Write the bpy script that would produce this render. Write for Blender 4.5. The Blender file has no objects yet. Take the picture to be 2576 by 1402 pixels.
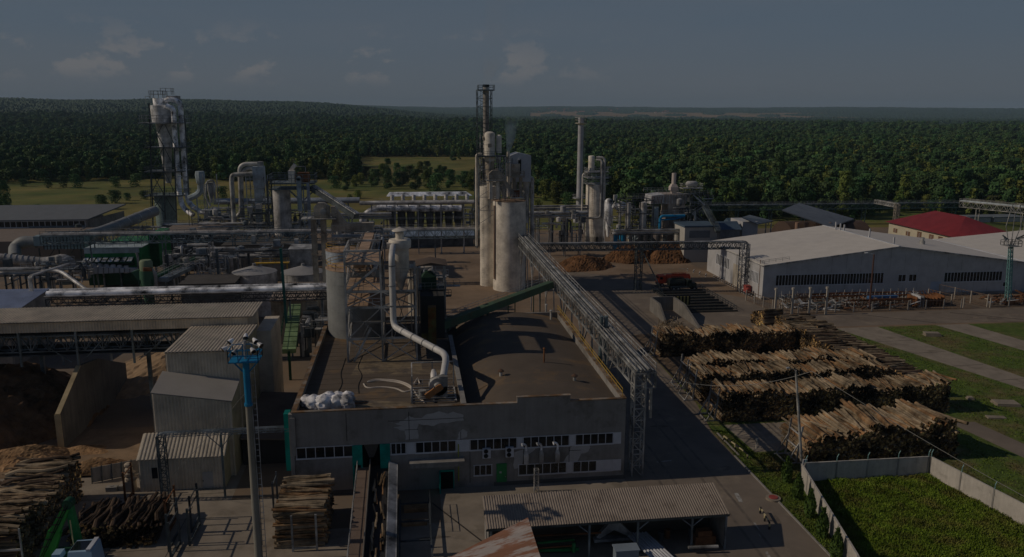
import bpy, math, random
import numpy as np
from mathutils import Vector, Matrix
R_ = math.radians
sc = bpy.context.scene
COL = sc.collection
rnd = random.Random(7)
# ---------------------------------------------------------------- camera (world axes follow the plant's own grid)
FPX, CAMH, ROLL, YAW = 2000.0, 44.0, R_(.25), R_(7.5)
PITCH = math.atan((701 - 282) / FPX)
def ray(px, py):
    x = (px - 1288) / FPX; y = (701 - py) / FPX
    c, s = math.cos(ROLL), math.sin(ROLL); x, y = x * c - y * s, x * s + y * c
    cp, sp = math.cos(PITCH), math.sin(PITCH)
    a, b, z = x, cp + y * sp, -sp + y * cp
    c, s = math.cos(YAW), math.sin(YAW)
    return Vector((a * c + b * s, -a * s + b * c, z))
def G(px, py, z=0.0):            # ground point seen at a survey mark
    r = ray(px, py); t = (CAMH - z) / -r.z
    return Vector((r.x * t, r.y * t, z))
def D(px, py, Y):                # point at distance Y seen at a survey mark
    r = ray(px, py); t = Y / r.y
    return Vector((r.x * t, Y, CAMH + r.z * t))
def Q(x0, y0, x1, y1, Y):        # x0,x1,z0,z1 of an upright rectangle at distance Y
    m = (y0 + y1) / 2; a = D(x0, m, Y); b = D(x1, m, Y); c = D((x0 + x1) / 2, y0, Y); d = D((x0 + x1) / 2, y1, Y)
    return a.x, b.x, d.z, c.z
cam = bpy.data.cameras.new('camera'); camo = bpy.data.objects.new('camera', cam); COL.objects.link(camo)
fw = ray(1288, 701).normalized(); rt = (ray(2288, 701) - ray(1288, 701)).normalized(); up = rt.cross(fw)
camo.matrix_world = Matrix(((rt.x, up.x, -fw.x, 0), (rt.y, up.y, -fw.y, 0), (rt.z, up.z, -fw.z, CAMH), (0, 0, 0, 1)))
cam.sensor_width = 36; cam.lens = 36 * FPX / 2576; cam.clip_start = 1; cam.clip_end = 60000
sc.camera = camo
# ---------------------------------------------------------------- sky and sun
SUN_EL, SUN_AZ = R_(33), R_(-3)   # shadows fall along +x, slightly towards the camera
world = bpy.data.worlds.new('World'); sc.world = world; world.use_nodes = True
SUN = bpy.data.lights.new('sun', 'SUN'); SUN.energy = 5.0; SUN.angle = R_(.5); SUN.color = (1, .84, .66)
suno = bpy.data.objects.new('sun', SUN); COL.objects.link(suno)
sd = Vector((math.cos(SUN_AZ) * math.cos(SUN_EL), math.sin(SUN_AZ) * math.cos(SUN_EL), -math.sin(SUN_EL)))
suno.rotation_euler = sd.to_track_quat('-Z', 'Y').to_euler()
def build_world():
    nt = world.node_tree; nt.nodes.clear(); N = nt.nodes.new; L = nt.links.new
    out = N('ShaderNodeOutputWorld'); bg = N('ShaderNodeBackground'); sky = N('ShaderNodeTexSky')
    sky.sky_type = 'NISHITA'; sky.sun_disc = False; sky.sun_elevation = SUN_EL
    sky.sun_rotation = math.atan2(-sd.x, -sd.y)
    sky.altitude = 200; sky.air_density = 1.0; sky.dust_density = 3.0; sky.ozone_density = 1.5
    tc = N('ShaderNodeTexCoord'); sx = N('ShaderNodeSeparateXYZ'); L(tc.outputs['Generated'], sx.inputs[0])
    # low cumulus and thin high cloud: coverage by direction
    mp = N('ShaderNodeMapping'); mp.inputs['Scale'].default_value = (8, 8, 15); L(tc.outputs['Generated'], mp.inputs[0])
    n1 = N('ShaderNodeTexNoise'); n1.inputs['Scale'].default_value = 2.2; n1.inputs['Detail'].default_value = 9; n1.inputs['Roughness'].default_value = .62
    L(mp.outputs[0], n1.inputs['Vector'])
    band = N('ShaderNodeMapRange'); band.inputs['From Min'].default_value = .028; band.inputs['From Max'].default_value = .045
    band2 = N('ShaderNodeMapRange'); band2.inputs['From Min'].default_value = .105; band2.inputs['From Max'].default_value = .06
    L(sx.outputs['Z'], band.inputs[0]); L(sx.outputs['Z'], band2.inputs[0])
    ml = N('ShaderNodeMath'); ml.operation = 'MULTIPLY'; L(band.outputs[0], ml.inputs[0]); L(band2.outputs[0], ml.inputs[1])
    # clouds sit left of the plant's far axis
    side = N('ShaderNodeMapRange'); side.inputs['From Min'].default_value = .30; side.inputs['From Max'].default_value = .12; L(sx.outputs['X'], side.inputs[0])
    ml2 = N('ShaderNodeMath'); ml2.operation = 'MULTIPLY'; L(ml.outputs[0], ml2.inputs[0]); L(side.outputs[0], ml2.inputs[1])
    cr = N('ShaderNodeMapRange'); cr.inputs['From Min'].default_value = .545; cr.inputs['From Max'].default_value = .62; L(n1.outputs['Fac'], cr.inputs[0])
    cm = N('ShaderNodeMath'); cm.operation = 'MULTIPLY'; L(cr.outputs[0], cm.inputs[0]); L(ml2.outputs[0], cm.inputs[1])
    mp2 = N('ShaderNodeMapping'); mp2.inputs['Scale'].default_value = (1.2, 1.2, 9); L(tc.outputs['Generated'], mp2.inputs[0])
    n2 = N('ShaderNodeTexNoise'); n2.inputs['Scale'].default_value = 2.0; n2.inputs['Detail'].default_value = 6; L(mp2.outputs[0], n2.inputs['Vector'])
    c2 = N('ShaderNodeMapRange'); c2.inputs['From Min'].default_value = .45; c2.inputs['From Max'].default_value = .8; c2.inputs['To Max'].default_value = .35; L(n2.outputs['Fac'], c2.inputs[0])
    # a clear sky: pale hazy blue low down, much deeper blue towards the zenith
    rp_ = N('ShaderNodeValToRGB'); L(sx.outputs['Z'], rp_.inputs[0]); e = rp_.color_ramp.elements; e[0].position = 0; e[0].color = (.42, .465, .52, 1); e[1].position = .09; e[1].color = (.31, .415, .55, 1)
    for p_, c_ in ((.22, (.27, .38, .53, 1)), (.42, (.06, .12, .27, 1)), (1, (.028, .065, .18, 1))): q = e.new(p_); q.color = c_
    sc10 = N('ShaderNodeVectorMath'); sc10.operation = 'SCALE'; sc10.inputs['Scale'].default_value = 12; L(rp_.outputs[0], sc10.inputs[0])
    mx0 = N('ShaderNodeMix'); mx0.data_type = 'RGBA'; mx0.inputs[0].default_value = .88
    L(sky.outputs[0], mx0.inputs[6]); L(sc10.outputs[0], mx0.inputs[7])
    mx1 = N('ShaderNodeMix'); mx1.data_type = 'RGBA'; mx1.inputs[7].default_value = (5.2, 5.5, 6.2, 1); L(c2.outputs[0], mx1.inputs[0]); L(mx0.outputs[2], mx1.inputs[6])
    mx2 = N('ShaderNodeMix'); mx2.data_type = 'RGBA'; mx2.inputs[7].default_value = (9.6, 8.6, 8.0, 1)
    k = N('ShaderNodeMath'); k.operation = 'MULTIPLY'; k.inputs[1].default_value = .42; L(cm.outputs[0], k.inputs[0])
    L(k.outputs[0], mx2.inputs[0]); L(mx1.outputs[2], mx2.inputs[6])
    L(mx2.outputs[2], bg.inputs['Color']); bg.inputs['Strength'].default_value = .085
    L(bg.outputs[0], out.inputs[0])
build_world()
sc.view_settings.view_transform = 'Standard'; sc.view_settings.look = 'None'
sc.view_settings.exposure = -2.0; sc.view_settings.gamma = 1; sc.view_settings.use_curve_mapping = False
cy = sc.cycles; cy.max_bounces = 5; cy.diffuse_bounces = 2; cy.glossy_bounces = 2; cy.transmission_bounces = 2
cy.volume_bounces = 0; cy.transparent_max_bounces = 6; cy.use_adaptive_sampling = True; cy.adaptive_threshold = .02
cy.volume_step_rate = 4; cy.volume_max_steps = 64; cy.sample_clamp_indirect = 4; cy.use_denoising = True
# ---------------------------------------------------------------- materials
MATS = {}
def mat(name, col, rough=.75, inst=0, metal=0, var=.18, scale=.35, bump=0, col2=None, cut=.6, soft=.08, scale2=.25, streak=0, spec=.3, stretch=(1, 1, 1)):
    if name in MATS: return MATS[name]
    m = bpy.data.materials.new(name); m.use_nodes = True; nt = m.node_tree; nt.nodes.clear(); N = nt.nodes.new; L = nt.links.new
    o = N('ShaderNodeOutputMaterial'); b = N('ShaderNodeBsdfPrincipled'); L(b.outputs[0], o.inputs[0])
    b.inputs['Roughness'].default_value = rough; b.inputs['Metallic'].default_value = metal; b.inputs['Specular IOR Level'].default_value = spec
    geo = N('ShaderNodeNewGeometry'); mp = N('ShaderNodeMapping'); L(geo.outputs['Position'], mp.inputs[0]); mp.inputs['Scale'].default_value = stretch
    n = N('ShaderNodeTexNoise'); n.inputs['Scale'].default_value = scale; n.inputs['Detail'].default_value = 8; n.inputs['Roughness'].default_value = .65; L(mp.outputs[0], n.inputs['Vector'])
    r = N('ShaderNodeMapRange'); r.inputs['From Min'].default_value = .3; r.inputs['From Max'].default_value = .7
    r.inputs['To Min'].default_value = 1 - var; r.inputs['To Max'].default_value = 1 + var; L(n.outputs['Fac'], r.inputs[0])
    src = None
    base = N('ShaderNodeRGB'); base.outputs[0].default_value = (*col, 1); src = base.outputs[0]
    if col2:
        n2 = N('ShaderNodeTexNoise'); n2.inputs['Scale'].default_value = scale2; n2.inputs['Detail'].default_value = 10; n2.inputs['Roughness'].default_value = .68; L(mp.outputs[0], n2.inputs['Vector'])
        r2 = N('ShaderNodeMapRange'); r2.inputs['From Min'].default_value = cut - soft; r2.inputs['From Max'].default_value = cut + soft; L(n2.outputs['Fac'], r2.inputs[0])
        mx = N('ShaderNodeMix'); mx.data_type = 'RGBA'; L(r2.outputs[0], mx.inputs[0]); L(src, mx.inputs[6]); mx.inputs[7].default_value = (*col2, 1); src = mx.outputs[2]
    if streak:
        ms = N('ShaderNodeMapping'); ms.inputs['Scale'].default_value = (1.6, 1.6, .08); L(geo.outputs['Position'], ms.inputs[0])
        n3 = N('ShaderNodeTexNoise'); n3.inputs['Scale'].default_value = 1.5; n3.inputs['Detail'].default_value = 5; L(ms.outputs[0], n3.inputs['Vector'])
        r3 = N('ShaderNodeMapRange'); r3.inputs['From Min'].default_value = .35; r3.inputs['From Max'].default_value = .75; r3.inputs['To Min'].default_value = 1; r3.inputs['To Max'].default_value = 1 - streak; L(n3.outputs['Fac'], r3.inputs[0])
        vm0 = N('ShaderNodeVectorMath'); vm0.operation = 'SCALE'; L(src, vm0.inputs[0]); L(r3.outputs[0], vm0.inputs['Scale']); src = vm0.outputs[0]
    if inst:
        oi = N('ShaderNodeObjectInfo'); hs = N('ShaderNodeHueSaturation'); ra = N('ShaderNodeMapRange'); ra.inputs['To Min'].default_value = 1 - inst; ra.inputs['To Max'].default_value = 1 + inst; L(oi.outputs['Random'], ra.inputs[0]); L(ra.outputs[0], hs.inputs['Value'])
        rb = N('ShaderNodeMath'); rb.operation = 'MULTIPLY'; rb.inputs[1].default_value = 7.31; L(oi.outputs['Random'], rb.inputs[0]); rc = N('ShaderNodeMath'); rc.operation = 'FRACT'; L(rb.outputs[0], rc.inputs[0]); rd = N('ShaderNodeMapRange'); rd.inputs['To Min'].default_value = .465; rd.inputs['To Max'].default_value = .52; L(rc.outputs[0], rd.inputs[0]); L(rd.outputs[0], hs.inputs['Hue']); L(src, hs.inputs['Color']); src = hs.outputs[0]
    vm = N('ShaderNodeVectorMath'); vm.operation = 'SCALE'; L(src, vm.inputs[0]); L(r.outputs[0], vm.inputs['Scale']); L(vm.outputs[0], b.inputs['Base Color'])
    if bump:
        bp = N('ShaderNodeBump'); bp.inputs['Strength'].default_value = bump; bp.inputs['Distance'].default_value = .3
        nb = N('ShaderNodeTexNoise'); nb.inputs['Scale'].default_value = scale * 6; nb.inputs['Detail'].default_value = 6; L(mp.outputs[0], nb.inputs['Vector'])
        L(nb.outputs['Fac'], bp.inputs['Height']); L(bp.outputs[0], b.inputs['Normal'])
    m.diffuse_color = (*col, 1); MATS[name] = m
    return m
concrete = mat('concrete', (.33, .32, .30), .9, var=.2, scale=.5, col2=(.22, .21, .2), cut=.58, scale2=.3, streak=.25)
steel = mat('galvanised steel', (.38, .39, .40), .55, .2, .2, .9)
dark_steel = mat('dark painted steel', (.085, .10, .11), .6, .3, .3, .8)
blue_steel = mat('blue grey painted steel', (.19, .23, .26), .6, .2, .25, .8)
light_steel = mat('light grey painted steel', (.40, .40, .385), .6, .1, .2, .8)
alu = mat('aluminium cladding', (.80, .81, .83), .36, .4, .07, 1.3)
alu_dull = mat('weathered aluminium cladding', (.54, .53, .51), .5, .3, .12, .7, streak=.2)
cream = mat('cream paint', (.78, .73, .64), .6, 0, .07, .4, col2=(.38, .22, .13), cut=.74, soft=.05, scale2=.5, streak=.14)
cream_dirty = mat('dirty cream paint', (.46, .41, .34), .7, 0, .2, .5, col2=(.25, .15, .10), cut=.66, soft=.08, scale2=.6, streak=.3)
white = mat('white sheet metal', (.52, .53, .55), .5, 0, .04, .15)
white_roof = mat('white membrane roof', (.70, .67, .62), .7, 0, .05, .08)
beige = mat('beige corrugated sheet', (.64, .57, .46), .65, 0, .08, .25, streak=.12)
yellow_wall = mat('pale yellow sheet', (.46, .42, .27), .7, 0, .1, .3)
glass = mat('dark window glass', (.022, .027, .033), .12, 0, .4, .4, spec=.6)
frame_white = mat('white window frame', (.60, .63, .68), .5, 0, .05)
bitumen = mat('roof bitumen', (.15, .122, .096), .9, 0, .3, .12, col2=(.25, .17, .095), cut=.61, soft=.06, scale2=.13)
rust = mat('rusty metal', (.22, .10, .045), .85, 0, .35, .8)
ochre = mat('ochre flashing', (.22, .135, .07), .8, 0, .35, .7, col2=(.30, .27, .23), cut=.52, scale2=.6)
yellow = mat('yellow railing paint', (.62, .40, .06), .6, 0, .15)
green = mat('green paint', (.035, .26, .085), .55, 0, .2, .4)
green_dark = mat('dark green paint', (.02, .085, .045), .6, 0, .25, .4)
green_pale = mat('faded green paint', (.20, .30, .15), .7, 0, .2, .6, col2=(.2, .12, .06), cut=.7, scale2=.8)
teal = mat('teal paint', (.0, .30, .25), .6, 0, .2, .5)
blue = mat('bright blue paint', (.01, .22, .45), .5, 0, .12)
orange = mat('orange paint', (.80, .09, .03), .4, 0, .1)
red = mat('red paint', (.62, .035, .03), .5, 0, .12)
black = mat('black rubber', (.02, .02, .02), .85, 0, .2)
bark = mat('log bark', (.20, .145, .095), .9, 0, .5, .9, col2=(.36, .28, .18), cut=.52, soft=.1, scale2=.5, bump=.25)
bark_orange = mat('orange pine bark', (.31, .18, .09), .9, 0, .45, .9, col2=(.40, .28, .16), cut=.55, soft=.1, scale2=.5)
bark_pale = mat('pale peeled bark', (.36, .29, .20), .9, 0, .4, .9)
wood_end = mat('sawn log end', (.55, .38, .17), .85, 0, .6, 2.5, col2=(.09, .055, .025), cut=.47, soft=.05, scale2=2.2)
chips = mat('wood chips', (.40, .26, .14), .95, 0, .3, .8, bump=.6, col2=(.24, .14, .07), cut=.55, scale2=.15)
brown_heap = mat('bark mulch', (.20, .105, .05), .95, 0, .4, .8, bump=.8)
white_bag = mat('white woven bag', (.72, .72, .74), .8, 0, .08, 1.2)
# ---------------------------------------------------------------- mesh collector
class MB:
    def __init__(s): s.v = []; s.f = []; s.m = []; s.cur = 0
    def add(s, vs, fs):
        o = len(s.v); s.v.extend(tuple(v) for v in vs); s.f.extend(tuple(i + o for i in f) for f in fs); s.m.extend([s.cur] * len(fs)); return s
    def box(s, x0, x1, y0, y1, z0, z1):
        return s.add([(x0, y0, z0), (x1, y0, z0), (x1, y1, z0), (x0, y1, z0), (x0, y0, z1), (x1, y0, z1), (x1, y1, z1), (x0, y1, z1)],
              [(0, 3, 2, 1), (4, 5, 6, 7), (0, 1, 5, 4), (1, 2, 6, 5), (2, 3, 7, 6), (3, 0, 4, 7)])
    def beam(s, p, q, w=.15, h=None):
        h = h or w; p = Vector(p); q = Vector(q); d = (q - p)
        if d.length < 1e-4: return s
        d.normalize(); u = Vector((0, 0, 1)) if abs(d.z) < .95 else Vector((0, 1, 0))
        a = d.cross(u).normalized() * w / 2; b = a.cross(d).normalized() * h / 2
        return s.add([p - a - b, p + a - b, p + a + b, p - a + b, q - a - b, q + a - b, q + a + b, q - a + b],
              [(0, 3, 2, 1), (4, 5, 6, 7), (0, 1, 5, 4), (1, 2, 6, 5), (2, 3, 7, 6), (3, 0, 4, 7)])
    def tube(s, pts, r, n=10, cap=True):
        pts = [Vector(p) for p in pts]; rs = r if isinstance(r, (list, tuple)) else [r] * len(pts)
        vs = []; fs = []; prev = None
        for i, p in enumerate(pts):
            d = (pts[min(i + 1, len(pts) - 1)] - pts[max(i - 1, 0)]).normalized()
            if prev is None:
                u = Vector((0, 0, 1)) if abs(d.z) < .9 else Vector((1, 0, 0)); a = d.cross(u).normalized()
            else: a = (prev - d * prev.dot(d)).normalized()
            prev = a; b = d.cross(a)
            vs += [p + (a * math.cos(2 * math.pi * k / n) + b * math.sin(2 * math.pi * k / n)) * rs[i] for k in range(n)]
        for i in range(len(pts) - 1):
            for k in range(n):
                k2 = (k + 1) % n; fs.append((i * n + k, i * n + k2, (i + 1) * n + k2, (i + 1) * n + k))
        if cap: fs.append(tuple(range(n))[::-1]); fs.append(tuple((len(pts) - 1) * n + k for k in range(n)))
        return s.add(vs, fs)
    def lathe(s, x, y, prof, n=24):   # prof: (r, z) from bottom to top
        vs = [(x + r * math.cos(2 * math.pi * k / n), y + r * math.sin(2 * math.pi * k / n), z) for r, z in prof for k in range(n)]
        fs = [(i * n + k, i * n + (k + 1) % n, (i + 1) * n + (k + 1) % n, (i + 1) * n + k) for i in range(len(prof) - 1) for k in range(n)]
        fs.append(tuple(range(n))[::-1]); fs.append(tuple((len(prof) - 1) * n + k for k in range(n)))
        return s.add(vs, fs)
    def prism(s, poly, d):            # polygon (3-D points) pushed along vector d
        n = len(poly); d = Vector(d); a = [Vector(p) for p in poly]; b = [p + d for p in a]
        return s.add(a + b, [tuple(range(n))[::-1], tuple(range(n, 2 * n))] + [(i, (i + 1) % n, n + (i + 1) % n, n + i) for i in range(n)])
    def frust(s, x0, x1, y0, y1, z0, X0, X1, Y0, Y1, z1):
        return s.add([(x0, y0, z0), (x1, y0, z0), (x1, y1, z0), (x0, y1, z0), (X0, Y0, z1), (X1, Y0, z1), (X1, Y1, z1), (X0, Y1, z1)],
              [(0, 3, 2, 1), (4, 5, 6, 7), (0, 1, 5, 4), (1, 2, 6, 5), (2, 3, 7, 6), (3, 0, 4, 7)])
    def corr(s, o, u, w, L, pitch=.3, amp=.05, th=.04):   # corrugated sheet: origin, unit rib-cross dir u with length L, vector w along the ribs
        o, u, w = Vector(o), Vector(u).normalized(), Vector(w); nrm = u.cross(w).normalized(); n = max(1, int(L / pitch)); p = L / n
        prof = []
        for i in range(n):
            for a, h in ((0, 0), (.3, 0), (.45, 1), (.85, 1)): prof.append(((i + a) * p, h * amp))
        prof.append((L, 0)); vs = []
        for t, h in prof: q = o + u * t + nrm * h; vs += [q, q + w]
        fs = [(2 * i, 2 * i + 2, 2 * i + 3, 2 * i + 1) for i in range(len(prof) - 1)]
        k = len(vs); vs += [o - nrm * th, o - nrm * th + w, o + u * L - nrm * th, o + u * L - nrm * th + w]; fs.append((k, k + 1, k + 3, k + 2))
        return s.add(vs, fs)
    def rail(s, pts, h=1.1, sp=2.0, r=.05, closed=False):
        pts = [Vector(p) for p in pts]
        if closed: pts.append(pts[0])
        for a, b in zip(pts, pts[1:]):
            n = max(1, round((b - a).length / sp))
            for i in range(n + 1): p = a.lerp(b, i / n); s.beam(p, p + Vector((0, 0, h)), r)
            for z in (h, h * .55): s.beam(a + Vector((0, 0, z)), b + Vector((0, 0, z)), r)
        return s
    def ladder(s, x, y, z0, z1, w=.5, cage=True, ax=0):
        dx, dy = (w / 2, 0) if ax == 0 else (0, w / 2)
        s.beam((x - dx, y - dy, z0), (x - dx, y - dy, z1), .06); s.beam((x + dx, y + dy, z0), (x + dx, y + dy, z1), .06)
        z = z0
        while z < z1: s.beam((x - dx, y - dy, z), (x + dx, y + dy, z), .04); z += .6
        return s
    def girder(s, p, q, w, h, n, c=.16, d=.09, top=True):   # lattice girder, p,q = centre of bottom chord ends; w wide, h high
        p, q = Vector(p), Vector(q); a = (q - p); ax = a.normalized(); sd_ = ax.cross(Vector((0, 0, 1))).normalized() * w / 2; H = Vector((0, 0, h))
        for sg in (-1, 1):
            A, B = p + sd_ * sg, q + sd_ * sg
            s.beam(A, B, c); s.beam(A + H, B + H, c)
            for i in range(n):
                t0, t1 = i / n, (i + 1) / n; P0, P1 = A.lerp(B, t0), A.lerp(B, t1); M_ = A.lerp(B, (t0 + t1) / 2)
                s.beam(P0, M_ + H, d); s.beam(M_ + H, P1, d)
                if i: s.beam(P0, P0 + H, d)
            s.beam(A, A + H, c); s.beam(B, B + H, c)
        for i in range(n + 1):
            t = i / n; P0 = p.lerp(q, t); s.beam(P0 - sd_, P0 + sd_, d)
            if top: s.beam(P0 - sd_ + H, P0 + sd_ + H, d)
            if i < n: s.beam(P0 - sd_, p.lerp(q, (i + 1) / n) + sd_, d * .8)
        return s
    def mast(s, x, y, z0, z1, w, n, c=.14, d=.08, w2=None):  # square lattice column
        w2 = w2 or w
        def c4(t): k = (w + (w2 - w) * t) / 2; z = z0 + (z1 - z0) * t; return [Vector((x + a * k, y + b * k, z)) for a, b in ((-1, -1), (1, -1), (1, 1), (-1, 1))]
        b0, b1 = c4(0), c4(1)
        for p, q in zip(b0, b1): s.beam(p, q, c)
        for i in range(n):
            u, v = c4(i / n), c4((i + 1) / n)
            for k in range(4):
                k2 = (k + 1) % 4; s.beam(v[k], v[k2], d); s.beam(u[k], v[k2], d) if i % 2 else s.beam(u[k2], v[k], d)
        return s
    def mesh(s, mats, off=(0, 0, 0), smooth=True, name='m'):
        me = bpy.data.meshes.new(name); o = Vector(off)
        v = np.array(s.v, dtype=np.float64).reshape(-1, 3) - np.array(o)
        me.from_pydata(v.tolist(), [], s.f); mats = mats if isinstance(mats, (list, tuple)) else [mats]
        for m in mats: me.materials.append(m)
        if len(mats) > 1: me.polygons.foreach_set('material_index', s.m)
        if smooth: me.polygons.foreach_set('use_smooth', [True] * len(me.polygons)); me.set_sharp_from_angle(angle=R_(38))
        me.update(); return me
    def build(s, name, mats, parent=None, label=None, smooth=True, kind=None, root=None):
        if not s.v: return None
        rt_ = root or parent; off = Vector((0, 0, 0)); p = parent
        while p is not None: off += p.location; p = p.parent
        me = s.mesh(mats, off, smooth, name); o = bpy.data.objects.new(name, me); COL.objects.link(o)
        if parent is not None: o.parent = parent
        if label: o['label'] = label
        if kind: o['kind'] = kind
        return o
def tag(o, label, cat, group=None, kind=None):
    if label: o['label'] = label
    if cat: o['category'] = cat
    if group: o['group'] = group
    if kind: o['kind'] = kind
    return o
def thing(name, label, cat, loc=(0, 0, 0), group=None):
    o = bpy.data.objects.new(name, None); COL.objects.link(o); o.location = loc; o.empty_display_size = .3
    return tag(o, label, cat, group)
def solo(name, label, cat, mb, mats, group=None, kind=None, smooth=True):   # a thing that is one mesh, origin at its base
    v = np.array(mb.v); loc = Vector(((v[:, 0].min() + v[:, 0].max()) / 2, (v[:, 1].min() + v[:, 1].max()) / 2, v[:, 2].min()))
    me = mb.mesh(mats, loc, smooth, name); o = bpy.data.objects.new(name, me); COL.objects.link(o); o.location = loc
    return tag(o, label, cat, group, kind)
def copy_tree(o, parent=None, delta=None, rz=0):
    c = o.copy(); COL.objects.link(c)
    if parent is not None: c.parent = parent
    elif delta is not None: c.location = o.location + Vector(delta); c.rotation_euler = (0, 0, rz)
    for ch in o.children:
        copy_tree(ch, c)
    return c
def bend(pts, R, n=5):          # round the corners of a pipe run
    pts = [Vector(p) for p in pts]; out = [pts[0]]
    for a, b, c in zip(pts, pts[1:], pts[2:]):
        d1, d2 = (a - b), (c - b); r = min(R, d1.length * .49, d2.length * .49); p, q = b + d1.normalized() * r, b + d2.normalized() * r
        for i in range(n + 1): t = i / n; out.append(p * (1 - t) ** 2 + b * 2 * t * (1 - t) + q * t * t)
    return out + [pts[-1]]
def V(*a): return Vector(a)
# ================================================================ the ground, roads, fields, far forest
def ground_mat():
    m = mat('meadow', (.235, .19, .06), .95, var=.35, scale=.03, col2=(.10, .14, .03), cut=.5, soft=.12, scale2=.014)
    return m
def sheet(name, polys, z, m, label=None, cat=None, kind='structure'):
    mb = MB()
    for p in polys: mb.add([(x, y, z) for x, y in p], [tuple(range(len(p)))])
    me = mb.mesh(m, smooth=False, name=name); o = bpy.data.objects.new(name, me); COL.objects.link(o); o['kind'] = kind
    return o
def caz(x, y): return math.degrees(math.atan2(x, y)) - 7.5     # bearing from the viewpoint's own axis
def pol(a, r): a = R_(a + 7.5); return r * math.sin(a), r * math.cos(a)
def sm(t): t = max(0., min(1., t)); return t * t * (3 - 2 * t)
def hill_z(x, y):
    """far terrain: a long wooded ridge on the left dropping towards the right, and a low rise at the skyline"""
    r = math.hypot(x, y); az = caz(x, y)
    a = sm((4 - az) / 20); near = sm((r - 1500) / 3300) * (84 * a + 4 * math.sin(az * .5)) * (1 if r < 8000 else 1 - .3 * sm((r - 8000) / 3000))
    far = sm((r - 6300) / 5200) * (104 + 6 * math.sin(az * .35)) * (1 - .45 * a)
    return near * a + far
def terrain():
    az = np.radians(np.linspace(-68, 83, 120)); rr = np.concatenate([np.linspace(2, 1400, 12), np.geomspace(1500, 14000, 46)])
    vs = [(r * math.sin(a), r * math.cos(a), hill_z(r * math.sin(a), r * math.cos(a))) for r in rr for a in az]
    n = len(az); fs = [(i * n + k, i * n + k + 1, (i + 1) * n + k + 1, (i + 1) * n + k) for i in range(len(rr) - 1) for k in range(n - 1)]
    k = len(vs); vs += [(-4000, -1500, -.0), (4000, -1500, -.0), (-4000, 0, 0), (4000, 0, 0)]
    me = bpy.data.meshes.new('ground'); me.from_pydata(vs, [], [tuple(reversed(f)) for f in fs]); me.materials.append(ground_mat()); me.update()
    me.polygons.foreach_set('use_smooth', [True] * len(me.polygons))
    o = bpy.data.objects.new('ground', me); COL.objects.link(o); o['kind'] = 'structure'
    mb = MB(); mb.add([(-9000, -4000, -.3), (9000, -4000, -.3), (9000, 6000, -.3), (-9000, 6000, -.3)], [(0, 1, 2, 3)])
    o = bpy.data.objects.new('terrain', mb.mesh(ground_mat(), smooth=False, name='terrain')); COL.objects.link(o); o['kind'] = 'structure'
terrain()
asphalt = mat('yard asphalt', (.17, .145, .12), .9, var=.25, scale=.08, col2=(.26, .18, .11), cut=.52, soft=.12, scale2=.03, bump=.1)
road_m = mat('road concrete', (.215, .18, .145), .9, var=.2, scale=.15, col2=(.28, .235, .18), cut=.6, soft=.06, scale2=.2)
pale_conc = mat('pale concrete slabs', (.30, .26, .21), .9, var=.22, scale=.3, col2=(.20, .17, .13), cut=.6, soft=.08, scale2=.25)
sand_m = mat('sawdust covered yard', (.27, .20, .14), .95, var=.22, scale=.12, col2=(.20, .14, .09), cut=.55, soft=.12, scale2=.05)
grass_m = mat('short grass', (.09, .14, .024), .95, var=.4, scale=.6, col2=(.19, .15, .07), cut=.56, soft=.1, scale2=.14, bump=.6)
lush_m = mat('overgrown grass', (.045, .095, .012), .95, var=.5, scale=.5, bump=1.0, col2=(.09, .11, .025), cut=.55, scale2=.3)
sheet('yard', [[(-150, 20), (190, 20), (190, 290), (-60, 300), (-150, 262)]], .004, asphalt)
sheet('sawdust_yard', [[(-15, 134), (83, 134), (83, 238), (26, 262), (-15, 262)]], .008, sand_m)
sheet('road', [[(25.7, 20), (41.6, 20), (41.6, 100), (43.5, 112), (44, 140), (48, 152), (190, 151), (190, 163), (84, 162), (84, 176), (48, 215), (40, 215), (38, 150), (25.7, 132)]], .012, road_m)
sheet('concrete_apron', [[(-62, 62), (25.6, 62), (25.6, 88), (-21, 88), (-21, 100), (-62, 100)]], .012, pale_conc)
sheet('asphalt_patch', [[(-13.7, 80), (3, 80), (3, 88), (-13.7, 88)]], .016, asphalt)  # darker asphalt rectangle in front of the hall
def rough_grass(): pass
sheet('grass_ground', [[(41.7, 20), (190, 20), (190, 150.5), (46, 150.5), (44.1, 140), (43.6, 112), (41.7, 100)]], .02, grass_m)
sheet('concrete_path', [[(87.9, 150.5), (97.5, 150.5), (103.6, 117), (112, 80), (118, 50), (108, 50), (103, 90), (99.1, 111.5)]], .028, pale_conc)
sheet('concrete_path', [[(110.7, 150.5), (118.1, 150.5), (120.6, 137.4), (128, 105), (134, 80), (126, 80), (121, 110), (115.5, 131.2)]], .028, pale_conc)
sheet('concrete_path', [[(77.4, 99.6), (81.3, 99.6), (83, 88), (85, 70), (80.6, 70), (79.1, 87.4)]], .028, road_m)
sheet('concrete_path', [[(44.4, 102.8), (54.6, 102.8), (53, 96.5), (48.5, 93.4), (44.9, 93.4)]], .028, pale_conc)
sheet('concrete_path', [[(43.9, 109), (82, 109.5), (86, 150.5), (44.2, 150.5)]], .028, mat('log yard dirt', (.16, .115, .075), .95, var=.35, scale=.4, bump=.4))
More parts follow.
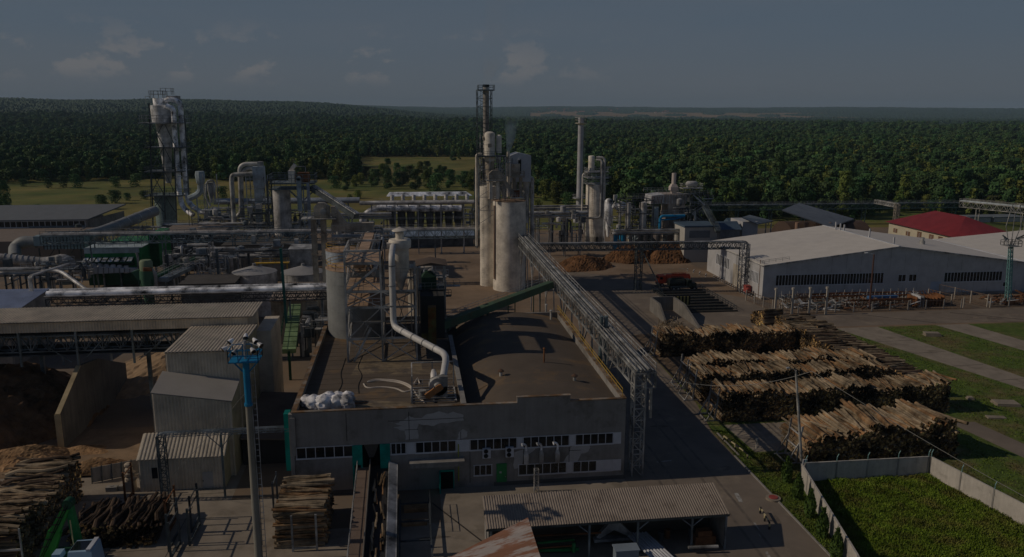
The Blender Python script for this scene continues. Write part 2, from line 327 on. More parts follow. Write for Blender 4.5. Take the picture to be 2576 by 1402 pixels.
# kerbs along the road and worn white markings
mb = MB(); mb.box(41.6, 41.8, 20, 92.5, 0, .13); mb.box(42.2, 42.4, 92.6, 100, 0, .13)
o = mb.build('road_kerb', concrete); o['kind'] = 'structure'
marking = mat('worn road paint', (.42, .42, .40), .8, var=.3, scale=2, col2=(.2, .18, .16), cut=.52, scale2=2.5)
mb = MB()
for (x0, y0, x1, y1, w) in ((37.7, 82.6, 37.4, 80.4, .5), (36.9, 75.8, 36.4, 72.8, .3), (35.6, 70, 35.2, 67, .3), (31, 92, 33, 92.2, .25), (59, 183, 66, 184, .4), (60, 181, 66, 182, .35)):
    d = V(x1 - x0, y1 - y0, 0).normalized(); n_ = V(-d.y, d.x, 0) * w / 2; a, b = V(x0, y0, .018), V(x1, y1, .018)
    mb.add([a - n_, b - n_, b + n_, a + n_], [(0, 1, 2, 3)])
o = mb.build('road_marking', marking); o['kind'] = 'structure'
g = random.Random(21); mb = MB()
for i in range(46):      # repaired and stained patches of the road and yard surface
    cx, cy_ = g.choice(((g.uniform(27, 40), g.uniform(62, 150)), (g.uniform(50, 180), g.uniform(153, 161)), (g.uniform(45, 82), g.uniform(186, 220)), (g.uniform(-55, 24), g.uniform(64, 86)))); n_ = 9; a_, b_ = g.uniform(.5, 2.6), g.uniform(.3, 1.6)
    mb.add([(cx + a_ * g.uniform(.6, 1.1) * math.cos(k * 6.283 / n_), cy_ + b_ * g.uniform(.6, 1.1) * math.sin(k * 6.283 / n_), .0165 + .0002 * i) for k in range(n_)], [tuple(range(n_))])
o = mb.build('road_patch', mat('stained road patch', (.15, .125, .10), .85, var=.35, scale=.7, col2=(.26, .21, .16), cut=.52, scale2=.4)); o['kind'] = 'structure'
mb = MB()
for x0 in (29.2, 31.0, 34.6, 36.3): mb.add([(x0 + .25 * math.sin(y * .09) + s, y, .0262) for y in range(60, 150, 3) for s in (0, .34)], [(2 * i, 2 * i + 1, 2 * i + 3, 2 * i + 2) for i in range(29)])
o = mb.build('tyre_track', mat('tyre polished road', (.16, .135, .11), .7, var=.4, scale=.6)); o['kind'] = 'structure'
# dark joints in the concrete apron and road
mb = MB()
mb.box(26.6, 27.3, 36, 36.1, 0, 0) if 0 else None
for a, b in ((V(2, 84.5, .03), V(6.9, 75.5, .03)), (V(100, 160.5, .03), V(112, 152, .03)), (V(121, 160, .03), V(133, 152.5, .03))):
    mb.beam(a, b, .16, .03)
for y in (66, 72, 78, 84, 90): mb.beam((-60, y, .016), (-22, y, .016), .06, .012)
for x in (-55, -49, -43, -37, -31, -25): mb.beam((x, 63, .017), (x, 87, .017), .06, .012)
for y in (100, 108, 116, 124, 132, 140): mb.beam((88 + (150 - y) * .28, y, .034), (96.5 + (150 - y) * .2, y + .3, .034), .1, .01)
o = mb.build('slab_joint', mat('tar joint', (.05, .045, .04), .9)); o['kind'] = 'structure'

# ---------------------------------------------------------------- foliage
def leaf_mat(name, a, b, sc_=.12):
    m = mat(name, a, .7, inst=.38, var=.35, scale=.9, col2=b, cut=.5, soft=.18, scale2=sc_, spec=.2)
    return m
leaf_a = leaf_mat('dark broadleaf foliage', (.045, .115, .044), (.085, .155, .05), .012)
leaf_b = leaf_mat('yellow green foliage', (.16, .20, .045), (.10, .16, .04), .03)
leaf_c = leaf_mat('grey green willow foliage', (.12, .135, .07), (.08, .105, .04), .03)
far_leaf = leaf_mat('far forest foliage', (.022, .048, .026), (.034, .060, .028), .006)
trunk_m = mat('tree trunk bark', (.12, .09, .065), .9, var=.3, scale=1)
def crown_mesh(seed, H, W, n, leaf, m, base=.22, blobs=16, name='crown'):
    g = np.random.default_rng(seed); cs = []
    for i in range(blobs):
        t = g.random(); z = H * (base + (1 - base) * t); rad = W / 2 * math.sqrt(max(.08, 1 - ((t - .38) / .66) ** 2)) * .72
        a = g.random() * 6.283; k = math.sqrt(g.random()) * rad; cs.append((k * math.cos(a), k * math.sin(a), z, W * (.16 + .13 * g.random())))
    cs = np.array(cs); w = cs[:, 3] ** 2; pick = g.choice(len(cs), n, p=w / w.sum()); c = cs[pick]
    d = g.normal(size=(n, 3)); d[:, 2] = d[:, 2] * .85 + .25; d /= np.linalg.norm(d, axis=1)[:, None]
    r = c[:, 3] * (.62 + .42 * g.random(n)); p = c[:, :3] + d * r[:, None]; p[:, 2] = np.minimum(p[:, 2], H)
    nn = d + g.normal(size=(n, 3)) * .5; nn /= np.linalg.norm(nn, axis=1)[:, None]
    u = np.cross(nn, g.normal(size=(n, 3))); u /= np.linalg.norm(u, axis=1)[:, None]; v = np.cross(nn, u)
    s = leaf * (.6 + .8 * g.random(n))[:, None]
    q = np.stack([p - u * s, p + v * s * .7, p + u * s, p - v * s * .7], 1).reshape(-1, 3)
    me = bpy.data.meshes.new(name); me.vertices.add(n * 4); me.vertices.foreach_set('co', q.ravel())
    me.loops.add(n * 4); me.loops.foreach_set('vertex_index', np.arange(n * 4)); me.polygons.add(n)
    me.polygons.foreach_set('loop_start', np.arange(n) * 4); me.polygons.foreach_set('loop_total', np.full(n, 4)); me.materials.append(m); me.update(calc_edges=True)
    return me
def trunk_mesh(H, r, seed=0):
    g = random.Random(seed); mb = MB(); bx, by = g.uniform(-.4, .4), g.uniform(-.4, .4)
    mb.tube([(0, 0, -.1), (bx * .4, by * .4, H * .3), (bx, by, H * .75)], [r, r * .75, r * .25], 7)
    for i in range(5):
        a = g.random() * 6.28; z = H * g.uniform(.25, .5); L = H * .3; t = z / H
        mb.tube([(bx * t, by * t, z), (math.cos(a) * L * .5, math.sin(a) * L * .5, z + L * .5), (math.cos(a) * L * .8, math.sin(a) * L * .8, z + L * 1.1)], [r * .45, r * .28, r * .1], 5)
    return mb.mesh(trunk_m, name='trunk')
KINDS_ = [dict(H=13.5, W=9, m=leaf_a, b=.12), dict(H=16, W=9.5, m=leaf_a, b=.14), dict(H=12, W=8.5, m=leaf_b, b=.08), dict(H=15, W=6.5, m=leaf_b, b=.1), dict(H=10, W=9, m=leaf_c, b=.05), dict(H=18, W=7.5, m=leaf_a, b=.15), dict(H=6, W=6, m=leaf_a, b=.02), dict(H=4.2, W=5.2, m=leaf_b, b=.02)]
PROTO = [(crown_mesh(i + 3, k['H'], k['W'], 3600 if i < 6 else 1500, .33 if i < 6 else .22, k['m'], k['b'], 22), trunk_mesh(k['H'], .028 * k['H'] * .5, i)) for i, k in enumerate(KINDS_)]
FARP = [crown_mesh(40 + i, k['H'], k['W'], 750, .68, k['m'], k['b'], 16) for i, k in enumerate(KINDS_[:6])]
TREE_SPOTS = []
def tree(x, y, kind, s, label, cat='tree', group=None):
    t = thing('tree' if kind < 6 else 'bush', label, cat, (x, y, 0), group); t.scale = (s, s, s * rnd.uniform(.9, 1.15)); t.rotation_euler = (0, 0, rnd.random() * 6.28)
    for nm, me in (('crown', PROTO[kind][0]), ('trunk', PROTO[kind][1])):
        o = bpy.data.objects.new(nm, me); COL.objects.link(o); o.parent = t
    TREE_SPOTS.append((x, y, 4)); return t
# where the wood, the meadow and the scrub are (plant axes)
def in_clear(x, y):
    """True where the photo shows open meadow"""
    az = caz(x, y); r = math.hypot(x, y)
    if az < -21: return r < 575
    if az < -12.5: return r < 540
    if az < -11: return r < 520
    if az < -1.8: return r < 800
    if az < 1: return r < 440
    if az < 6: return r < 415
    if az < 8: return r < 390
    if az < 25: return r < 322
    return r < 400
REG = ((-24, 'left of the silver cyclone tower'), (-17, 'behind the silver cyclone tower'), (-11, 'behind the filter towers'), (-5, 'behind the row of cyclones'), (1.2, 'behind the tall cream silo'), (7.5, 'behind the slender silver chimney'), (13, 'behind the furnace and stair tower'), (20, 'behind the grey canopy'), (26, 'behind the red roof'), (99, 'at the right edge'))
def put(x, y, k, s):
    a = caz(x, y); w = [q for p, q in REG if a < p][0]; z_ = ('small ' if s < .78 else 'large ' if s > 1.04 else '') if k < 6 else ''
    b = {0: 'dark round broadleaf tree', 1: 'tall dark broadleaf tree', 2: 'yellow green loose crowned tree', 3: 'slender yellow green tree', 4: 'grey green willow', 5: 'high narrow dark tree', 6: 'dark round bush', 7: 'low yellow green bush'}[k]
    tree(x, y, k, s, z_ + b + ' ' + w, 'tree' if k < 6 else 'bush', z_ + b + ('es ' if b.endswith('bush') else 's ') + w)
def scatter():
    n = 0
    # bushes and lone trees on the meadows
    for px, py, k, s in ((12, 525, 0, .95), (170, 541, 6, .6), (255, 527, 6, 1.05), (290, 512, 6, 1.15), (320, 505, 6, .7), (362, 502, 6, .8), (95, 536, 6, .6), (430, 528, 7, .8), (205, 536, 7, .8), (120, 474, 6, .9), (160, 472, 6, 1), (190, 474, 6, 1.2), (290, 472, 6, 1.1), (345, 470, 6, 1.3), (60, 470, 6, .8),
                         (520, 505, 6, 1.2), (560, 500, 6, 1), (840, 474, 6, 1.3), (870, 480, 0, .55), (895, 470, 2, .6), (845, 440, 2, .8), (940, 470, 0, .7), (975, 476, 0, .8), (1000, 470, 0, .6), (1045, 478, 0, .8), (1075, 474, 2, .8), (1100, 480, 6, 1.6), (1130, 470, 0, .8), (1170, 474, 0, .8), (1190, 480, 2, .9), (900, 500, 7, .9), (880, 505, 7, .7), (962, 440, 6, 1), (1010, 452, 6, 1), (1110, 455, 6, 1), (1140, 405, 0, .7), (1155, 402, 3, .6),
                         (1370, 505, 2, .8), (1400, 512, 2, .9), (1420, 500, 0, .8), (1380, 480, 0, .9), (1350, 470, 0, 1), (1350, 525, 7, 1), (1430, 520, 6, 1.1), (1560, 500, 2, 1.0), (1600, 500, 2, .9)):
        p = G(px, py); put(p.x, p.y, k, s); n += 1
    g = random.Random(5); tries = 0
    bands = [(-33, -2, 520, 680, 88), (-11, -1.5, 470, 600, -42), (-1, 33, 330, 480, 122), (-12, 1, 800, 860, 14)]
    for a0, a1, r0, r1, cnt in bands:
        c = 0; tries = 0; low = cnt < 0; cnt = abs(cnt)
        while c < cnt and tries < 6000:
            tries += 1; r = r0 + (r1 - r0) * g.random() ** 1.2; x, y = pol(g.uniform(a0, a1), r)
            if (in_clear(x, y) and not low) or y < 312: continue
            if any((x - a) ** 2 + (y - b) ** 2 < 6.2 ** 2 for a, b, _ in TREE_SPOTS): continue
            k = g.choices([0, 1, 2, 3, 4, 5], [4, 3, 2.0, 1.3, 0, 1.5] if r > r0 + 85 else [1.6, .6, 4, 2.4, 3.5, .5])[0]; put(x, y, *((k, g.uniform(.66, 1.2)) if not low else (g.choice((6, 6, 7, 0, 2, 4)), g.uniform(.5, .75)))); c += 1; n += 1
    return n
NT = scatter()
def forest_stuff():
    g = np.random.default_rng(11); P = []; S = []; I = []
    taken = {}
    for a, b, _ in TREE_SPOTS: taken[(int(a // 6), int(b // 6))] = 1
    # jittered grid of trees, wider apart the farther away
    for r0, r1, st, s0 in ((305, 700, 6.0, .9), (700, 1100, 6.6, .85), (1100, 1700, 7.8, .9), (1700, 2500, 11, 1.2)):
        na = int(R_(80) * (r0 + r1) / 2 / st)
        for r in np.arange(r0, r1, st):
            k = int(R_(72) * r / st); a = R_(-28) + R_(71) * (np.arange(k) + g.random(k)) / k; rr = r + (g.random(k) - .5) * st
            x, y = rr * np.sin(a), rr * np.cos(a); idx = g.random(k)
            for xx, yy, q, ra in zip(x, y, idx, rr):
                if ra < 1000 and in_clear(xx, yy): continue
                if yy < 312: continue
                if ra < 700 and (int(xx // 6), int(yy // 6)) in taken: continue
                pn = math.sin(xx * .021 + 2 * math.sin(yy * .009)) * math.sin(yy * .017 + 1.7 * math.sin(xx * .007 + 1))
                if pn < -.86 and q < .6 and ra > 620: continue
                P.append((xx, yy, hill_z(xx, yy) - .3)); S.append(s0 * (.6 + .62 * g.random() ** 1.3) * (1 + .26 * pn))
                patch = math.sin(xx * .011 + 1.3 * math.sin(yy * .006)) + math.sin(yy * .013 + xx * .004)
                I.append((0 if q < .3 else 1 if q < .55 else 5 if q < .7 else 2 if q < .8 + .05 * patch else 3) if ra < 1100 else (0 if q < .45 else 1 if q < .8 else 5 if q < .93 else 2))
    me = bpy.data.meshes.new('forest'); me.from_pydata(P, [], [])
    at = me.attributes.new('size', 'FLOAT', 'POINT'); at.data.foreach_set('value', S)
    at = me.attributes.new('which', 'INT', 'POINT'); at.data.foreach_set('value', I)
    col = bpy.data.collections.new('forest_tree_kinds')
    for i, m_ in enumerate(FARP): o = bpy.data.objects.new('forest_tree_%d' % i, m_); col.objects.link(o)
    o = bpy.data.objects.new('forest', me); COL.objects.link(o); tag(o, 'dense dark green wood stretching from the plant to the far ridge', 'forest', kind='stuff')
    ng = bpy.data.node_groups.new('forest', 'GeometryNodeTree'); ng.interface.new_socket('Geometry', in_out='INPUT', socket_type='NodeSocketGeometry'); ng.interface.new_socket('Geometry', in_out='OUTPUT', socket_type='NodeSocketGeometry')
    N = ng.nodes.new; L = ng.links.new
    gi, go, ip, ci = N('NodeGroupInput'), N('NodeGroupOutput'), N('GeometryNodeInstanceOnPoints'), N('GeometryNodeCollectionInfo')
    ci.inputs[0].default_value = col; ci.inputs['Separate Children'].default_value = True
    a1 = N('GeometryNodeInputNamedAttribute'); a1.data_type = 'FLOAT'; a1.inputs[0].default_value = 'size'
    a2 = N('GeometryNodeInputNamedAttribute'); a2.data_type = 'INT'; a2.inputs[0].default_value = 'which'
    rv = N('FunctionNodeRandomValue'); rv.data_type = 'FLOAT_VECTOR'; rv.inputs[1].default_value = (0, 0, 6.283)
    L(gi.outputs[0], ip.inputs['Points']); L(ci.outputs[0], ip.inputs['Instance']); ip.inputs['Pick Instance'].default_value = True
    L(a2.outputs['Attribute'], ip.inputs['Instance Index']); L(a1.outputs['Attribute'], ip.inputs['Scale']); L(rv.outputs[0], ip.inputs['Rotation'])
    L(ip.outputs[0], go.inputs[0]); md = o.modifiers.new('trees', 'NODES'); md.node_group = ng
    return len(P)
NF = forest_stuff()
def far_canopy():
    """the wood beyond, as one canopy surface of domed crowns over the rising ground"""
    g = np.random.default_rng(3); na, nr = 900, 260
    az = np.radians(np.linspace(-29, 44, na)); rr = np.geomspace(2350, 11500, nr); A, Rr = np.meshgrid(az, rr)
    X, Y = Rr * np.sin(A), Rr * np.cos(A); Z = np.vectorize(hill_z)(X, Y)
    bump = g.random((nr, na)) ** 2 * 11 + 7 + 4 * np.sin(X * .01 + Y * .004) * np.sin(Y * .007)
    azd = np.degrees(A) - 7.5; pz = (azd > 1.2) & (azd < 21.5 + 3 * np.sin(Rr * .003)) & (Rr > 5600) & (Rr < 8600) & (np.sin(azd * 2.1 + Rr * .0016) + np.sin(azd * .9 - Rr * .004) > -.75); bump[pz] = -2.0            # open farmland strip on the right
    pz = (azd > 24) & (Rr > 4000) & (Rr < 4700) & (np.sin(X * .004) > .1); bump[pz] = -2.0
    Z = Z + bump; vs = np.stack([X, Y, Z], 2).reshape(-1, 3)
    i = np.arange(nr - 1)[:, None] * na + np.arange(na - 1)[None]; fs = np.stack([i, i + 1, i + 1 + na, i + na], 2).reshape(-1, 4)[:, ::-1]
    me = bpy.data.meshes.new('far_forest'); me.from_pydata(vs.tolist(), [], fs.tolist()); me.materials.append(far_leaf); me.update()
    o = bpy.data.objects.new('far_forest', me); COL.objects.link(o); tag(o, 'bluish far wood covering the ridge up to the skyline', 'forest', kind='stuff')
far_canopy()
crop = mat('harvested fields', (.30, .20, .10), .95, var=.2, scale=.002, col2=(.16, .14, .06), cut=.55, soft=.03, scale2=.0012, stretch=(.4, 1, 1))
vs = []
az = np.radians(np.linspace(8.4, 32, 40)); mb = MB(); k = len(az)
mb.add([(r * math.sin(a), r * math.cos(a), hill_z(r * math.sin(a), r * math.cos(a)) + 3) for r in (5500, 6500, 7500, 8700) for a in az], [(i * k + j + 1, i * k + j, (i + 1) * k + j, (i + 1) * k + j + 1) for i in range(3) for j in range(k - 1)])
o = mb.build('farm_fields', crop); o['kind'] = 'structure'
# village houses on the fields under the skyline
def village():
    g = random.Random(9); hw = mat('village house wall', (.75, .72, .68), .8); hr = mat('village house roof', (.45, .16, .10), .8)
    def house(x, y, z, s):
        t = thing('village_house', 'tiny pale house with a reddish roof in the village on the horizon', 'house', (x, y, z), 'village houses on the horizon')
        a = MB(); a.box(x - 8 * s, x + 8 * s, y - 6, y + 6, z, z + 8); a.build('wall', hw, t)
        b = MB(); b.prism([(x - 8.5 * s, y - 6.5, z + 8.01), (x - 8.5 * s, y + 6.5, z + 8.01), (x - 8.5 * s, y, z + 14)], (17 * s, 0, 0)); b.build('roof', hr, t)
        return t
    first = None
    for i in range(34):
        r = g.uniform(8300, 9600); x, y = pol(g.uniform(1.3, 7.5) if i < 26 else g.uniform(7, 13), r); z = hill_z(x, y) + 3
        if first is None: first = house(x, y, z, g.uniform(1, 2))
        else: c = copy_tree(first); c.location = (x, y, z)
village()
# ================================================================ the production hall in the foreground
def windows(root, x0, x1, z0, z1, n, y, blank=(), fw=.09):
    """n panes in a white frame on a wall facing -y; the frame is the part, its panes the sub-part"""
    f = MB(); g = MB(); f.box(x0 - fw, x1 + fw, y - .07, y - .002, z0 - fw * 2, z0); f.box(x0 - fw, x1 + fw, y - .05, y - .002, z1, z1 + fw)
    w = (x1 - x0) / n
    for i in range(n + 1): f.box(x0 + i * w - fw / 2, x0 + i * w + fw / 2, y - .05, y - .002, z0, z1)
    for i in range(n):
        (f if i in blank else g).box(x0 + i * w + fw / 2, x0 + (i + 1) * w - fw / 2, y - .02, y - .003, z0, z1)
    o = f.build('window', frame_white, root); g.build('pane', glass, o); return o
def rz(x): u = (x - 15.7) / 9.6; return 9.2 + 1.4 * max(0, 1 - u * u) - 1.9 * max(0, 1 - (x - 6.2) / 5.2) ** 1.5
def production_hall():
    t = thing('production_hall', 'long grey concrete hall with a dark flat roof, peeling plaster and two rows of windows', 'industrial hall', (6, 88, 0))
    Y = 88.0; X0, X1 = -13.7, 25.5; YB = 131
    wallm = mat('grey hall plaster', (.30, .29, .275), .95, var=.14, scale=.4, col2=(.19, .18, .165), cut=.56, soft=.05, scale2=.16, streak=.15)
    w = MB()
    # front wall in pieces around the openings
    gx0, gx1, _, _ = Q(914, 1112, 957.5, 1250, Y); zt = 6.05
    w.box(X0, gx0 - 1.2, Y, Y + .4, 0, 10.3); w.box(gx1 + 1.15, X1, Y, Y + .4, 0, 10.3); w.box(gx0 - 1.2, gx1 + 1.15, Y, Y + .4, zt, 10.3)
    w.box(X0, X0 + .4, Y + .4, YB, 0, 10.3); w.box(X1 - .4, X1, Y + .4, YB, 0, 10.3); w.box(X0 + .4, X1 - .4, YB - .4, YB, 0, 10.3)
    a, b, _, _ = Q(1301.3, 975, 1435, 1000, Y); w.box(a, b, Y, Y + .4, 10.3, 11.0)
    w.box(5.8, 6.2, Y + .4, 118, 7.0, 10.35)
    w.build('wall', wallm, t)
    f = MB(); f.box(X0 - .08, a - .01, Y - .06, Y + .46, 10.3, 10.42); f.box(a - .06, b + .06, Y - .06, Y + .46, 11.0, 11.12); f.box(b + .01, X1 + .08, Y - .06, Y + .46, 10.3, 10.42)
    f.box(X0 - .08, X0 + .5, Y + .46, YB, 10.3, 10.42); f.box(X1 - .5, X1 + .08, Y + .46, YB, 10.3, 10.42); f.build('roof_flashing', ochre, t); MB().box(5.7, 6.3, Y + .46, 118, 10.35, 10.45).build('divider_cap', concrete, t)
    # roof: a flat bay on the left, a shallow barrel bay on the right
    r = MB(); r.box(X0 + .4, 5.8, Y + .4, YB - .4, 9.2, 9.45)
    n = 20; pr = []
    for i in range(n + 1):
        x = 6.2 + (X1 - .4 - 6.2) * i / n; pr.append((x, Y + .4, rz(x)))
    r.prism(pr + [(X1 - .4, Y + .4, 7.0), (6.2, Y + .4, 7.0)], (0, YB - .8 - Y, 0)); r.build('roof', bitumen, t)
    m = MB(); P = [G(x, y, 9.46) for x, y in ((882, 945), (1062, 930), (1058, 893), (905, 905))]; m.add([(p.x, p.y, 9.456) for p in P], [(0, 1, 2, 3)]); m.build('roof_patch', mat('patched roof felt', (.22, .175, .115), .9, var=.3, scale=.8, col2=(.12, .10, .085), cut=.55, scale2=.5), t); m = MB(); m.add([(-3, 103, 9.46), (5.3, 102.4, 9.46), (5.6, 104, 9.46), (1, 104.6, 9.46), (-2, 104.2, 9.46)], [(0, 1, 2, 3, 4)]); m.build('roof_patch', MATS['patched roof felt'], t); m = MB(); m.add([(-8, 90, 9.458), (-2, 89.4, 9.458), (1, 92, 9.458), (-5, 93.4, 9.458)], [(0, 1, 2, 3)]); m.build('roof_patch', mat('patched roof felt', (.20, .16, .105), .9, var=.3, scale=.8, col2=(.12, .10, .085), cut=.55, scale2=.5), t)
    m = MB()
    for k in range(20): m.box(X0 + .5, 5.7, Y + 2 + 2 * k, Y + 2.05 + 2 * k, 9.451, 9.47)
    m.build('felt_seam', mat('felt seam', (.09, .075, .06), .9), t)
    # peeled plaster patches standing a few millimetres proud of the wall, and open panel joints
    pm = mat('pale exposed plaster', (.48, .48, .48), .95, var=.12, scale=1)
    def patch(pts, seed):
        g = random.Random(seed); P = [D(px, py, Y - .012) for px, py in pts]; out = []
        for i, p in enumerate(P):
            q = P[(i + 1) % len(P)]; out.append(p)
            for k in (.33, .66): m_ = p.lerp(q, k); L_ = (q - p).length * .09; out.append(m_ + V(g.uniform(-L_, L_), 0, g.uniform(-L_, L_)))
        MB().add([(p.x, Y - .004, p.z) for p in out], [tuple(range(len(out)))]).build('peeled_plaster', pm, t, smooth=False)
    patch([(1003, 1064), (1022, 1052), (1030, 1046), (1042, 1052), (1090, 1040), (1140, 1036), (1166, 1044), (1167, 1058), (1110, 1064), (1085, 1072), (1052, 1066), (1050, 1082), (1052, 1104), (1020, 1107), (1018, 1084), (990, 1076), (1014, 1072), (975, 1062)], 1)
    patch([(1150, 1106), (1156, 1086), (1164, 1080), (1176, 1086), (1174, 1100)], 2)
    patch([(1290, 1140), (1330, 1128), (1352, 1122), (1340, 1136), (1318, 1148), (1312, 1176), (1294, 1180)], 3)
    patch([(1440, 1120), (1488, 1112), (1480, 1136), (1462, 1142), (1452, 1170), (1412, 1174), (1424, 1150)], 4)
    patch([(1500, 1176), (1558, 1166), (1558, 1176), (1530, 1182), (1490, 1186)], 5)
    patch([(1064, 1178), (1110, 1174), (1140, 1172), (1120, 1180), (1080, 1184)], 6)
    dk = MB()
    for px, y0, y1 in ((1028, 1036, 1107), (1159, 1086, 1112), (1317, 1130, 1170), (1432, 1122, 1172), (1182, 1116, 1215), (870, 1040, 1110)):
        p, q = D(px, y0, Y), D(px, y1, Y); dk.box(p.x - .035, p.x + .035, Y - .009, Y - .002, q.z, p.z)
    for x0_, x1_, y in ((976, 1166, 1060), (1018, 1052, 1082), (1432, 1462, 1134)):
        p, q = D(x0_, y, Y), D(x1_, y, Y); dk.box(p.x, q.x, Y - .009, Y - .002, p.z - .03, p.z + .03)
    dk.build('panel_joint', mat('dark open joint', (.03, .03, .03), .95), t)
    # window bands
    for (a_, b_, n_) in ((746, 888, 6), (984, 1021, 3), (1046, 1147, 5), (1182.6, 1300, 6), (1316, 1431, 6), (1447, 1541, 5)):
        x0, x1, _, _ = Q(a_, 1125, b_, 1150, Y); windows(t, x0, x1, 4.75, 6.0, n_, Y)
    x0, x1, _, _ = Q(1193, 1186, 1237, 1209, Y); windows(t, x0, x1, 1.5, 2.7, 3, Y)
    x0, x1, _, _ = Q(1304.6, 1186, 1424, 1209, Y); windows(t, x0, x1, 1.25, 2.5, 6, Y)
    x0, x1, _, _ = Q(1441, 1186, 1538, 1209, Y); windows(t, x0, x1, 1.25, 2.5, 5, Y, blank=(3, 4))
    p = MB()
    for a_, b_ in ((1022.5, 1044.5), (1148.5, 1181), (1301.5, 1314.5), (1432.5, 1445.5), (1542.5, 1561)):
        x0, x1, _, _ = Q(a_, 1125, b_, 1150, Y); p.box(x0, x1, Y - .03, Y - .004, 4.6, 6.08)
    for a_, b_ in ((1425.5, 1439.5), (1539.5, 1561)):
        x0, x1, _, _ = Q(a_, 1186, b_, 1209, Y); p.box(x0, x1, Y - .03, Y - .004, 1.1, 2.58)
    p.build('white_panel', frame_white, t)
    # teal framed log intake
    q = MB(); q.box(gx0 - 1.2, gx0 - .05, Y - .12, Y + .5, 3.6, 6.05); q.box(gx0 - 1.2, gx0 - 1.0, Y - .12, Y + .5, 0, 3.6); q.box(gx0 - .25, gx0 - .05, Y - .12, Y + .5, 0, 3.6)
    q.box(gx1, gx1 + 1.15, Y - .12, Y + .5, 2.6, 6.05); o = q.build('intake_portal', teal, t)
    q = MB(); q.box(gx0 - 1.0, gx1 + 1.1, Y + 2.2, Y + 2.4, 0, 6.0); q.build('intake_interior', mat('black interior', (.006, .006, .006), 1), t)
    c = MB()
    for i in range(9):
        x = gx0 + .1 + i * .2; c.add([(x, Y + .3 + .05 * (i % 2), 6.0), (x + .2, Y + .35 - .05 * (i % 2), 6.0), (gx0 + .75 + .06 * i, Y + .5, 4.2), (gx0 + .7 + .06 * i, Y + .5, 4.2)], [(0, 1, 2, 3)])
    c.build('rubber_curtain', mat('grey rubber curtain', (.09, .085, .08), .9), t)
    # lower gate with its concrete canopy and teal wicket
    x0, x1, _, _ = Q(1030, 1150, 1167, 1170, Y); c = MB(); c.box(x0, x1, Y - 1.3, Y - .002, 3.75, 3.95); c.box(x0 + .1, x1 - .1, Y - 1.2, Y - .01, 3.3, 3.74); c.build('gate_canopy', concrete, t)
    x0, x1, _, _ = Q(1054, 1150, 1104, 1170, Y); xb = D(1144, 1200, Y).x; c = MB(); c.box(x0, xb, Y - .08, Y - .006, .05, 3.25); c.build('gate', mat('grey gate sheet', (.26, .27, .26), .8, var=.15), t)
    x0, x1, _, _ = Q(1104, 1150, 1142, 1170, Y); c = MB(); c.box(x0, x0 + .14, Y - 1.4, Y - .09, 0, 2.4); c.box(x0, x1, Y - .2, Y - .085, 2.2, 2.4); c.box(x1 - .12, x1, Y - .2, Y - .085, 0, 2.2); o = c.build('wicket_door', teal, t)
    c = MB(); c.box(x0 + .15, x1 - .13, Y - .11, Y - .084, 0, 2.19); c.build('wicket_opening', MATS['black interior'], o)
    x0, x1, z0, z1 = Q(1249, 1166, 1274.5, 1214, Y); c = MB(); c.box(x0, x1, Y - .09, Y - .005, max(z0, .25), z1); o = c.build('door', green, t)
    c = MB(); c.box(x0 + .35, x0 + .6, Y - .1, Y - .091, 1.6, 1.85); c.box(x1 - .2, x1 - .1, Y - .16, Y - .091, 1.1, 1.2); c.build('door_handle', steel, o)
    p1, p2 = D(1153, 1118, Y - .1), D(1153, 1196, Y - .1); c = MB(); c.tube([(p1.x, Y - .12, p1.z), (p1.x, Y - .12, .9)], .07, 8); c.build('downpipe', mat('yellow green pipe', (.32, .36, .06), .6), t)
    # corner buttress, plinth, cable runs and small lamps
    c = MB(); c.box(X0 - .35, X0 + .1, Y - .15, Y + .5, 0, 10.2); c.box(X0 - .2, X0 + .35, Y - .28, Y - .16, 5.2, 9.8); c.build('corner_column', concrete, t)
    c = MB(); c.box(X0 + .4, gx0 - 1.3, Y - .1, Y - .003, 0, .5); c.box(9.5, X1, Y - .1, Y - .003, 0, .45); c.build('plinth', mat('dark plinth', (.12, .12, .115), .9), t)
    # a steel frame hung on the left side wall, teal sheet behind
    c = MB(); c.box(X0 - 1.0, X0 - .36, Y + .6, Y + 2, 3, 10.0); c.build('side_sheet', teal, t)
    return t
production_hall()
def ac_unit(px0, px1, label):
    a, b, _, _ = Q(px0, 1140, px1, 1160, 87.5); t = thing('air_conditioner', label, 'air conditioner', ((a + b) / 2, 87.75, 3.75), 'twin fan air conditioners on the hall wall')
    c = MB(); c.box(a, b, 87.55, 87.93, 3.75, 5.0 - .05); c.build('casing', frame_white, t)
    for z in (4.08, 4.66):
        d = MB(); m_ = (a * .6 + b * .4); d.tube([(m_, 87.5, z), (m_, 87.55, z)], .27, 16); d.tube([(m_, 87.48, z), (m_, 87.5, z)], .09, 8); d.build('fan', black, t)
    d = MB(); d.beam((a + .1, 87.6, 3.7), (a + .1, 87.99, 3.7), .06); d.beam((b - .1, 87.6, 3.7), (b - .1, 87.99, 3.7), .06); d.build('bracket', dark_steel, t)
ac_unit(1214.4, 1235, 'white twin fan air conditioner on the hall wall above the small three pane window')
ac_unit(1272.4, 1292.8, 'white twin fan air conditioner on the hall wall right above the green door')
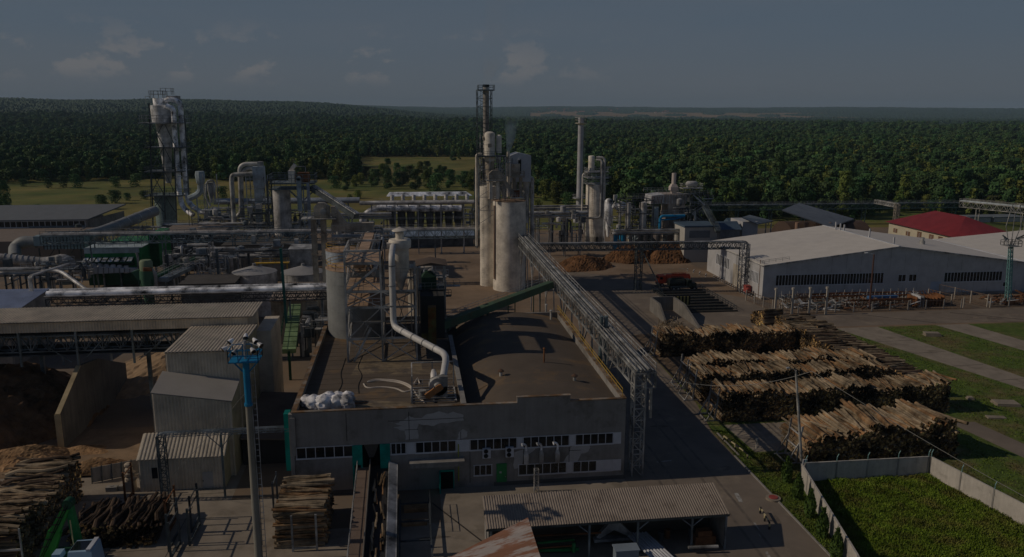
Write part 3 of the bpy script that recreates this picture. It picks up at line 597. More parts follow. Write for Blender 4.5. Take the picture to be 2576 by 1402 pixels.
for px, lab in ((1324, 'aluminium exhaust duct on the hall wall, leftmost of three, nearest the air conditioners'), (1362, 'aluminium exhaust duct on the hall wall, the middle one of three'), (1402.7, 'aluminium exhaust duct on the hall wall, rightmost of three above the lower window band')):
    x = D(px, 1150, 87.6).x; t = thing('exhaust_duct', lab, 'exhaust duct', (x, 87.7, 2.8), 'exhaust ducts on the hall wall')
    c = MB(); c.frust(x - .25, x + .25, 87.5, 87.97, 2.75, x - .28, x + .28, 87.5, 87.97, 3.9); c.frust(x - .28, x + .28, 87.5, 87.97, 3.9, x - .12, x + .12, 87.6, 87.85, 4.4); c.build('flared_hood', alu_dull, t)
    c = MB(); c.tube(bend([(x, 87.72, 4.4), (x, 87.72, 5.0), (x - .25, 87.6, 5.3), (x - .5, 87.5, 5.35)], .3), .13, 10); c.tube([(x - .42, 87.53, 5.35), (x - .6, 87.46, 5.3)], [.13, .2], 10); c.build('bent_pipe', alu, t)
# things on the roof ------------------------------------------------
for i, (px, py, s, lab) in enumerate(((790, 1022, 1.0, 'bulging white bulk bag at the left end of the row on the hall roof corner'), (816, 1024, 1.08, 'large white bulk bag, second from the left by the roof parapet'), (828, 1012, .95, 'crumpled white bulk bag behind the second one on the hall roof'),
        (848, 1022, 1.0, 'white bulk bag in the middle of the roof pile'), (851, 1008, .85, 'small white bulk bag with dark neck behind the middle of the roof pile'), (772, 1015, .8, 'slumped white bulk bag leaning out on the far left of the roof pile'), (875, 1008, .85, 'flat topped white bulk bag at the back right of the roof pile'), (873, 1022, 1.02, 'white bulk bag at the right end of the row by the parapet'))):
    p = G(px, py + 6, 9.45); g = np.random.default_rng(i + 1); b = MB(); n = 18; prof = []
    vs = []; rings = 11
    for j in range(rings):
        t_ = j / (rings - 1); z = 1.75 * s * t_; rr = s * (.82 + .12 * math.sin(t_ * 3.1)) * (1 if t_ < .72 else max(.12, 1 - ((t_ - .72) / .28) ** 1.6 * .9)) * (.82 if j == 0 else 1)
        for k in range(n):
            a = k / n * 6.283; w = rr * (1 + .10 * math.sin(a * 4 + j * .9 + i) + .07 * math.sin(a * 7 - j * 1.7) + g.normal() * .045); vs.append((p.x + w * math.cos(a), p.y + w * math.sin(a), 9.46 + z + g.normal() * .03))
    b.add(vs, [(j * n + k, j * n + (k + 1) % n, (j + 1) * n + (k + 1) % n, (j + 1) * n + k) for j in range(rings - 1) for k in range(n)] + [tuple((rings - 1) * n + k for k in range(n))])
    solo('bulk_bag', lab, 'bulk bag', b, white_bag, 'white bulk bags on the hall roof')
# fan unit on its steel frame
t = thing('extraction_fan', 'grey centrifugal fan with an orange belt guard on a steel frame on the hall roof', 'industrial fan', (5.4, 94.5, 9.45))
def rp(px, py, z=9.5): return G(px, py, z)
a, b_, c_, d_ = rp(1047, 997), rp(1168, 992), rp(1155, 940), rp(1060, 948)
m = MB()
x0, x1, y0, y1 = 2.6, 8.0, 91.6, 96.6
for x in (x0, (x0 + x1) / 2, x1): m.beam((x, y0, 9.6), (x, y1, 9.6), .16)
for k in range(6): y = y0 + (y1 - y0) * k / 5; m.beam((x0, y, 9.7), (x1, y, 9.7), .12)
m.beam((x0, y0, 9.6), (x0, y0, 10.4), .1); m.build('base_frame', light_steel, t)
m = MB(); m.tube([(5.9, 92.9, 11.0), (5.9, 94.1, 11.0)], 1.15, 22); m.box(5.3, 7.0, 92.9, 94.1, 9.7, 11.0); m.box(6.0, 7.05, 92.95, 94.05, 11.0, 12.3); m.tube([(5.9, 92.5, 11.0), (5.9, 92.9, 11.0)], [.5, .65], 16); m.build('fan_casing', light_steel, t)
m = MB(); m.prism([(4.3, 92.2, 9.9), (4.75, 92.2, 9.75), (6.5, 92.2, 11.0), (6.2, 92.2, 11.5), (5.9, 92.2, 11.5), (4.2, 92.2, 10.3)], (0, .35, 0)); m.build('belt_guard', mat('orange brown guard', (.42, .19, .07), .7, var=.2), t)
m = MB(); m.tube([(3.9, 93.2, 9.75), (3.9, 93.2, 9.9)], .55, 16); m.tube([(3.9, 93.2, 9.9), (3.9, 93.2, 10.5)], .38, 16); m.tube([(3.9, 93.2, 10.5), (3.9, 93.2, 10.58)], .5, 16); m.build('flanged_stub', light_steel, t)
m = MB(); m.tube([(5.4, 93.9, 11.8), (5.4, 94.3, 12.2), (5.4, 95.0, 12.4)], [.42, .42, .3], 12); m.build('silencer', alu_dull, t); t.location.x -= 2.7
m = MB()
for x in (2.7, 5.3, 8.0): m.beam((x, 97, 9.45), (x, 97, 12.9), .14)
m.beam((2.7, 97, 12.9), (8, 97, 12.9), .14); m.beam((2.7, 91.7, 12.9), (2.7, 97, 12.9), .14); m.beam((2.7, 91.7, 9.45), (2.7, 91.7, 12.9), .14)
m.rail([(2.7, 97.05, 9.5), (8, 97.05, 9.5)], 1.1, 1.3); solo('steel_portal', 'slim grey steel portal standing over the roof fan', 'steel frame', m, light_steel).location.x -= 2.7
# coiled white hoses, small roof vents and posts
m = MB(); pts = [rp(x, y, 9.5) for x, y in ((915, 966), (922, 978), (960, 973), (1000, 978), (1016, 988), (1040, 980), (1030, 968), (1000, 957), (940, 954), (918, 964), (950, 956), (1010, 963), (1040, 980), (1052, 1000), (1070, 1014))]
m.tube(bend(pts, 1.2, 4), .11, 7); solo('hose', 'white suction hose lying in a loop on the hall roof', 'hose', m, mat('dirty white hose', (.55, .50, .44), .8, var=.2))
m = MB(); m.tube([rp(1041, 968, 9.52) + V(0, 0, .1), rp(1050, 955, 9.5) + V(0, 0, .2), rp(1056, 966, 9.5)], .1, 7); solo('hose', 'short end of white hose beside the roof fan frame', 'hose', m, MATS['dirty white hose'])
for px, py, h, r_, lab in ((1368.5, 919, 1.9, .12, 'tall thin rusty vent pipe standing alone on the vaulted roof'), (1386, 798, 1.5, .18, 'pale capped vent pipe near the back of the vaulted roof'), (1374, 778, 1.2, .15, 'short pale vent pipe by the far end of the vaulted roof')):
    p = G(px, py, 10.1); x, y = p.x, p.y; z0 = rz(x); m = MB(); m.tube([(x, y, z0 - .05), (x, y, z0 + h)], r_, 10); m.tube([(x, y, z0 + h), (x, y, z0 + h + .06), (x, y, z0 + h + .25)], [r_ * 1.7, r_ * 1.7, .02], 10)
    solo('vent_pipe', lab, 'vent pipe', m, rust if px == 1368.5 else light_steel)
for px, py, lab in ((1445, 958, 'squat roof vent with a cap near the right side of the roof'), (1260, 948, 'small dark roof vent on the left slope of the vaulted roof')):
    p = G(px, py, 10.2); x, y = p.x, p.y; z0 = rz(x); t = thing('roof_vent', lab, 'roof vent', (x, y, z0), None)
    m = MB(); m.tube([(x, y, z0 - .05), (x, y, z0 + .6)], .2, 12); m.build('pipe', light_steel, t); m = MB(); m.tube([(x, y, z0 + .6), (x, y, z0 + .68), (x, y, z0 + .95)], [.42, .42, .06], 12); m.build('cap', mat('dark rusty cap', (.11, .065, .045), .85), t)
m = MB(); pts = [(25.2, y, 10.42) for y in (88.6, 131)]; m.rail(pts, 1.0, 2.6, .055); solo('safety_railing', 'yellow safety railing along the right edge of the hall roof', 'railing', m, yellow)
for pts, lab in (([(-6.6, 96, 9.47), (-6.9, 99, 9.47), (-6.5, 103, 9.47), (-7.4, 106.5, 9.47), (-7, 112, 9.47)], 'thin black cable lying along the left side of the hall roof'), ([(-8.9, 91.5, 9.47), (-9.4, 95, 9.47), (-8.9, 100, 9.47), (-9.5, 104, 9.47), (-9.3, 111, 9.47)], 'outer black cable lying nearest the left roof edge')):
    m = MB(); m.tube(bend(pts, 1.5), .05, 5); solo('cable', lab, 'cable', m, black, 'cables on the hall roof')
m = MB(); g = G(878, 1016, 9.45); m.beam(g, g + V(0, 0, 1.3), .1); m.beam(g + V(-.2, 0, .8), g + V(.3, 0, 1.3), .07); m.beam(g + V(0, 0, .02), g + V(2.2, .1, .02), .3, .04); solo('cable_post', 'small steel post by the parapet right of the white bags', 'post', m, rust)
# ================================================================ log stacks
def log_mesh(L, r, bend_, seed, m, n=7):
    g = random.Random(seed); mb = MB(); k = 5; P = []; Rr = []
    for i in range(k + 1):
        t = i / k; P.append((g.uniform(-1, 1) * bend_, (t - .5) * L, g.uniform(-1, 1) * bend_)); Rr.append(r * (1.08 - .22 * t) * g.uniform(.93, 1.07))
    mb.tube(P, Rr, n); mb.m[-1] = mb.m[-2] = 1
    return mb.mesh([m, wood_end], name='log')
LOGP = {}
def log_protos(key, L, r, bend_, mats, n=4):
    LOGP[key] = [log_mesh(L * (.92 + .05 * i), r * (.75 + .28 * (i % 3)), bend_, i * 7 + 1, mats[i % len(mats)]) for i in range(n)]
def stack(key, label, x0, x1, y0, y1, H, axis, protos, r, loose, group, hfun=None, single=0, sgroup=None, slabel=None, jit=.055, top_extra=1):
    """cordwood: logs lie along `axis` between the two faces; rows across the other axis. The top layer's logs are things of their own, the body is one mass."""
    g = random.Random(hash(label) % 9999 if False else len(label) * 31 + int(x0 * 7) % 97); P = LOGP[protos]; d = r * 1.82; body = MB(); singles = []
    a0, a1 = (x0, x1) if axis == 'y' else (y0, y1); mid = ((y0 + y1) if axis == 'y' else (x0 + x1)) / 2; span = a1 - a0; nc = int(span / d)
    def place(a, z, tilt, off, pi):
        pr = P[pi]
        if axis == 'y': M_ = Matrix.Translation((a, mid + off, z)) @ Matrix.Rotation(tilt[0], 4, 'Z') @ Matrix.Rotation(tilt[1], 4, 'X')
        else: M_ = Matrix.Translation((mid + off, a, z)) @ Matrix.Rotation(math.pi / 2 * (1 if tilt[2] else -1) + tilt[0], 4, 'Z') @ Matrix.Rotation(tilt[1], 4, 'X')
        return M_, pr
    tops = []
    for c in range(nc):
        a = a0 + (c + .5) * d; h = H * (hfun((c + .5) / nc) if hfun else 1) ; rows = max(1, int((h + g.uniform(-.25, .25)) / (r * 1.75)))
        for k in range(rows):
            aa = a + (.5 * d if k % 2 else 0) + g.uniform(-.25, .25) * r; z = r + k * r * 1.72
            near_top = k >= rows - 2
            tl = (g.gauss(0, jit * (1.4 if near_top else .35)), g.gauss(0, .02 if near_top else .006), g.random() < .5); M_, pr = place(aa, z, tl, g.uniform(-.2, .2), g.randrange(len(P)))
            if k == rows - 1 : tops.append((M_, pr, aa))
            else: body_add(body, pr, M_, near_top or k % 1 == 0)
        for _ in range(top_extra):
            if g.random() < .6: M_, pr = place(a + g.uniform(-d, d), r + rows * r * 1.7, (g.gauss(0, .16), g.gauss(0, .035), g.random() < .5), g.uniform(-.5, .5), g.randrange(len(P))); tops.append((M_, pr, a))
    if single and len(tops) > single: idx = set(g.sample(range(len(tops)), single))
    else: idx = set(range(len(tops))) if single else set()
    for i, (M_, pr, aa) in enumerate(tops):
        if i in idx:
            o = bpy.data.objects.new('log', pr); COL.objects.link(o); o.matrix_world = M_; tag(o, slabel, 'log', sgroup)
        else: body_add(body, pr, M_, True)
    ms = list(P[0].materials); 
    o = solo('stacked_logs', label, 'log stack', body, [LOGP[protos][0].materials[0], wood_end, LOGP[protos][1].materials[0], LOGP[protos][2].materials[0]], group, kind='stuff')
    return o
LC = {}
def body_add(body, me, M_, full):
    if me.name not in LC:
        co = np.empty(len(me.vertices) * 3); me.vertices.foreach_get('co', co); LC[me.name] = (co.reshape(-1, 3), [tuple(p.vertices) for p in me.polygons], [p.material_index for p in me.polygons])
    co, fs, mi = LC[me.name]; A = np.array(M_)[:3, :3]; t = np.array(M_)[:3, 3]; o = len(body.v)
    body.v.extend(map(tuple, co @ A.T + t)); body.f.extend(tuple(i + o for i in f) for f in fs)
    mat_i = me.materials[0].name; k = BARKS.get(mat_i, 0); body.m.extend([1 if m_ == 1 else k for m_ in mi])
BARKS = {}
def reg(key):
    ms = [p.materials[0].name for p in LOGP[key]]; BARKS.clear(); BARKS[ms[0]] = 0; BARKS.setdefault(ms[1], 2); BARKS.setdefault(ms[2], 3)
bark_dark = mat('dark and shade toned bark', (.12, .085, .06), .9, 0, .5, .9)  # plain dark bark in mixed stacks; stands in for shade on the low stack
log_protos('small', 4.6, .14, .05, [bark, bark_orange, bark_pale, bark]); log_protos('big', 7.2, .22, .07, [bark_pale, bark, bark_orange, bark_pale])
log_protos('oak', 6.2, .17, .14, [bark, bark_dark, bark_pale, bark]); log_protos('short', 5.0, .16, .05, [bark_orange, bark, bark_pale, bark_orange])
log_protos('dark', 6.2, .17, .14, [bark_dark, mat('shaded dark bark', (.07, .05, .037), .9, 0, .5, .9), bark_dark, bark_dark]); log_protos('grey', 4.2, .15, .04, [bark_pale, bark, bark_dark, bark_pale])  # first set is darkened to put the neighbouring stack's shade into the bark
G_ = 'log stacks beside the road'
wob = lambda s: (lambda t: 1 + .06 * math.sin(t * 13 + s) + .05 * math.sin(t * 31 + s * 2))
reg('big'); stack('D', 'nearest log stack, of thick pale logs, just behind the concrete fence corner', 49.5, 70.3, 88.6, 95.9, 4.3, 'y', 'big', .2, 1, G_, lambda t: (.72 + .38 * min(1, t * 2.2)) * (1.05 + .08 * math.sin(t * 17)), 70, 'logs on top of the nearest stack', 'thick pale log lying on top of the nearest stack behind the fence corner')
reg('small'); stack('C', 'long log stack behind the nearest one, its dark end face full of sawn ends, ending at the grass shadow', 44.3, 80, 103.6, 108.4, 4.6, 'y', 'small', .145, 1, G_, wob(1), 80, 'logs on top of the second stack', 'slim brown log lying on top of the long second stack from the fence')
stack('B1', 'third log stack from the fence, the front one of a close pair', 44.2, 76, 112.2, 116.9, 4.5, 'y', 'small', .145, 1, G_, wob(3), 50, 'logs on top of the third stack', 'brown log lying on top of the third stack from the fence')
stack('B2', 'fourth log stack, the rear one of the close pair', 44.8, 76.4, 117.5, 122.2, 4.7, 'y', 'small', .145, 1, G_, wob(5), 0)
stack('A', 'farthest cross log stack with reddish tops, meeting the long side row', 45.2, 71.4, 135.3, 140, 4.4, 'y', 'small', .145, 1, G_, wob(7), 0)
reg('grey'); stack('E1', 'inner side row of short logs with round pale ends turned left', 72.2, 76.8, 122.4, 146, 4.3, 'x', 'grey', .14, 1, G_, wob(2), 0)
stack('E2', 'outer side row of grey logs sloping down along the grass', 77.4, 81.8, 109.8, 150, 3.4, 'x', 'grey', .14, 1, G_, wob(4), 0)
stack('F', 'short heap of pale logs at the far end of the log yard, near the fence with white posts', 72.5, 77, 151.6, 157.6, 4.1, 'x', 'grey', .14, 1, G_, lambda t: 1 - .5 * t, 0)
# end racks of the stacks
def rack(x, y0, y1, h, label, lean=.5):
    t = thing('stack_rack', label, 'log rack', (x, (y0 + y1) / 2, 0), 'grey end racks of the log stacks')
    for y in (y0, y1):
        m = MB(); m.beam((x, y, 0), (x + lean, y, h), .2, .16); m.beam((x - 1.3, y, 0), (x + .2, y, h * .55), .14); m.beam((x - 1.5, y, .08), (x + 1, y, .08), .18); m.build('upright', light_steel, t)
    for z in (.3, h * .4, h * .75): k = z / h * lean; MB().beam((x + k, y0, z), (x + k, y1, z), .13).build('cross_bar', light_steel, t)
    MB().beam((x - 1.2, y0, .1), (x - 1.2, y1, .1), .12).build('cross_bar', light_steel, t)
rack(43.6, 104.4, 107.4, 5, 'grey steel rack holding the left end of the second log stack'); rack(43.4, 113, 116, 5, 'grey steel rack holding the left end of the third log stack'); rack(43.9, 118.2, 121.2, 5, 'grey steel rack holding the left end of the fourth log stack')
rack(44.4, 136, 139, 4.8, 'grey steel rack at the left end of the farthest cross stack'); rack(48.6, 89.4, 92.4, 5, 'grey steel rack beside the lamp pole, holding the nearest log stack')
# ---------------------------------------------------------------- stacks on the left and in front of the hall
reg('oak'); stack('L1', 'big stack of crooked dark logs at the left edge behind the green crane', -44.6, -38.2, 75.6, 91.2, 4.8, 'x', 'oak', .19, 1, 'log stacks on the left yard', lambda t: .97 + .08 * math.sin(t * 9), 45, 'crooked logs on top of the left stack', 'crooked bark covered log on top of the big left stack', .06)
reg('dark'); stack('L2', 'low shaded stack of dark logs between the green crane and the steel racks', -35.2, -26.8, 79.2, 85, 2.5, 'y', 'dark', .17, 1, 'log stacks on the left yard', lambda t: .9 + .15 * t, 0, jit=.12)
reg('short'); stack('L3', 'tall square stack of orange brown pine logs left of the log conveyor', -14.1, -9.3, 76.6, 84.6, 4.1, 'x', 'short', .17, 1, 'log stacks on the left yard', lambda t: .98 + .05 * math.sin(t * 8), 40, 'pine logs on top of the square stack', 'orange brown pine log on top of the square stack left of the conveyor', .05)
def bunk(x, y, w, h, label, mt, axis='x', z0=0):
    t = thing('log_bunk', label, 'log rack', (x, y, 0), 'steel log bunks on the left yard')
    for s in (-1, 1):
        p = V(x + s * w / 2, y, z0) if axis == 'x' else V(x, y + s * w / 2, z0); m = MB(); m.beam(p, p + V(0, 0, h), .2, .16); m.build('upright', mt, t)
    a, b = (V(x - w / 2, y, .35), V(x + w / 2, y, .35)) if axis == 'x' else (V(x, y - w / 2, .35), V(x, y + w / 2, .35)); m = MB(); m.beam(a, b, .2)
    m.build('cross_bar', mt, t)
    if axis == 'y': MB().beam(a + V(0, 0, h - .8), b + V(0, 0, h - .8), .1).build('top_bar', mt, t)
bunk(-11.2, 75.9, 2.4, 4.0, 'pale grey steel bunk standing in front of the square log stack', light_steel)
bunk(-15.4, 84.5, 2.6, 4.3, 'dark steel bunk with a foot at the back left of the square log stack', dark_steel, 'y')
for i, (x, y, w, lab) in enumerate(((-25.9, 82.2, 3.4, 'rusty bunk at the right end of the shaded stack, rear left of the group'), (-24.9, 79.2, 3.6, 'steel bunk in the middle of the group right of the shaded stack'), (-24.2, 77.2, 3.2, 'nearest bunk of the group right of the shaded stack'), (-23.1, 80.4, 4.2, 'outer bunk with long shadows on the bare concrete'), (-23.6, 82.6, 3.0, 'rear outer bunk of the group, close to the corrugated store'), (-32.6, 89.6, 2.6, 'lone dark steel bunk standing in front of the low concrete wall'))):
    bunk(x, y, w, 4.2 if i < 5 else 4.0, lab, rust if i in (0, 5) else dark_steel, 'y')
# ---------------------------------------------------------------- log conveyor into the hall
t = thing('log_conveyor', 'inclined steel trough conveyor with logs running up into the teal intake of the hall', 'conveyor', (-5.6, 79, 0))
def cz(y): return 1.3 + (y - 66) / 22 * 2.1
y0, y1 = 62., 88.6; xl, xr = -5.0, -2.9
m = MB(); m.add([(xl, y0, cz(y0) - .35), (xr, y0, cz(y0) - .35), (xr, y1, cz(y1) - .35), (xl, y1, cz(y1) - .35)], [(0, 1, 2, 3)]); m.build('trough_floor', mat('black greasy steel', (.03, .03, .032), .6), t)
m = MB(); m.beam((xl - .06, y0, cz(y0) + .1), (xl - .06, y1, cz(y1) + .1), .1, .95); m.beam((xl - .1, y0, cz(y0) - .6), (xl - .1, y1, cz(y1) - .6), .2, .3); m.build('side_plate', mat('brownish steel plate', (.22, .19, .165), .7, .1), t)
m = MB(); m.beam((xr + .06, y0, cz(y0) + .1), (xr + .06, y1, cz(y1) + .1), .1, .95); m.add([(xr + .1, y0, cz(y0) + .55), (xr + 1.0, y0, cz(y0) + .2), (xr + 1.0, y1 - 1, cz(y1) + .2), (xr + .1, y1 - 1, cz(y1) + .55)], [(0, 1, 2, 3)]); m.beam((xr + 1.0, y0, cz(y0) - .1), (xr + 1.0, y1 - 1, cz(y1) - .1), .08, .65); m.build('side_plate', steel, t)
m = MB(); m.beam((xl - .85, y0, cz(y0) - .25), (xl - .85, y1 - .6, cz(y1) - .25), 1.3, .08); m.build('walkway', mat('rust brown chequer plate', (.20, .15, .12), .8), t)
m = MB(); n = 13
for i in range(n + 1):
    y = y0 + (y1 - 1 - y0) * i / n; m.beam((xl - 1.5, y, cz(y) - .25), (xl - 1.5, y, cz(y) + .9), .06)
for k in (.45, .9): m.beam((xl - 1.5, y0, cz(y0) + k), (xl - 1.5, y1 - 1, cz(y1) + k), .06)
m.build('handrail', light_steel, t)
for y in (66, 72, 78, 84):
    m = MB(); m.beam((xl - .6, y, 0), (xl - .6, y, cz(y) - .6), .2); m.beam((xr + .6, y, 0), (xr + .6, y, cz(y) - .5), .2); m.beam((xl - .6, y, cz(y) - .7), (xr + .6, y, cz(y) - .7), .18); m.build('leg', dark_steel, t)
g = random.Random(4); reg('short')
for i in range(24):
    y = g.uniform(68, 86); x = g.uniform(xl + .4, xr - .3); o = bpy.data.objects.new('log', LOGP['short'][i % 4]); COL.objects.link(o); o.scale = (.62, .5, .62); o.location = (x, y, cz(y) - .2 + g.random() * .18); o.rotation_euler = (R_(5.4), 0, g.gauss(0, .09)); tag(o, 'short debarked log riding in the trough of the conveyor', 'log', 'logs riding up the conveyor')
# lower transfer frame to the right of the conveyor
m = MB()
for y in (67, 71, 75, 79, 83): m.beam((-1.6, y, .9), (1.6, y, .9), .16); m.beam((-1.6, y, 0), (-1.6, y, .9), .14); m.beam((1.6, y, 0), (1.6, y, .9), .14)
m.beam((-1.6, 62, .9), (-1.6, 84, .9), .16); m.beam((1.6, 62, .9), (1.6, 84, .9), .16); m.rail([(1.7, 78, .9), (1.7, 84, .9)], 1.1, 2)
solo('transfer_table', 'low steel transfer frame on the ground right of the log conveyor', 'steel frame', m, dark_steel)
m = MB(); m.box(-1.2, 1.4, 82.5, 84, .02, .5); m.box(-1.4, 1.3, 79.5, 80.6, .02, .3); solo('sawdust_heap', 'thin sawdust drift between the bars right of the conveyor', 'sawdust', m, chips, kind='stuff')
# ---------------------------------------------------------------- floodlight mast
t = thing('floodlight_mast', 'tall concrete mast with a bright blue top platform carrying floodlights', 'light mast', (-15.7, 74.2, 0))
x, y = -15.5, 74.4; zt = D(628, 905, y).z; zb = D(630, 1020, y).z
m = MB(); m.tube([(x, y, 0), (x, y, zb)], [.4, .3], 18); m.build('concrete_shaft', mat('grey concrete shaft', (.27, .265, .23), .9, var=.15, streak=.2), t)
m = MB(); m.tube([(x, y, zb), (x, y, zt)], .31, 16); m.tube([(x, y, zb), (x, y, zb + .25)], .4, 16); m.build('blue_shaft', blue, t)
m = MB(); m.box(x - 1.35, x + 1.35, y - 1.1, y + 1.1, zt, zt + .1); c4 = [(x - 1.35, y - 1.1, zt), (x + 1.35, y - 1.1, zt), (x + 1.35, y + 1.1, zt), (x - 1.35, y + 1.1, zt)]; m.rail(c4, 1.2, 1, .07, True)
m.beam((x - 1.3, y, zt), (x, y, zt - 1.5), .12); m.beam((x + 1.3, y, zt), (x, y, zt - 1.5), .12); m.build('platform', blue, t)
m = MB(); m.tube([(x, y, zt), (x, y, zt + 1.9)], .12, 8); m.beam((x - 1.5, y - .9, zt + 1.5), (x - .2, y + .2, zt + 1.7), .08); m.beam((x + .2, y + .2, zt + 1.7), (x + 1.5, y - .7, zt + 1.5), .08); m.build('lamp_bracket', steel, t)
for dx, dy, dz in ((-1.6, -.9, 1.4), (-1.1, -.5, 2.0), (-.7, -1.0, 1.1), (.1, .3, 2.2), (1.0, -.2, 1.9), (1.5, -.6, 1.6), (.9, -1, 1.2)):
    m = MB(); c = V(x + dx, y + dy, zt + dz); d_ = V(dx, -1.2, -.9).normalized(); m.tube([c - d_ * .3, c - d_ * .1, c + d_ * .22], [.12, .2, .28], 10); o = m.build('floodlight', alu, t); m = MB(); m.tube([c + d_ * .225, c + d_ * .24], .25, 10); m.build('lamp_glass', glass, o)
m = MB(); m.ladder(x + .55, y, .5, zt, .4); m.build('ladder', steel, t)
m = MB(); m.tube([(x + .48, y - .3, 2), (x + .52, y - .3, 9), (x + .45, y - .3, zb)], .03, 5); m.build('cable', black, t)
# ---------------------------------------------------------------- stepped corrugated store on the left
def side_box(name, label, x0, x1, y0, y1, zf_l, zf_r, zb_l, zb_r, zbase=0, ribs_roof=True, over=.25, wall_m=None, extra=None):
    t = thing(name, label, 'store', ((x0 + x1) / 2, y0, zbase), 'stepped corrugated sheds on the left'); wm = wall_m or beige
    m = MB()
    n = max(1, int((x1 - x0) / .38)); vs = []
    for i in range(n):
        for a, h in ((0, 0), (.3, 0), (.45, 1), (.85, 1)):
            k = (i + a) / n; xx = x0 + (x1 - x0) * k; zt_ = zf_l + (zf_r - zf_l) * k; vs += [(xx, y0 - h * .08, zbase), (xx, y0 - h * .08, zt_)]
    vs += [(x1, y0, zbase), (x1, y0, zf_r)]; m.add(vs, [(2 * i, 2 * i + 2, 2 * i + 3, 2 * i + 1) for i in range(len(vs) // 2 - 1)])
    m.build('front_wall', wm, t)
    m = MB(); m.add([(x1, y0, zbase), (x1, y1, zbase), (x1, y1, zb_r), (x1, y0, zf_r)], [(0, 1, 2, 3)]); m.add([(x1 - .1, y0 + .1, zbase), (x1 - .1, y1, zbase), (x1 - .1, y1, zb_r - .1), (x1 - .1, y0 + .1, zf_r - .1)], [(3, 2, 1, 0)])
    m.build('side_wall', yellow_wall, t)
    m = MB(); m.add([(x0, y0, zbase), (x0, y1, zbase), (x0, y1, zb_l), (x0, y0, zf_l)], [(3, 2, 1, 0)]); m.add([(x0, y1, zbase), (x1, y1, zbase), (x1, y1, zb_r), (x0, y1, zb_l)], [(3, 2, 1, 0)]); m.build('side_wall', wm, t)
    m = MB()
    if ribs_roof: m.corr((x0 - .1, y0 - over, zf_l + .08), (1, 0, (zf_r - zf_l) / (x1 - x0)), (0, y1 - y0 + over, zb_l - zf_l), x1 - x0 + .3, .42, .11)
    else: m.prism([(x0 - .05, y0 - .1, zf_l + .06), (x1 + .1, y0 - .1, zf_r + .06), (x1 + .1, y0 - .1, zf_r + .16), (x0 - .05, y0 - .1, zf_l + .16)], (0, y1 - y0 + .1, zb_l - zf_l))
    m.build('roof', beige if ribs_roof else mat('plain grey beige roof sheet', (.36, .34, .31), .7, var=.08, scale=.4), t)
    return t
t = side_box('store', 'lowest of the stepped sheds, with a small dark window and a door', -32, -22.3, 91.5, 94.5, 3.95, 3.95, 5.95, 5.95)
m = MB(); a = Q(565, 1187, 590, 1205, 91.4) if 0 else Q(382, 1177, 396.5, 1204, 91.4); m.box(a[0], a[1], 91.38, 91.44, a[2], a[3]); m.build('window', glass, t)
a = Q(511, 1204, 537, 1237, 91.4); m = MB(); m.box(a[0], a[1], 91.38, 91.44, .1, 2.1); o = m.build('door', mat('pale grey door', (.42, .42, .41), .7), t); m = MB(); m.box(a[0], a[0] + .1, 91.3, 91.379, .95, 1.1); m.build('door_handle', dark_steel, o)
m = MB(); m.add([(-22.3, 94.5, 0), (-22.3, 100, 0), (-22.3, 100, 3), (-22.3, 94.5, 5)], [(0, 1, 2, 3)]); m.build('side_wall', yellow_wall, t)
side_box('store', 'middle of the stepped sheds, with a plain smooth roof', -30.8, -21.7, 94.6, 99.6, 11.0, 9.55, 12.0, 10.6, ribs_roof=False)
side_box('store', 'topmost of the stepped sheds, with a ribbed roof', -30.4, -21.6, 99.7, 112.2, 14.45, 14.45, 13.95 + .4, 13.95 + .4)
bpy.data.objects[-1] if 0 else None
t = thing('low_shed', 'low dark roofed shed in the shade between the stepped sheds and the hall', 'shed', (-18, 98, 0)); MB().box(-21.4, -14.6, 97.5, 112, 0, 3.3).build('wall', mat('dark shed wall', (.05, .05, .05), .9), t); MB().prism([(-21.5, 97, 3.62), (-14.4, 97, 3.2), (-14.4, 97, 3.35), (-21.5, 97, 3.8)], (0, 15.5, .6)).build('roof', mat('dusty brown felt', (.16, .13, .105), .9), t)  # wall colour made near black to carry the stepped sheds' shadow
# ---------------------------------------------------------------- long conveyor gallery
t = thing('conveyor_gallery', 'long beige corrugated gallery with a ribbed lean-to roof over an open steel conveyor', 'conveyor gallery', (-50, 114, 0))
XL, XR, YF, YB_ = -92, -22, 112.6, 120.4; zE = 15.55; zR = D(640, 762, YB_).z
m = MB(); m.corr((XL, YF, 14.15), (1, 0, 0), (0, 0, zE - 14.15), XR - XL - .8, .38, .07); m.build('front_wall', beige, t)
m = MB(); m.corr((XL, YF - .35, zE + .05), (1, 0, 0), (0, YB_ - YF + .35, zR - zE), XR - XL, .42, .11); m.build('roof', beige, t)
m = MB(); m.box(XR - .9, XR - .8, YF + .1, YB_, 9.8, zE); m.box(XL, XR - .8, YB_, YB_ + .1, 11, zR - .1); m.build('back_wall', beige, t)
m = MB(); m.box(-22, -19.9, 113.5, 122, 0, 13.2); m.build('end_bay', beige, t)
m = MB(); m.girder((XL, 114, 11.2), (-31, 114, 11.2), 1.4, 2.2, 26, .16, .09); m.girder((XL, 117.5, 10.4), (-31, 117.5, 10.4), 2, 2.8, 18, .2, .12); m.build('truss', blue_steel, t)
m = MB(); m.box(XL, -31, 113.5, 118.3, 13.5, 13.6); m.box(XL, -31, 113.2, 118.5, 10.6, 10.75); m.build('belt', dark_steel, t)
for x in (-83, -75.6, -68.2, -60.8, -53.4, -46, -38.6):
    m = MB(); m.beam((x, 113, 9.2), (x, 113, 14.1), .26); m.build('post', blue_steel, t)
for x in (-75.6, -53.4, -38.6): m = MB(); m.beam((x, 119, 0), (x, 119, 13), .5); m.build('leg', blue_steel, t)
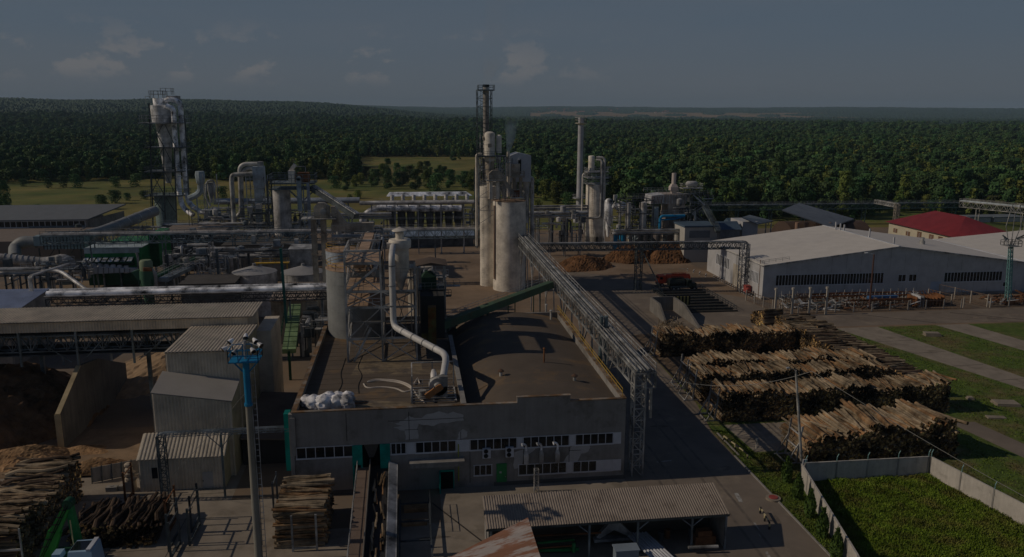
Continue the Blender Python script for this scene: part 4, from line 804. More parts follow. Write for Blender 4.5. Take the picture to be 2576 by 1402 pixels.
m = MB(); m.beam((-52, 113.2, 13.6), (-47, 113.2, 9.6), .1); m.beam((-42, 113.2, 13.4), (-45.5, 113.2, 9.6), .1); m.beam((-38, 113.2, 9.6), (-34, 113.2, 13), .1); m.build('brace', blue_steel, t)
# ---------------------------------------------------------------- chip bunker walls and heaps
t = thing('bunker_wall', 'tall concrete bunker wall with a rusty top edge holding back the chip heap', 'retaining wall', (-46, 105, 0))
m = MB(); pl = [(105, 0), (105, 5.0), (113, 9.1), (119, 8.2), (130, 4.0), (130, 0)]; m.prism([(-46.3, a_, b_) for a_, b_ in pl], (.5, 0, 0)); m.build('wall', mat('shade toned stained concrete', (.15, .148, .145), .9, var=.25, scale=.25, streak=.35), t)  # base tone lowered to hold the wall's shaded side; the streaks are stains
m = MB(); m.beam((-46.05, 105, 5.06), (-46.05, 112.9, 9.12), .62, .1); m.box(-46.45, -45.7, 104.9, 105.0, 0, 5.0); m.build('edge_strip', mat('pale rusty edging', (.44, .36, .22), .8, var=.3), t)
def heap(name, label, cx, cy, rx, ry, h, seed, m_, n=40, sharp=1.3, group=None, cut=None):
    g = np.random.default_rng(seed); vs = []; ph = g.random(6) * 6
    for i in range(n + 1):
        for j in range(n + 1):
            u, v = i / n * 2 - 1, j / n * 2 - 1; a = math.atan2(v, u); rr = math.hypot(u, v) * (1 + .12 * math.sin(3 * a + ph[0]) + .08 * math.sin(5 * a + ph[1]))
            z = h * max(0, 1 - rr ** sharp) * (1 + .10 * math.sin(u * 5 + ph[2]) * math.sin(v * 6 + ph[3])) + (g.normal() * .025 * h * (rr < 1)) - .03
            vs.append((cx + u * rx, cy + v * ry, z))
    k = n + 1; mb = MB(); mb.add(vs, [(i * k + j, (i + 1) * k + j, (i + 1) * k + j + 1, i * k + j + 1) for i in range(n) for j in range(n)])
    return solo(name, label, name.replace('_', ' '), mb, m_, group, kind='stuff', smooth=False)
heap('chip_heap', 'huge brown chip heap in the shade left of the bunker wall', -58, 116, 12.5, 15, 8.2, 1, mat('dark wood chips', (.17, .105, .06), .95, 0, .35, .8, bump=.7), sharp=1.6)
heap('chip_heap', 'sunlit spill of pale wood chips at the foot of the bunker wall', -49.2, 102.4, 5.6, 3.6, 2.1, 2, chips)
heap('chip_heap', 'flat fan of pale chips right of the bunker wall end', -43.4, 104.6, 3.6, 1.8, .7, 3, chips)
heap('chip_heap', 'pale sandy chip ground behind the bunker, seen under the gallery', -38.5, 140, 13, 16, 4.2, 4, mat('pale chips', (.36, .25, .15), .95, var=.25, scale=.5), sharp=1.1)
heap('chip_heap', 'chip heap at the left edge behind the crooked log stack', -47.2, 88.5, 3.6, 4.4, 3.4, 5, chips)
heap('chip_heap', 'narrow ridge of chips leaning on the low panel wall', -38.6, 97.6, 5.4, 1.5, 1.9, 6, chips)
sheet('chip_ground', [[(-60, 97), (-33, 97), (-33, 112), (-45, 112), (-45, 104), (-60, 103)]], .02, mat('trodden chips', (.27, .19, .12), .95, var=.25, scale=.5))
t = thing('low_wall', 'low wall of leaning grey panels on posts between the log stack and the store', 'wall', (-36, 95.6, 0)); 
for i in range(5):
    x = -38.4 + i * 1.0; y = 94.4 + i * .42; m = MB(); m.prism([(x, y, .1), (x + .95, y + .4, .1), (x + .95, y + .6, 1.9), (x, y + .2, 1.9)], (0, .08, 0)); m.build('panel', concrete, t)
    m = MB(); m.beam((x, y - .1, 0), (x, y + .15, 2.05), .1); m.build('post', dark_steel, t)
for x, y, lab in ((-35.4, 92.2, 'grey concrete block lying left of the bunk'), (-34.0, 92.4, 'grey concrete block lying right of the bunk')):
    m = MB(); m.box(x - .62, x + .62, y - .35, y + .35, .02, .55); m.box(x - .15, x + .15, y - .1, y + .1, .55, .62); solo('concrete_block', lab, 'concrete block', m, concrete, 'concrete blocks by the low wall')
m = MB()
for k, (dx, dz) in enumerate(((0, .35), (.35, .3), (-.1, .9), (.3, .95), (.1, 1.5), (0, 2.0))):
    m.lathe(-33.3 + dx, 91.9 + .2 * (k % 2), [(.3, 1.2 + dz - .3), (.46, 1.2 + dz - .1), (.44, 1.2 + dz + .12), (.2, 1.2 + dz + .28)], 9)
m.box(-33.9, -32.7, 91.5, 92.5, 0, 1.3); solo('sack_pile', 'pile of dirty pale sacks stacked beside the lone bunk', 'sacks', m, mat('dirty sack', (.42, .36, .28), .9, var=.3))
# ---------------------------------------------------------------- pipe gantry across the store front to the hall
t = thing('pipe_gantry', 'thin lattice pipe gantry crossing in front of the store towards the hall corner', 'pipe gantry', (-24, 88.6, 0))
zg = D(560, 1085, 88.9).z; xa = D(397, 1100, 88.9).x; xb = -14.1
m = MB(); m.girder((xa, 88.9, zg - .3), (xb, 88.9, zg - .3), .6, .35, 16, .05, .035); m.build('truss', blue_steel, t)
for dy in (-.2, .05, .28): m = MB(); m.tube(bend([(xa - .1, 88.9 + dy, .5), (xa - .1, 88.9 + dy, zg + .12), (xb, 88.9 + dy, zg + .2)], .8), .05, 7); m.build('pipe', blue_steel, t)
m = MB(); m.mast(xa + .3, 88.9, 0, zg - .2, .8, 9, .1, .06); m.build('support_mast', dark_steel, t)
m = MB(); xm = D(563, 1200, 88.9).x; m.beam((xm, 88.7, 0), (xm, 88.7, zg - .3), .14); m.beam((xm, 89.1, 0), (xm, 89.1, zg - .3), .14); m.beam((xm - 1.6, 88.9, zg - .3), (xm, 88.9, zg - 2), .08); m.beam((xm + 1.3, 88.9, zg - .3), (xm, 88.9, zg - 2), .08); m.build('support_post', blue_steel, t)
# ---------------------------------------------------------------- green log loader (crane arm) and its blue cab, mostly below the frame
t = thing('log_loader', 'green log loader whose bent boom rises above the shaded stack', 'crane', (-34.6, 71.5, 0))
A_, B_, C_ = D(98, 1420, 75.), D(173, 1266, 76.2), D(213, 1440, 77.6)
def arm(P0, P1, w0, w1, nm, mt):
    m = MB(); d = (P1 - P0).normalized(); s = d.cross(V(0, 1, 0)).normalized(); q = [P0 - s * w0 / 2, P0 + s * w0 / 2, P1 + s * w1 / 2, P1 - s * w1 / 2]; m.prism([p - V(0, .3, 0) for p in q], (0, .6, 0)); return m.build(nm, mt, t)
mb_ = A_.lerp(B_, .55); lg = mat('loader green', (.05, .34, .05), .45, var=.1); arm(A_ - V(.6, 0, 3), mb_, 1.35, 1.15, 'boom', lg); arm(mb_ - (B_ - A_).normalized() * .3, B_, .95, .62, 'boom_tip', lg); arm(B_, C_, .62, .85, 'stick', green)
m = MB(); m.tube([B_ - V(0, .42, 0), B_ + V(0, .42, 0)], .5, 14); m.build('joint_pin', green_dark, t)
m = MB()
for k in range(6): p = A_.lerp(B_, .3 + .12 * k) + V(-.12, -.34, .2); m.tube([p - V(.3, 0, .1), p + V(.3, 0, -.12)], .05, 6)
m.tube([A_ + V(-.1, -.38, 0), B_ + V(-.1, -.38, .1)], .05, 6); m.tube([A_ + V(.1, -.38, 0), B_ + V(.1, -.38, 0)], .05, 6); m.build('hydraulic_hose', black, t)
q0 = D(222, 1402, 76.); m = MB(); m.tube([B_ + V(.1, -.4, -1.6), D(185, 1370, 75.2)], .06, 8); m.build('ram', mat('pale ram rod', (.55, .42, .22), .4, .5), t)
m = MB(); c = D(175, 1460, 74); m.box(c.x - 1.6, c.x + 1.6, c.y - 2.2, c.y + 2.2, .9, 2.0); m.build('chassis', green_dark, t)
for dx in (-1.5, 1.5):
    for dy in (-1.5, 1.5): m = MB(); m.tube([(c.x + dx - .2, c.y + dy, .6), (c.x + dx + .2, c.y + dy, .6)], .6, 16); m.build('wheel', black, t)
t = thing('truck', 'blue and white cabbed timber truck cut off by the bottom edge beside the green loader', 'truck', (-31.6, 74, 0)); c = D(238, 1392, 76.2); z = 3.0; wb = mat('pale blue cab paint', (.34, .50, .66), .4, var=.06)
m = MB(); m.frust(c.x - 1.25, c.x + 1.25, 72.4, 75.4, 1.0, c.x - 1.05, c.x + 1.05, 73, 75.3, 3.1); m.build('cab', wb, t)
m = MB(); m.frust(c.x - 1.0, c.x + .3, 75.35, 75.45, 1.9, c.x - .85, c.x + .25, 75.25, 75.35, 2.9); m.box(c.x - 1.0, c.x + .45, 73.3, 75.0, 3.101, 3.14); m.build('windscreen', glass, t)
m = MB(); m.box(c.x + .55, c.x + .95, 73.0, 75.3, 3.101, 3.3); m.build('roof_spoiler', frame_white, t)
m = MB(); m.box(c.x - 1.2, c.x + 1.2, 64, 72.2, .9, 1.2); m.build('chassis', dark_steel, t)
for yy in (66, 68, 73.6):
    for dx in (-1.1, 1.1): m = MB(); m.tube([(c.x + dx - .15, yy, .5), (c.x + dx + .15, yy, .5)], .5, 16); m.build('wheel', black, t)
p = D(150, 1398, 74.4); m = MB(); m.frust(p.x - .5, p.x + .5, 73.5, 75, 0, p.x - .42, p.x + .35, 73.7, 74.8, p.z + .5); solo('cabinet', 'small pale blue cabinet roof showing at the bottom edge left of the truck cab', 'cabinet', m, wb)
p = D(56, 1395, 75.4); m = MB(); m.beam((p.x, 75.4, 0), (p.x, 75.4, 4.6), .14); m.beam((p.x - 3.2, 75.4, 0), (p.x - 3.2, 75.4, 4.6), .14); m.beam((p.x - 3.2, 75.4, 2.4), (p.x, 75.4, 2.4), .16); solo('stack_support', 'pale steel support frame at the left edge in front of the crooked logs', 'steel frame', m, light_steel)
# ================================================================ open shed in the foreground
def open_shed():
    t = thing('open_shed', 'long open storage shed with a ribbed fibre cement roof in front of the hall', 'shed', (19.5, 72, 0))
    x0, x1 = 6.9, 31.9; F_, B_ = (71.0, 3.9), (75.6, 5.1); m = MB(); m.corr((x0, F_[0], F_[1]), (1, 0, 0), (0, B_[0] - F_[0], B_[1] - F_[1]), x1 - x0, .26, .06)
    m.build('roof', mat('weathered fibre cement', (.34, .29, .24), .9, var=.15, scale=.4, col2=(.22, .18, .15), cut=.6, scale2=.5), t)
    m = MB(); m.box(x0 + .3, x1 - .3, 75.2, 75.35, 0, 4.9); m.build('back_wall', mat('dark plank wall', (.08, .07, .06), .9, var=.3), t)
    for x in (x0 + .25, x1 - .35): m = MB(); m.prism([(x, 71.3, 0), (x, 75.2, 0), (x, 75.2, 4.8), (x, 71.3, 3.8)], (.1, 0, 0)); m.build('side_wall', concrete, t)
    m = MB(); m.beam((x0, 71.1, 3.72), (x1, 71.1, 3.72), .12, .2); m.beam((x0, 73.4, 4.2), (x1, 73.4, 4.2), .12, .2); m.build('eaves_beam', dark_steel, t)
    for x in (7.4, 17.3, 22.3, 28.0, 31.6): m = MB(); m.beam((x, 71.15, 0), (x, 71.15, 3.65), .2); m.build('post', blue_steel, t)
    m = MB()
    for x, s in ((17.3, -1), (22.3, 1), (28, -1), (28, 1)): m.beam((x + s * 1.1, 71.15, 3.6), (x, 71.15, 2.7), .1)
    m.build('brace', blue_steel, t)
open_shed()
g = random.Random(3)
def junk(lab, nm, cat, m, mt, grp=None): return solo(nm, lab, cat, m, mt, grp)
m = MB(); m.beam((12, 72.5, .4), (16.5, 72.2, .4), .3); m.beam((12.3, 73, .9), (16.2, 73, 1.0), .2); m.tube([(15.9, 71.9, .3), (15.9, 71.9, 1.3)], .2, 10); junk('green machine part with a short upright cylinder lying in the open shed', 'machine_part', 'machine part', m, green)
m = MB(); m.beam((11.5, 73.4, 1.5), (19, 73.0, 1.6), .16); m.beam((11.8, 72, .9), (16, 72, .95), .14); junk('rusty orange steel beam lying across the left half of the open shed', 'steel_beam', 'steel beam', m, rust)
m = MB(); m.prism([(18.6, 73.5, .8), (20.3, 73.5, 2.6), (20.8, 73.5, 2.6), (22.6, 73.5, .8), (22.2, 73.5, .6), (20.5, 73.5, 1.5), (19, 73.5, .6)], (0, .5, 0)); m.box(18.4, 23, 73.3, 74.1, .3, .6); junk('dark angular machine frame standing in the middle of the open shed', 'old_machine', 'machine', m, steel)
for i in range(7): m = MB(); x = 23.6 + i * .34; m.tube([(x, 68.6, .5 + .05 * (i % 2)), (x - 1.6, 74, .7)], .13, 8); junk('long white plastic pipe lying under the right part of the open shed', 'plastic_pipe', 'pipe', m, frame_white, 'white pipes under the open shed')
m = MB(); m.box(19.6, 21.9, 69.2, 70.4, .02, 1.6); m.box(19.5, 22.0, 69.1, 70.5, 1.6, 1.7); junk('blue grey metal chest standing in front of the second shed post', 'metal_chest', 'chest', m, mat('blue grey chest paint', (.25, .31, .38), .5))
for i, (x, y) in enumerate(((25.6, 73.6), (26.4, 73.9), (29, 73.8), (30.2, 73.2))): m = MB(); m.tube([(x, y, 0), (x, y, .95)], .32, 14); m.tube([(x, y, .45), (x, y, .5)], .34, 14); junk('dark rusty drum standing at the back of the open shed', 'drum', 'drum', m, rust if i % 2 else dark_steel, 'drums in the open shed')
m = MB(); m.tube([(27.5, 70.6, .7), (30.6, 70.4, .72)], .16, 8); junk('pale grey pipe lying near the right end of the open shed', 'pipe', 'pipe', m, light_steel)
m = MB(); m.box(28.8, 31, 72, 73, .0, .9); m.box(29.1, 30.6, 72.1, 72.9, .9, 1.5); junk('rust red crate on the floor beside the right shed post', 'crate', 'crate', m, rust)
# rust streaked shelter roof cut by the bottom edge
t = thing('shelter', 'low shelter with a rust streaked pitched roof cut off by the bottom edge', 'shelter', (6, 64, 0))
rr = mat('rust streaked white roofing', (.42, .38, .36), .85, var=.15, scale=.6, col2=(.27, .135, .085), cut=.5, soft=.04, scale2=.55, stretch=(.35, 1.6, 1))
P = [G(1328, 1302, 5.2), G(1362, 1410, 5.2), G(1150, 1395, 2.6), G(1210, 1338, 3.8)]
a, b_, e_, f_ = G(1328, 1302, 5.6), G(1372, 1440, 5.6), G(1112, 1412, 3.4), G(1190, 1500, 3.4); 
f2 = V(e_.x + (b_.x - a.x), e_.y + (b_.y - a.y), e_.z); m = MB(); m.prism([a, b_, f2, e_], (0, 0, -.12)); m.build('roof', rr, t)
m = MB(); o_ = V(.1, 0, 0); m.prism([(a.x - .3, a.y - .4, 0), (a.x - .3, a.y - .4, a.z - .15), (b_.x - .3, b_.y, b_.z - .15), (b_.x - .3, b_.y, 0)], (.1, 0, 0)); m.prism([(e_.x + .3, e_.y - .3, 0), (e_.x + .3, e_.y - .3, e_.z - .15), (a.x - .35, a.y - .4, a.z - .15), (a.x - .35, a.y - .4, 0)], (0, -.1, 0)); m.build('wall', concrete, t)
# slender lattice stub in front of the lower windows
p = G(1349, 1238); m = MB(); m.mast(p.x, p.y, 0, 2.9, .5, 5, .07, .05); solo('lattice_post', 'short rusty lattice post standing in front of the lower windows of the hall', 'lattice post', m, light_steel)
# ================================================================ concrete fence compound
cf = mat('whitewashed concrete fence', (.56, .53, .48), .9, var=.14, scale=.5, col2=(.36, .34, .30), cut=.62, scale2=.7, streak=.2)
def fence(label, a, b, h, n, arms=True):
    t = thing('concrete_fence', label, 'fence', ((a[0] + b[0]) / 2, (a[1] + b[1]) / 2, 0), 'concrete panel fences round the overgrown plot'); A, B = V(*a, 0), V(*b, 0); d = (B - A).normalized(); L = (B - A).length / n
    for i in range(n):
        p, q = A + d * (i * L + .1), A + d * ((i + 1) * L - .1); m = MB(); m.beam(p + V(0, 0, h / 2), q + V(0, 0, h / 2), .12, h); m.beam(p + V(0, 0, h + .03), q + V(0, 0, h + .03), .2, .07); m.build('panel', cf, t)
    for i in range(n + 1):
        p = A + d * (i * L); m = MB(); m.beam(p, p + V(0, 0, h + .05), .2, .22); m.build('post', concrete, t)
        if arms: m = MB(); m.beam(p + V(0, 0, h), p + V(0, 0, h + .6), .06); m.beam(p + V(0, 0, h + .6), p + V(.25, .1, h + .95), .06); m.build('post_arm', mat('pale teal steel', (.25, .45, .45), .6), t)
fence('whitewashed fence running beside the thuja row towards the bottom edge', (46.6, 84.3), (40.8, 58.5), 2.4, 9, False)
fence('shaded grey fence between the nearest log stack and the overgrown plot', (47.2, 84.5), (63.3, 84.4), 2.4, 4)
fence('sunlit fence on the right side of the overgrown plot', (63.6, 84.3), (67.5, 62), 2.4, 5)
# grass: blades as small tufts
def tufts(name, label, region, n, hmin, hmax, m_, seed, clump=.0, w=.05):
    g = np.random.default_rng(seed); pts = []
    while len(pts) < n:
        x, y = region[0] + (region[1] - region[0]) * g.random(), region[2] + (region[3] - region[2]) * g.random()
        if inside(x, y, region[4]) : pts.append((x, y))
    P = np.array(pts); f = .5 + .5 * np.sin(P[:, 0] * 1.1 + np.sin(P[:, 1] * .7) * 2) * np.sin(P[:, 1] * .9 + 1); h = (hmin + (hmax - hmin) * g.random(n)) * (1 - clump + clump * 2 * f)
    a = g.random(n) * 6.283; ux, uy = np.cos(a) * w * (1 + 2 * g.random(n)), np.sin(a) * w * (1 + 2 * g.random(n)); lx, ly = g.normal(size=n) * h * .4, g.normal(size=n) * h * .4
    v = np.stack([np.stack([P[:, 0] - ux, P[:, 1] - uy, np.full(n, .02)], 1), np.stack([P[:, 0] + ux, P[:, 1] + uy, np.full(n, .02)], 1), np.stack([P[:, 0] + lx + ux, P[:, 1] + ly + uy, h], 1), np.stack([P[:, 0] + lx - ux * .2, P[:, 1] + ly - uy * .2, h * 1.05], 1)], 1).reshape(-1, 3)
    me = bpy.data.meshes.new(name); me.vertices.add(n * 4); me.vertices.foreach_set('co', v.ravel()); me.loops.add(n * 4); me.loops.foreach_set('vertex_index', np.arange(n * 4)); me.polygons.add(n)
    me.polygons.foreach_set('loop_start', np.arange(n) * 4); me.polygons.foreach_set('loop_total', np.full(n, 4)); me.materials.append(m_); me.update(calc_edges=True)
    o = bpy.data.objects.new(name, me); COL.objects.link(o); tag(o, label, 'grass', kind='stuff')
def inside(x, y, poly):
    c = False; j = len(poly) - 1
    for i in range(len(poly)):
        xi, yi = poly[i]; xj, yj = poly[j]
        if (yi > y) != (yj > y) and x < (xj - xi) * (y - yi) / (yj - yi) + xi: c = not c
        j = i
    return c
blade = mat('lush grass blades', (.15, .225, .025), .8, var=.45, scale=.5, col2=(.18, .18, .045), cut=.55, scale2=.35, spec=.1)
blade2 = mat('mown grass blades', (.12, .18, .03), .8, var=.4, scale=.4, col2=(.13, .105, .045), cut=.56, scale2=.14, spec=.1)
plot = [(46.9, 84.2), (63.3, 84.2), (67.3, 62), (70, 50), (39, 50), (41, 58.5)]
tufts('tall_grass', 'tall lush green weeds filling the fenced plot', (39, 70, 55, 84.2, plot), 130000, .08, .36, blade, 1, .35, .026)
tufts('short_grass', 'short green grass between the road and the whitewashed fence', (38, 50, 52, 101, [(41.8, 52), (41.8, 92.4), (42.6, 101.5), (44, 103), (44.6, 93), (48.5, 93), (49, 84.8), (46.3, 84), (39, 52)]), 16000, .04, .16, blade2, 2, .5, .035)
tufts('short_grass', 'rough grass and bare earth around the concrete strips right of the log stacks', (64, 130, 70, 150, [(64, 84.6), (68, 66), (79, 70), (77.2, 99.8), (81.5, 100.2), (83.3, 88), (86, 70), (102.6, 84), (98.7, 111.5), (87.6, 150), (83, 150), (82.4, 108), (80.5, 100.5), (71, 97), (70.6, 88)]), 20000, .04, .14, blade2, 3, .5, .04)
tufts('short_grass', 'dry grass between the two far concrete strips', (97, 130, 84, 150.4, [(98, 150), (104, 117), (111, 86), (125, 84), (120.6, 111), (115.1, 131), (110.4, 150)]), 9000, .04, .14, blade2, 4, .4, .04)
# thujas
def thuja(x, y, h, lab):
    g = np.random.default_rng(int(x * 10 + y)); n = 1100; t = thing('thuja', lab, 'conifer', (x, y, 0), 'thujas in a row beside the fence'); z = g.random(n); r = .62 * np.sqrt(np.sin(np.clip(z * 1.05 + .12, 0, 1) * math.pi) * .9 + .03) * (.75 + .3 * g.random(n)); a = g.random(n) * 6.283
    p = np.stack([r * np.cos(a), r * np.sin(a), .15 + z * (h - .15)], 1); d = np.stack([np.cos(a), np.sin(a), .5 + 0 * a], 1) + g.normal(size=(n, 3)) * .4; u = np.cross(d, g.normal(size=(n, 3))); u /= np.linalg.norm(u, axis=1)[:, None]; v = np.stack([0 * a, 0 * a, 1 + 0 * a], 1) + g.normal(size=(n, 3)) * .3
    s = .1 + .09 * g.random(n)[:, None]; q = np.stack([p - u * s, p + v * s * 1.7, p + u * s, p - v * s], 1).reshape(-1, 3)
    me = bpy.data.meshes.new('crown'); me.from_pydata(q.tolist(), [], [(4 * i, 4 * i + 1, 4 * i + 2, 4 * i + 3) for i in range(n)]); me.materials.append(mat('thuja foliage', (.075, .13, .03), .8, var=.4, scale=2, spec=.1)); o = bpy.data.objects.new('crown', me); COL.objects.link(o); o.parent = t
    m = MB(); m.tube([(x, y, 0), (x, y, h * .6)], .07, 6); m.build('trunk', trunk_m, t)
for (px, py, h, lab) in ((1978, 1214, 3.2, 'farthest thuja of the row, beside the lamp pole'), (2006, 1257, 3.1, 'second thuja from the far end of the row'), (2036, 1302, 3.3, 'middle thuja of the five beside the whitewashed fence'), (2067, 1352, 3.2, 'fourth thuja, second nearest of the row'), (2102, 1408, 3.3, 'nearest thuja, cut by the bottom edge')):
    p = G(px, py); thuja(p.x, p.y, h, lab)
p = G(1945, 1256); t = thing('manhole', 'round concrete manhole with a red lid in the grass beside the road', 'manhole', (p.x, p.y, 0)); m = MB(); m.tube([(p.x, p.y, 0), (p.x, p.y, .22)], .85, 20); m.build('ring', pale_conc, t); m = MB(); m.tube([(p.x, p.y, .22), (p.x, p.y, .3)], .52, 20); m.build('lid', mat('faded red lid', (.33, .07, .06), .7), t)
def barrier(a, b, h, label, n=6, posts=2):
    t = thing('barrier', label, 'barrier', (*a, 0), 'striped barriers along the road edge'); A, B = V(*a, h), V(*b, h); bw = [mat('barrier black', (.03, .03, .03), .7), mat('barrier cream', (.55, .48, .28), .7)]
    m = MB(); 
    for i in range(n): m.cur = i % 2; m.beam(A.lerp(B, i / n), A.lerp(B, (i + 1) / n), .14)
    for k in range(posts): p = A.lerp(B, k / (posts - 1)); m.cur = 1; m.beam((p.x, p.y, h * .5), (p.x, p.y, h - .08), .16); m.cur = 0; m.beam((p.x, p.y, 0), (p.x, p.y, h * .5), .16)
    m.build('rail', bw, t); return t
a, b_ = G(1912, 1292), G(1935, 1332); barrier((a.x, a.y), (b_.x, b_.y), .75, 'near black and cream striped barrier at the road edge by the manhole', 7, 3)
a, b_ = G(1868, 1118), G(1904, 1164); barrier((43.0, 91.5), (42.2, 97.5), .7, 'far striped barrier in the shade at the corner of the concrete slab', 6, 3)
p = G(1831, 1178); m = MB(); p = G(1833, 1140); m.beam((45.4, 94.2, 0), (45.4, 94.2, 1.3), .1); m.box(45.3, 45.5, 94.1, 94.3, 1.3, 1.6); solo('marker_post', 'thin pale marker post with a red tip in the grass by the slab', 'post', m, cream)
# lamp pole with wires
def pole(name, label, x, y, h, mt, r=.13, lamp=(-.9, 0), cat='lamp pole', lean=0):
    t = thing(name, label, cat, (x, y, 0)); m = MB(); m.tube([(x, y, 0), (x + lean * .5, y, h * .5), (x + lean, y, h)], [r * 1.25, r, r * .8], 10); m.build('pole', mt, t)
    m = MB(); a = V(x + lean, y, h); b = a + V(lamp[0], lamp[1], .35); m.beam(a, b, .06); m.beam(b, b + V(lamp[0] * .5, lamp[1] * .5, -.05), .24, .14); m.build('lamp', alu, t); return t
x, y = 49.0, 88.6; hp = D(2000, 932, y).z; pole('lamp_pole', 'pale concrete lamp pole leaning slightly in front of the nearest log stack', x, y, hp, light_steel, .16, (-.8, .1), lean=D(2002, 932, y).x - x)
def wire(a, b, sag, label, r=.025):
    m = MB(); a, b = V(*a), V(*b); m.tube([a.lerp(b, i / 14) - V(0, 0, sag * 4 * (i / 14) * (1 - i / 14)) for i in range(15)], r, 4, False); solo('wire', label, 'wire', m, mat('pale cable', (.3, .3, .28), .7), 'overhead wires')
wire((49.3, 88.6, hp - .2), (29.4, 99, 10.6), 2.3, 'sagging overhead wire from the lamp pole across the road to the pipe bridge', .035)
wire((49.3, 88.6, hp - .2), (67, 60, 3.5), .6, 'overhead wire running from the lamp pole over the overgrown plot', .03)
wire((-15.5, 74.4, 18), (-27.5, 89, 3), .1, 'guy wire running down from the floodlight mast past the corrugated store', .025)
m = MB(); x, y = 48.7, 87.4; m.beam((x, y, 0), (x, y, 1.1), .1); m.box(x - .28, x + .28, y - .1, y + .05, .9, 1.5); solo('meter_box', 'small blue and white box on a post at the foot of the lamp pole', 'meter box', m, frame_white)
# rubble slabs on the grass
for px, py, w, l, h, lab in ((2345, 845, 3.2, 1.6, .7, 'stack of pale concrete slabs on the grass between the concrete strips'), (2530, 1018, 3.6, 2.2, .55, 'broken white concrete slab in the grass at the right edge'), (2440, 1005, 1, .9, .5, 'small pale boulder beside the broken slab'), (2505, 1052, 2.6, 1, .2, 'thin bleached board lying on the grass at the right edge')):
    p = G(px, py); m = MB(); k = max(1, int(h / .22))
    for i in range(k): m.box(p.x - w / 2 + .1 * (i % 2), p.x + w / 2 - .15 * (i % 3), p.y - l / 2 + .08 * i, p.y + l / 2 - .1 * (i % 2), .02 + i * .23, .02 + i * .23 + .2)
    o = solo('concrete_slab', lab, 'slab', m, pale_conc, 'slabs and rubble on the right grass'); o.rotation_euler = (0, 0, R_(-12))
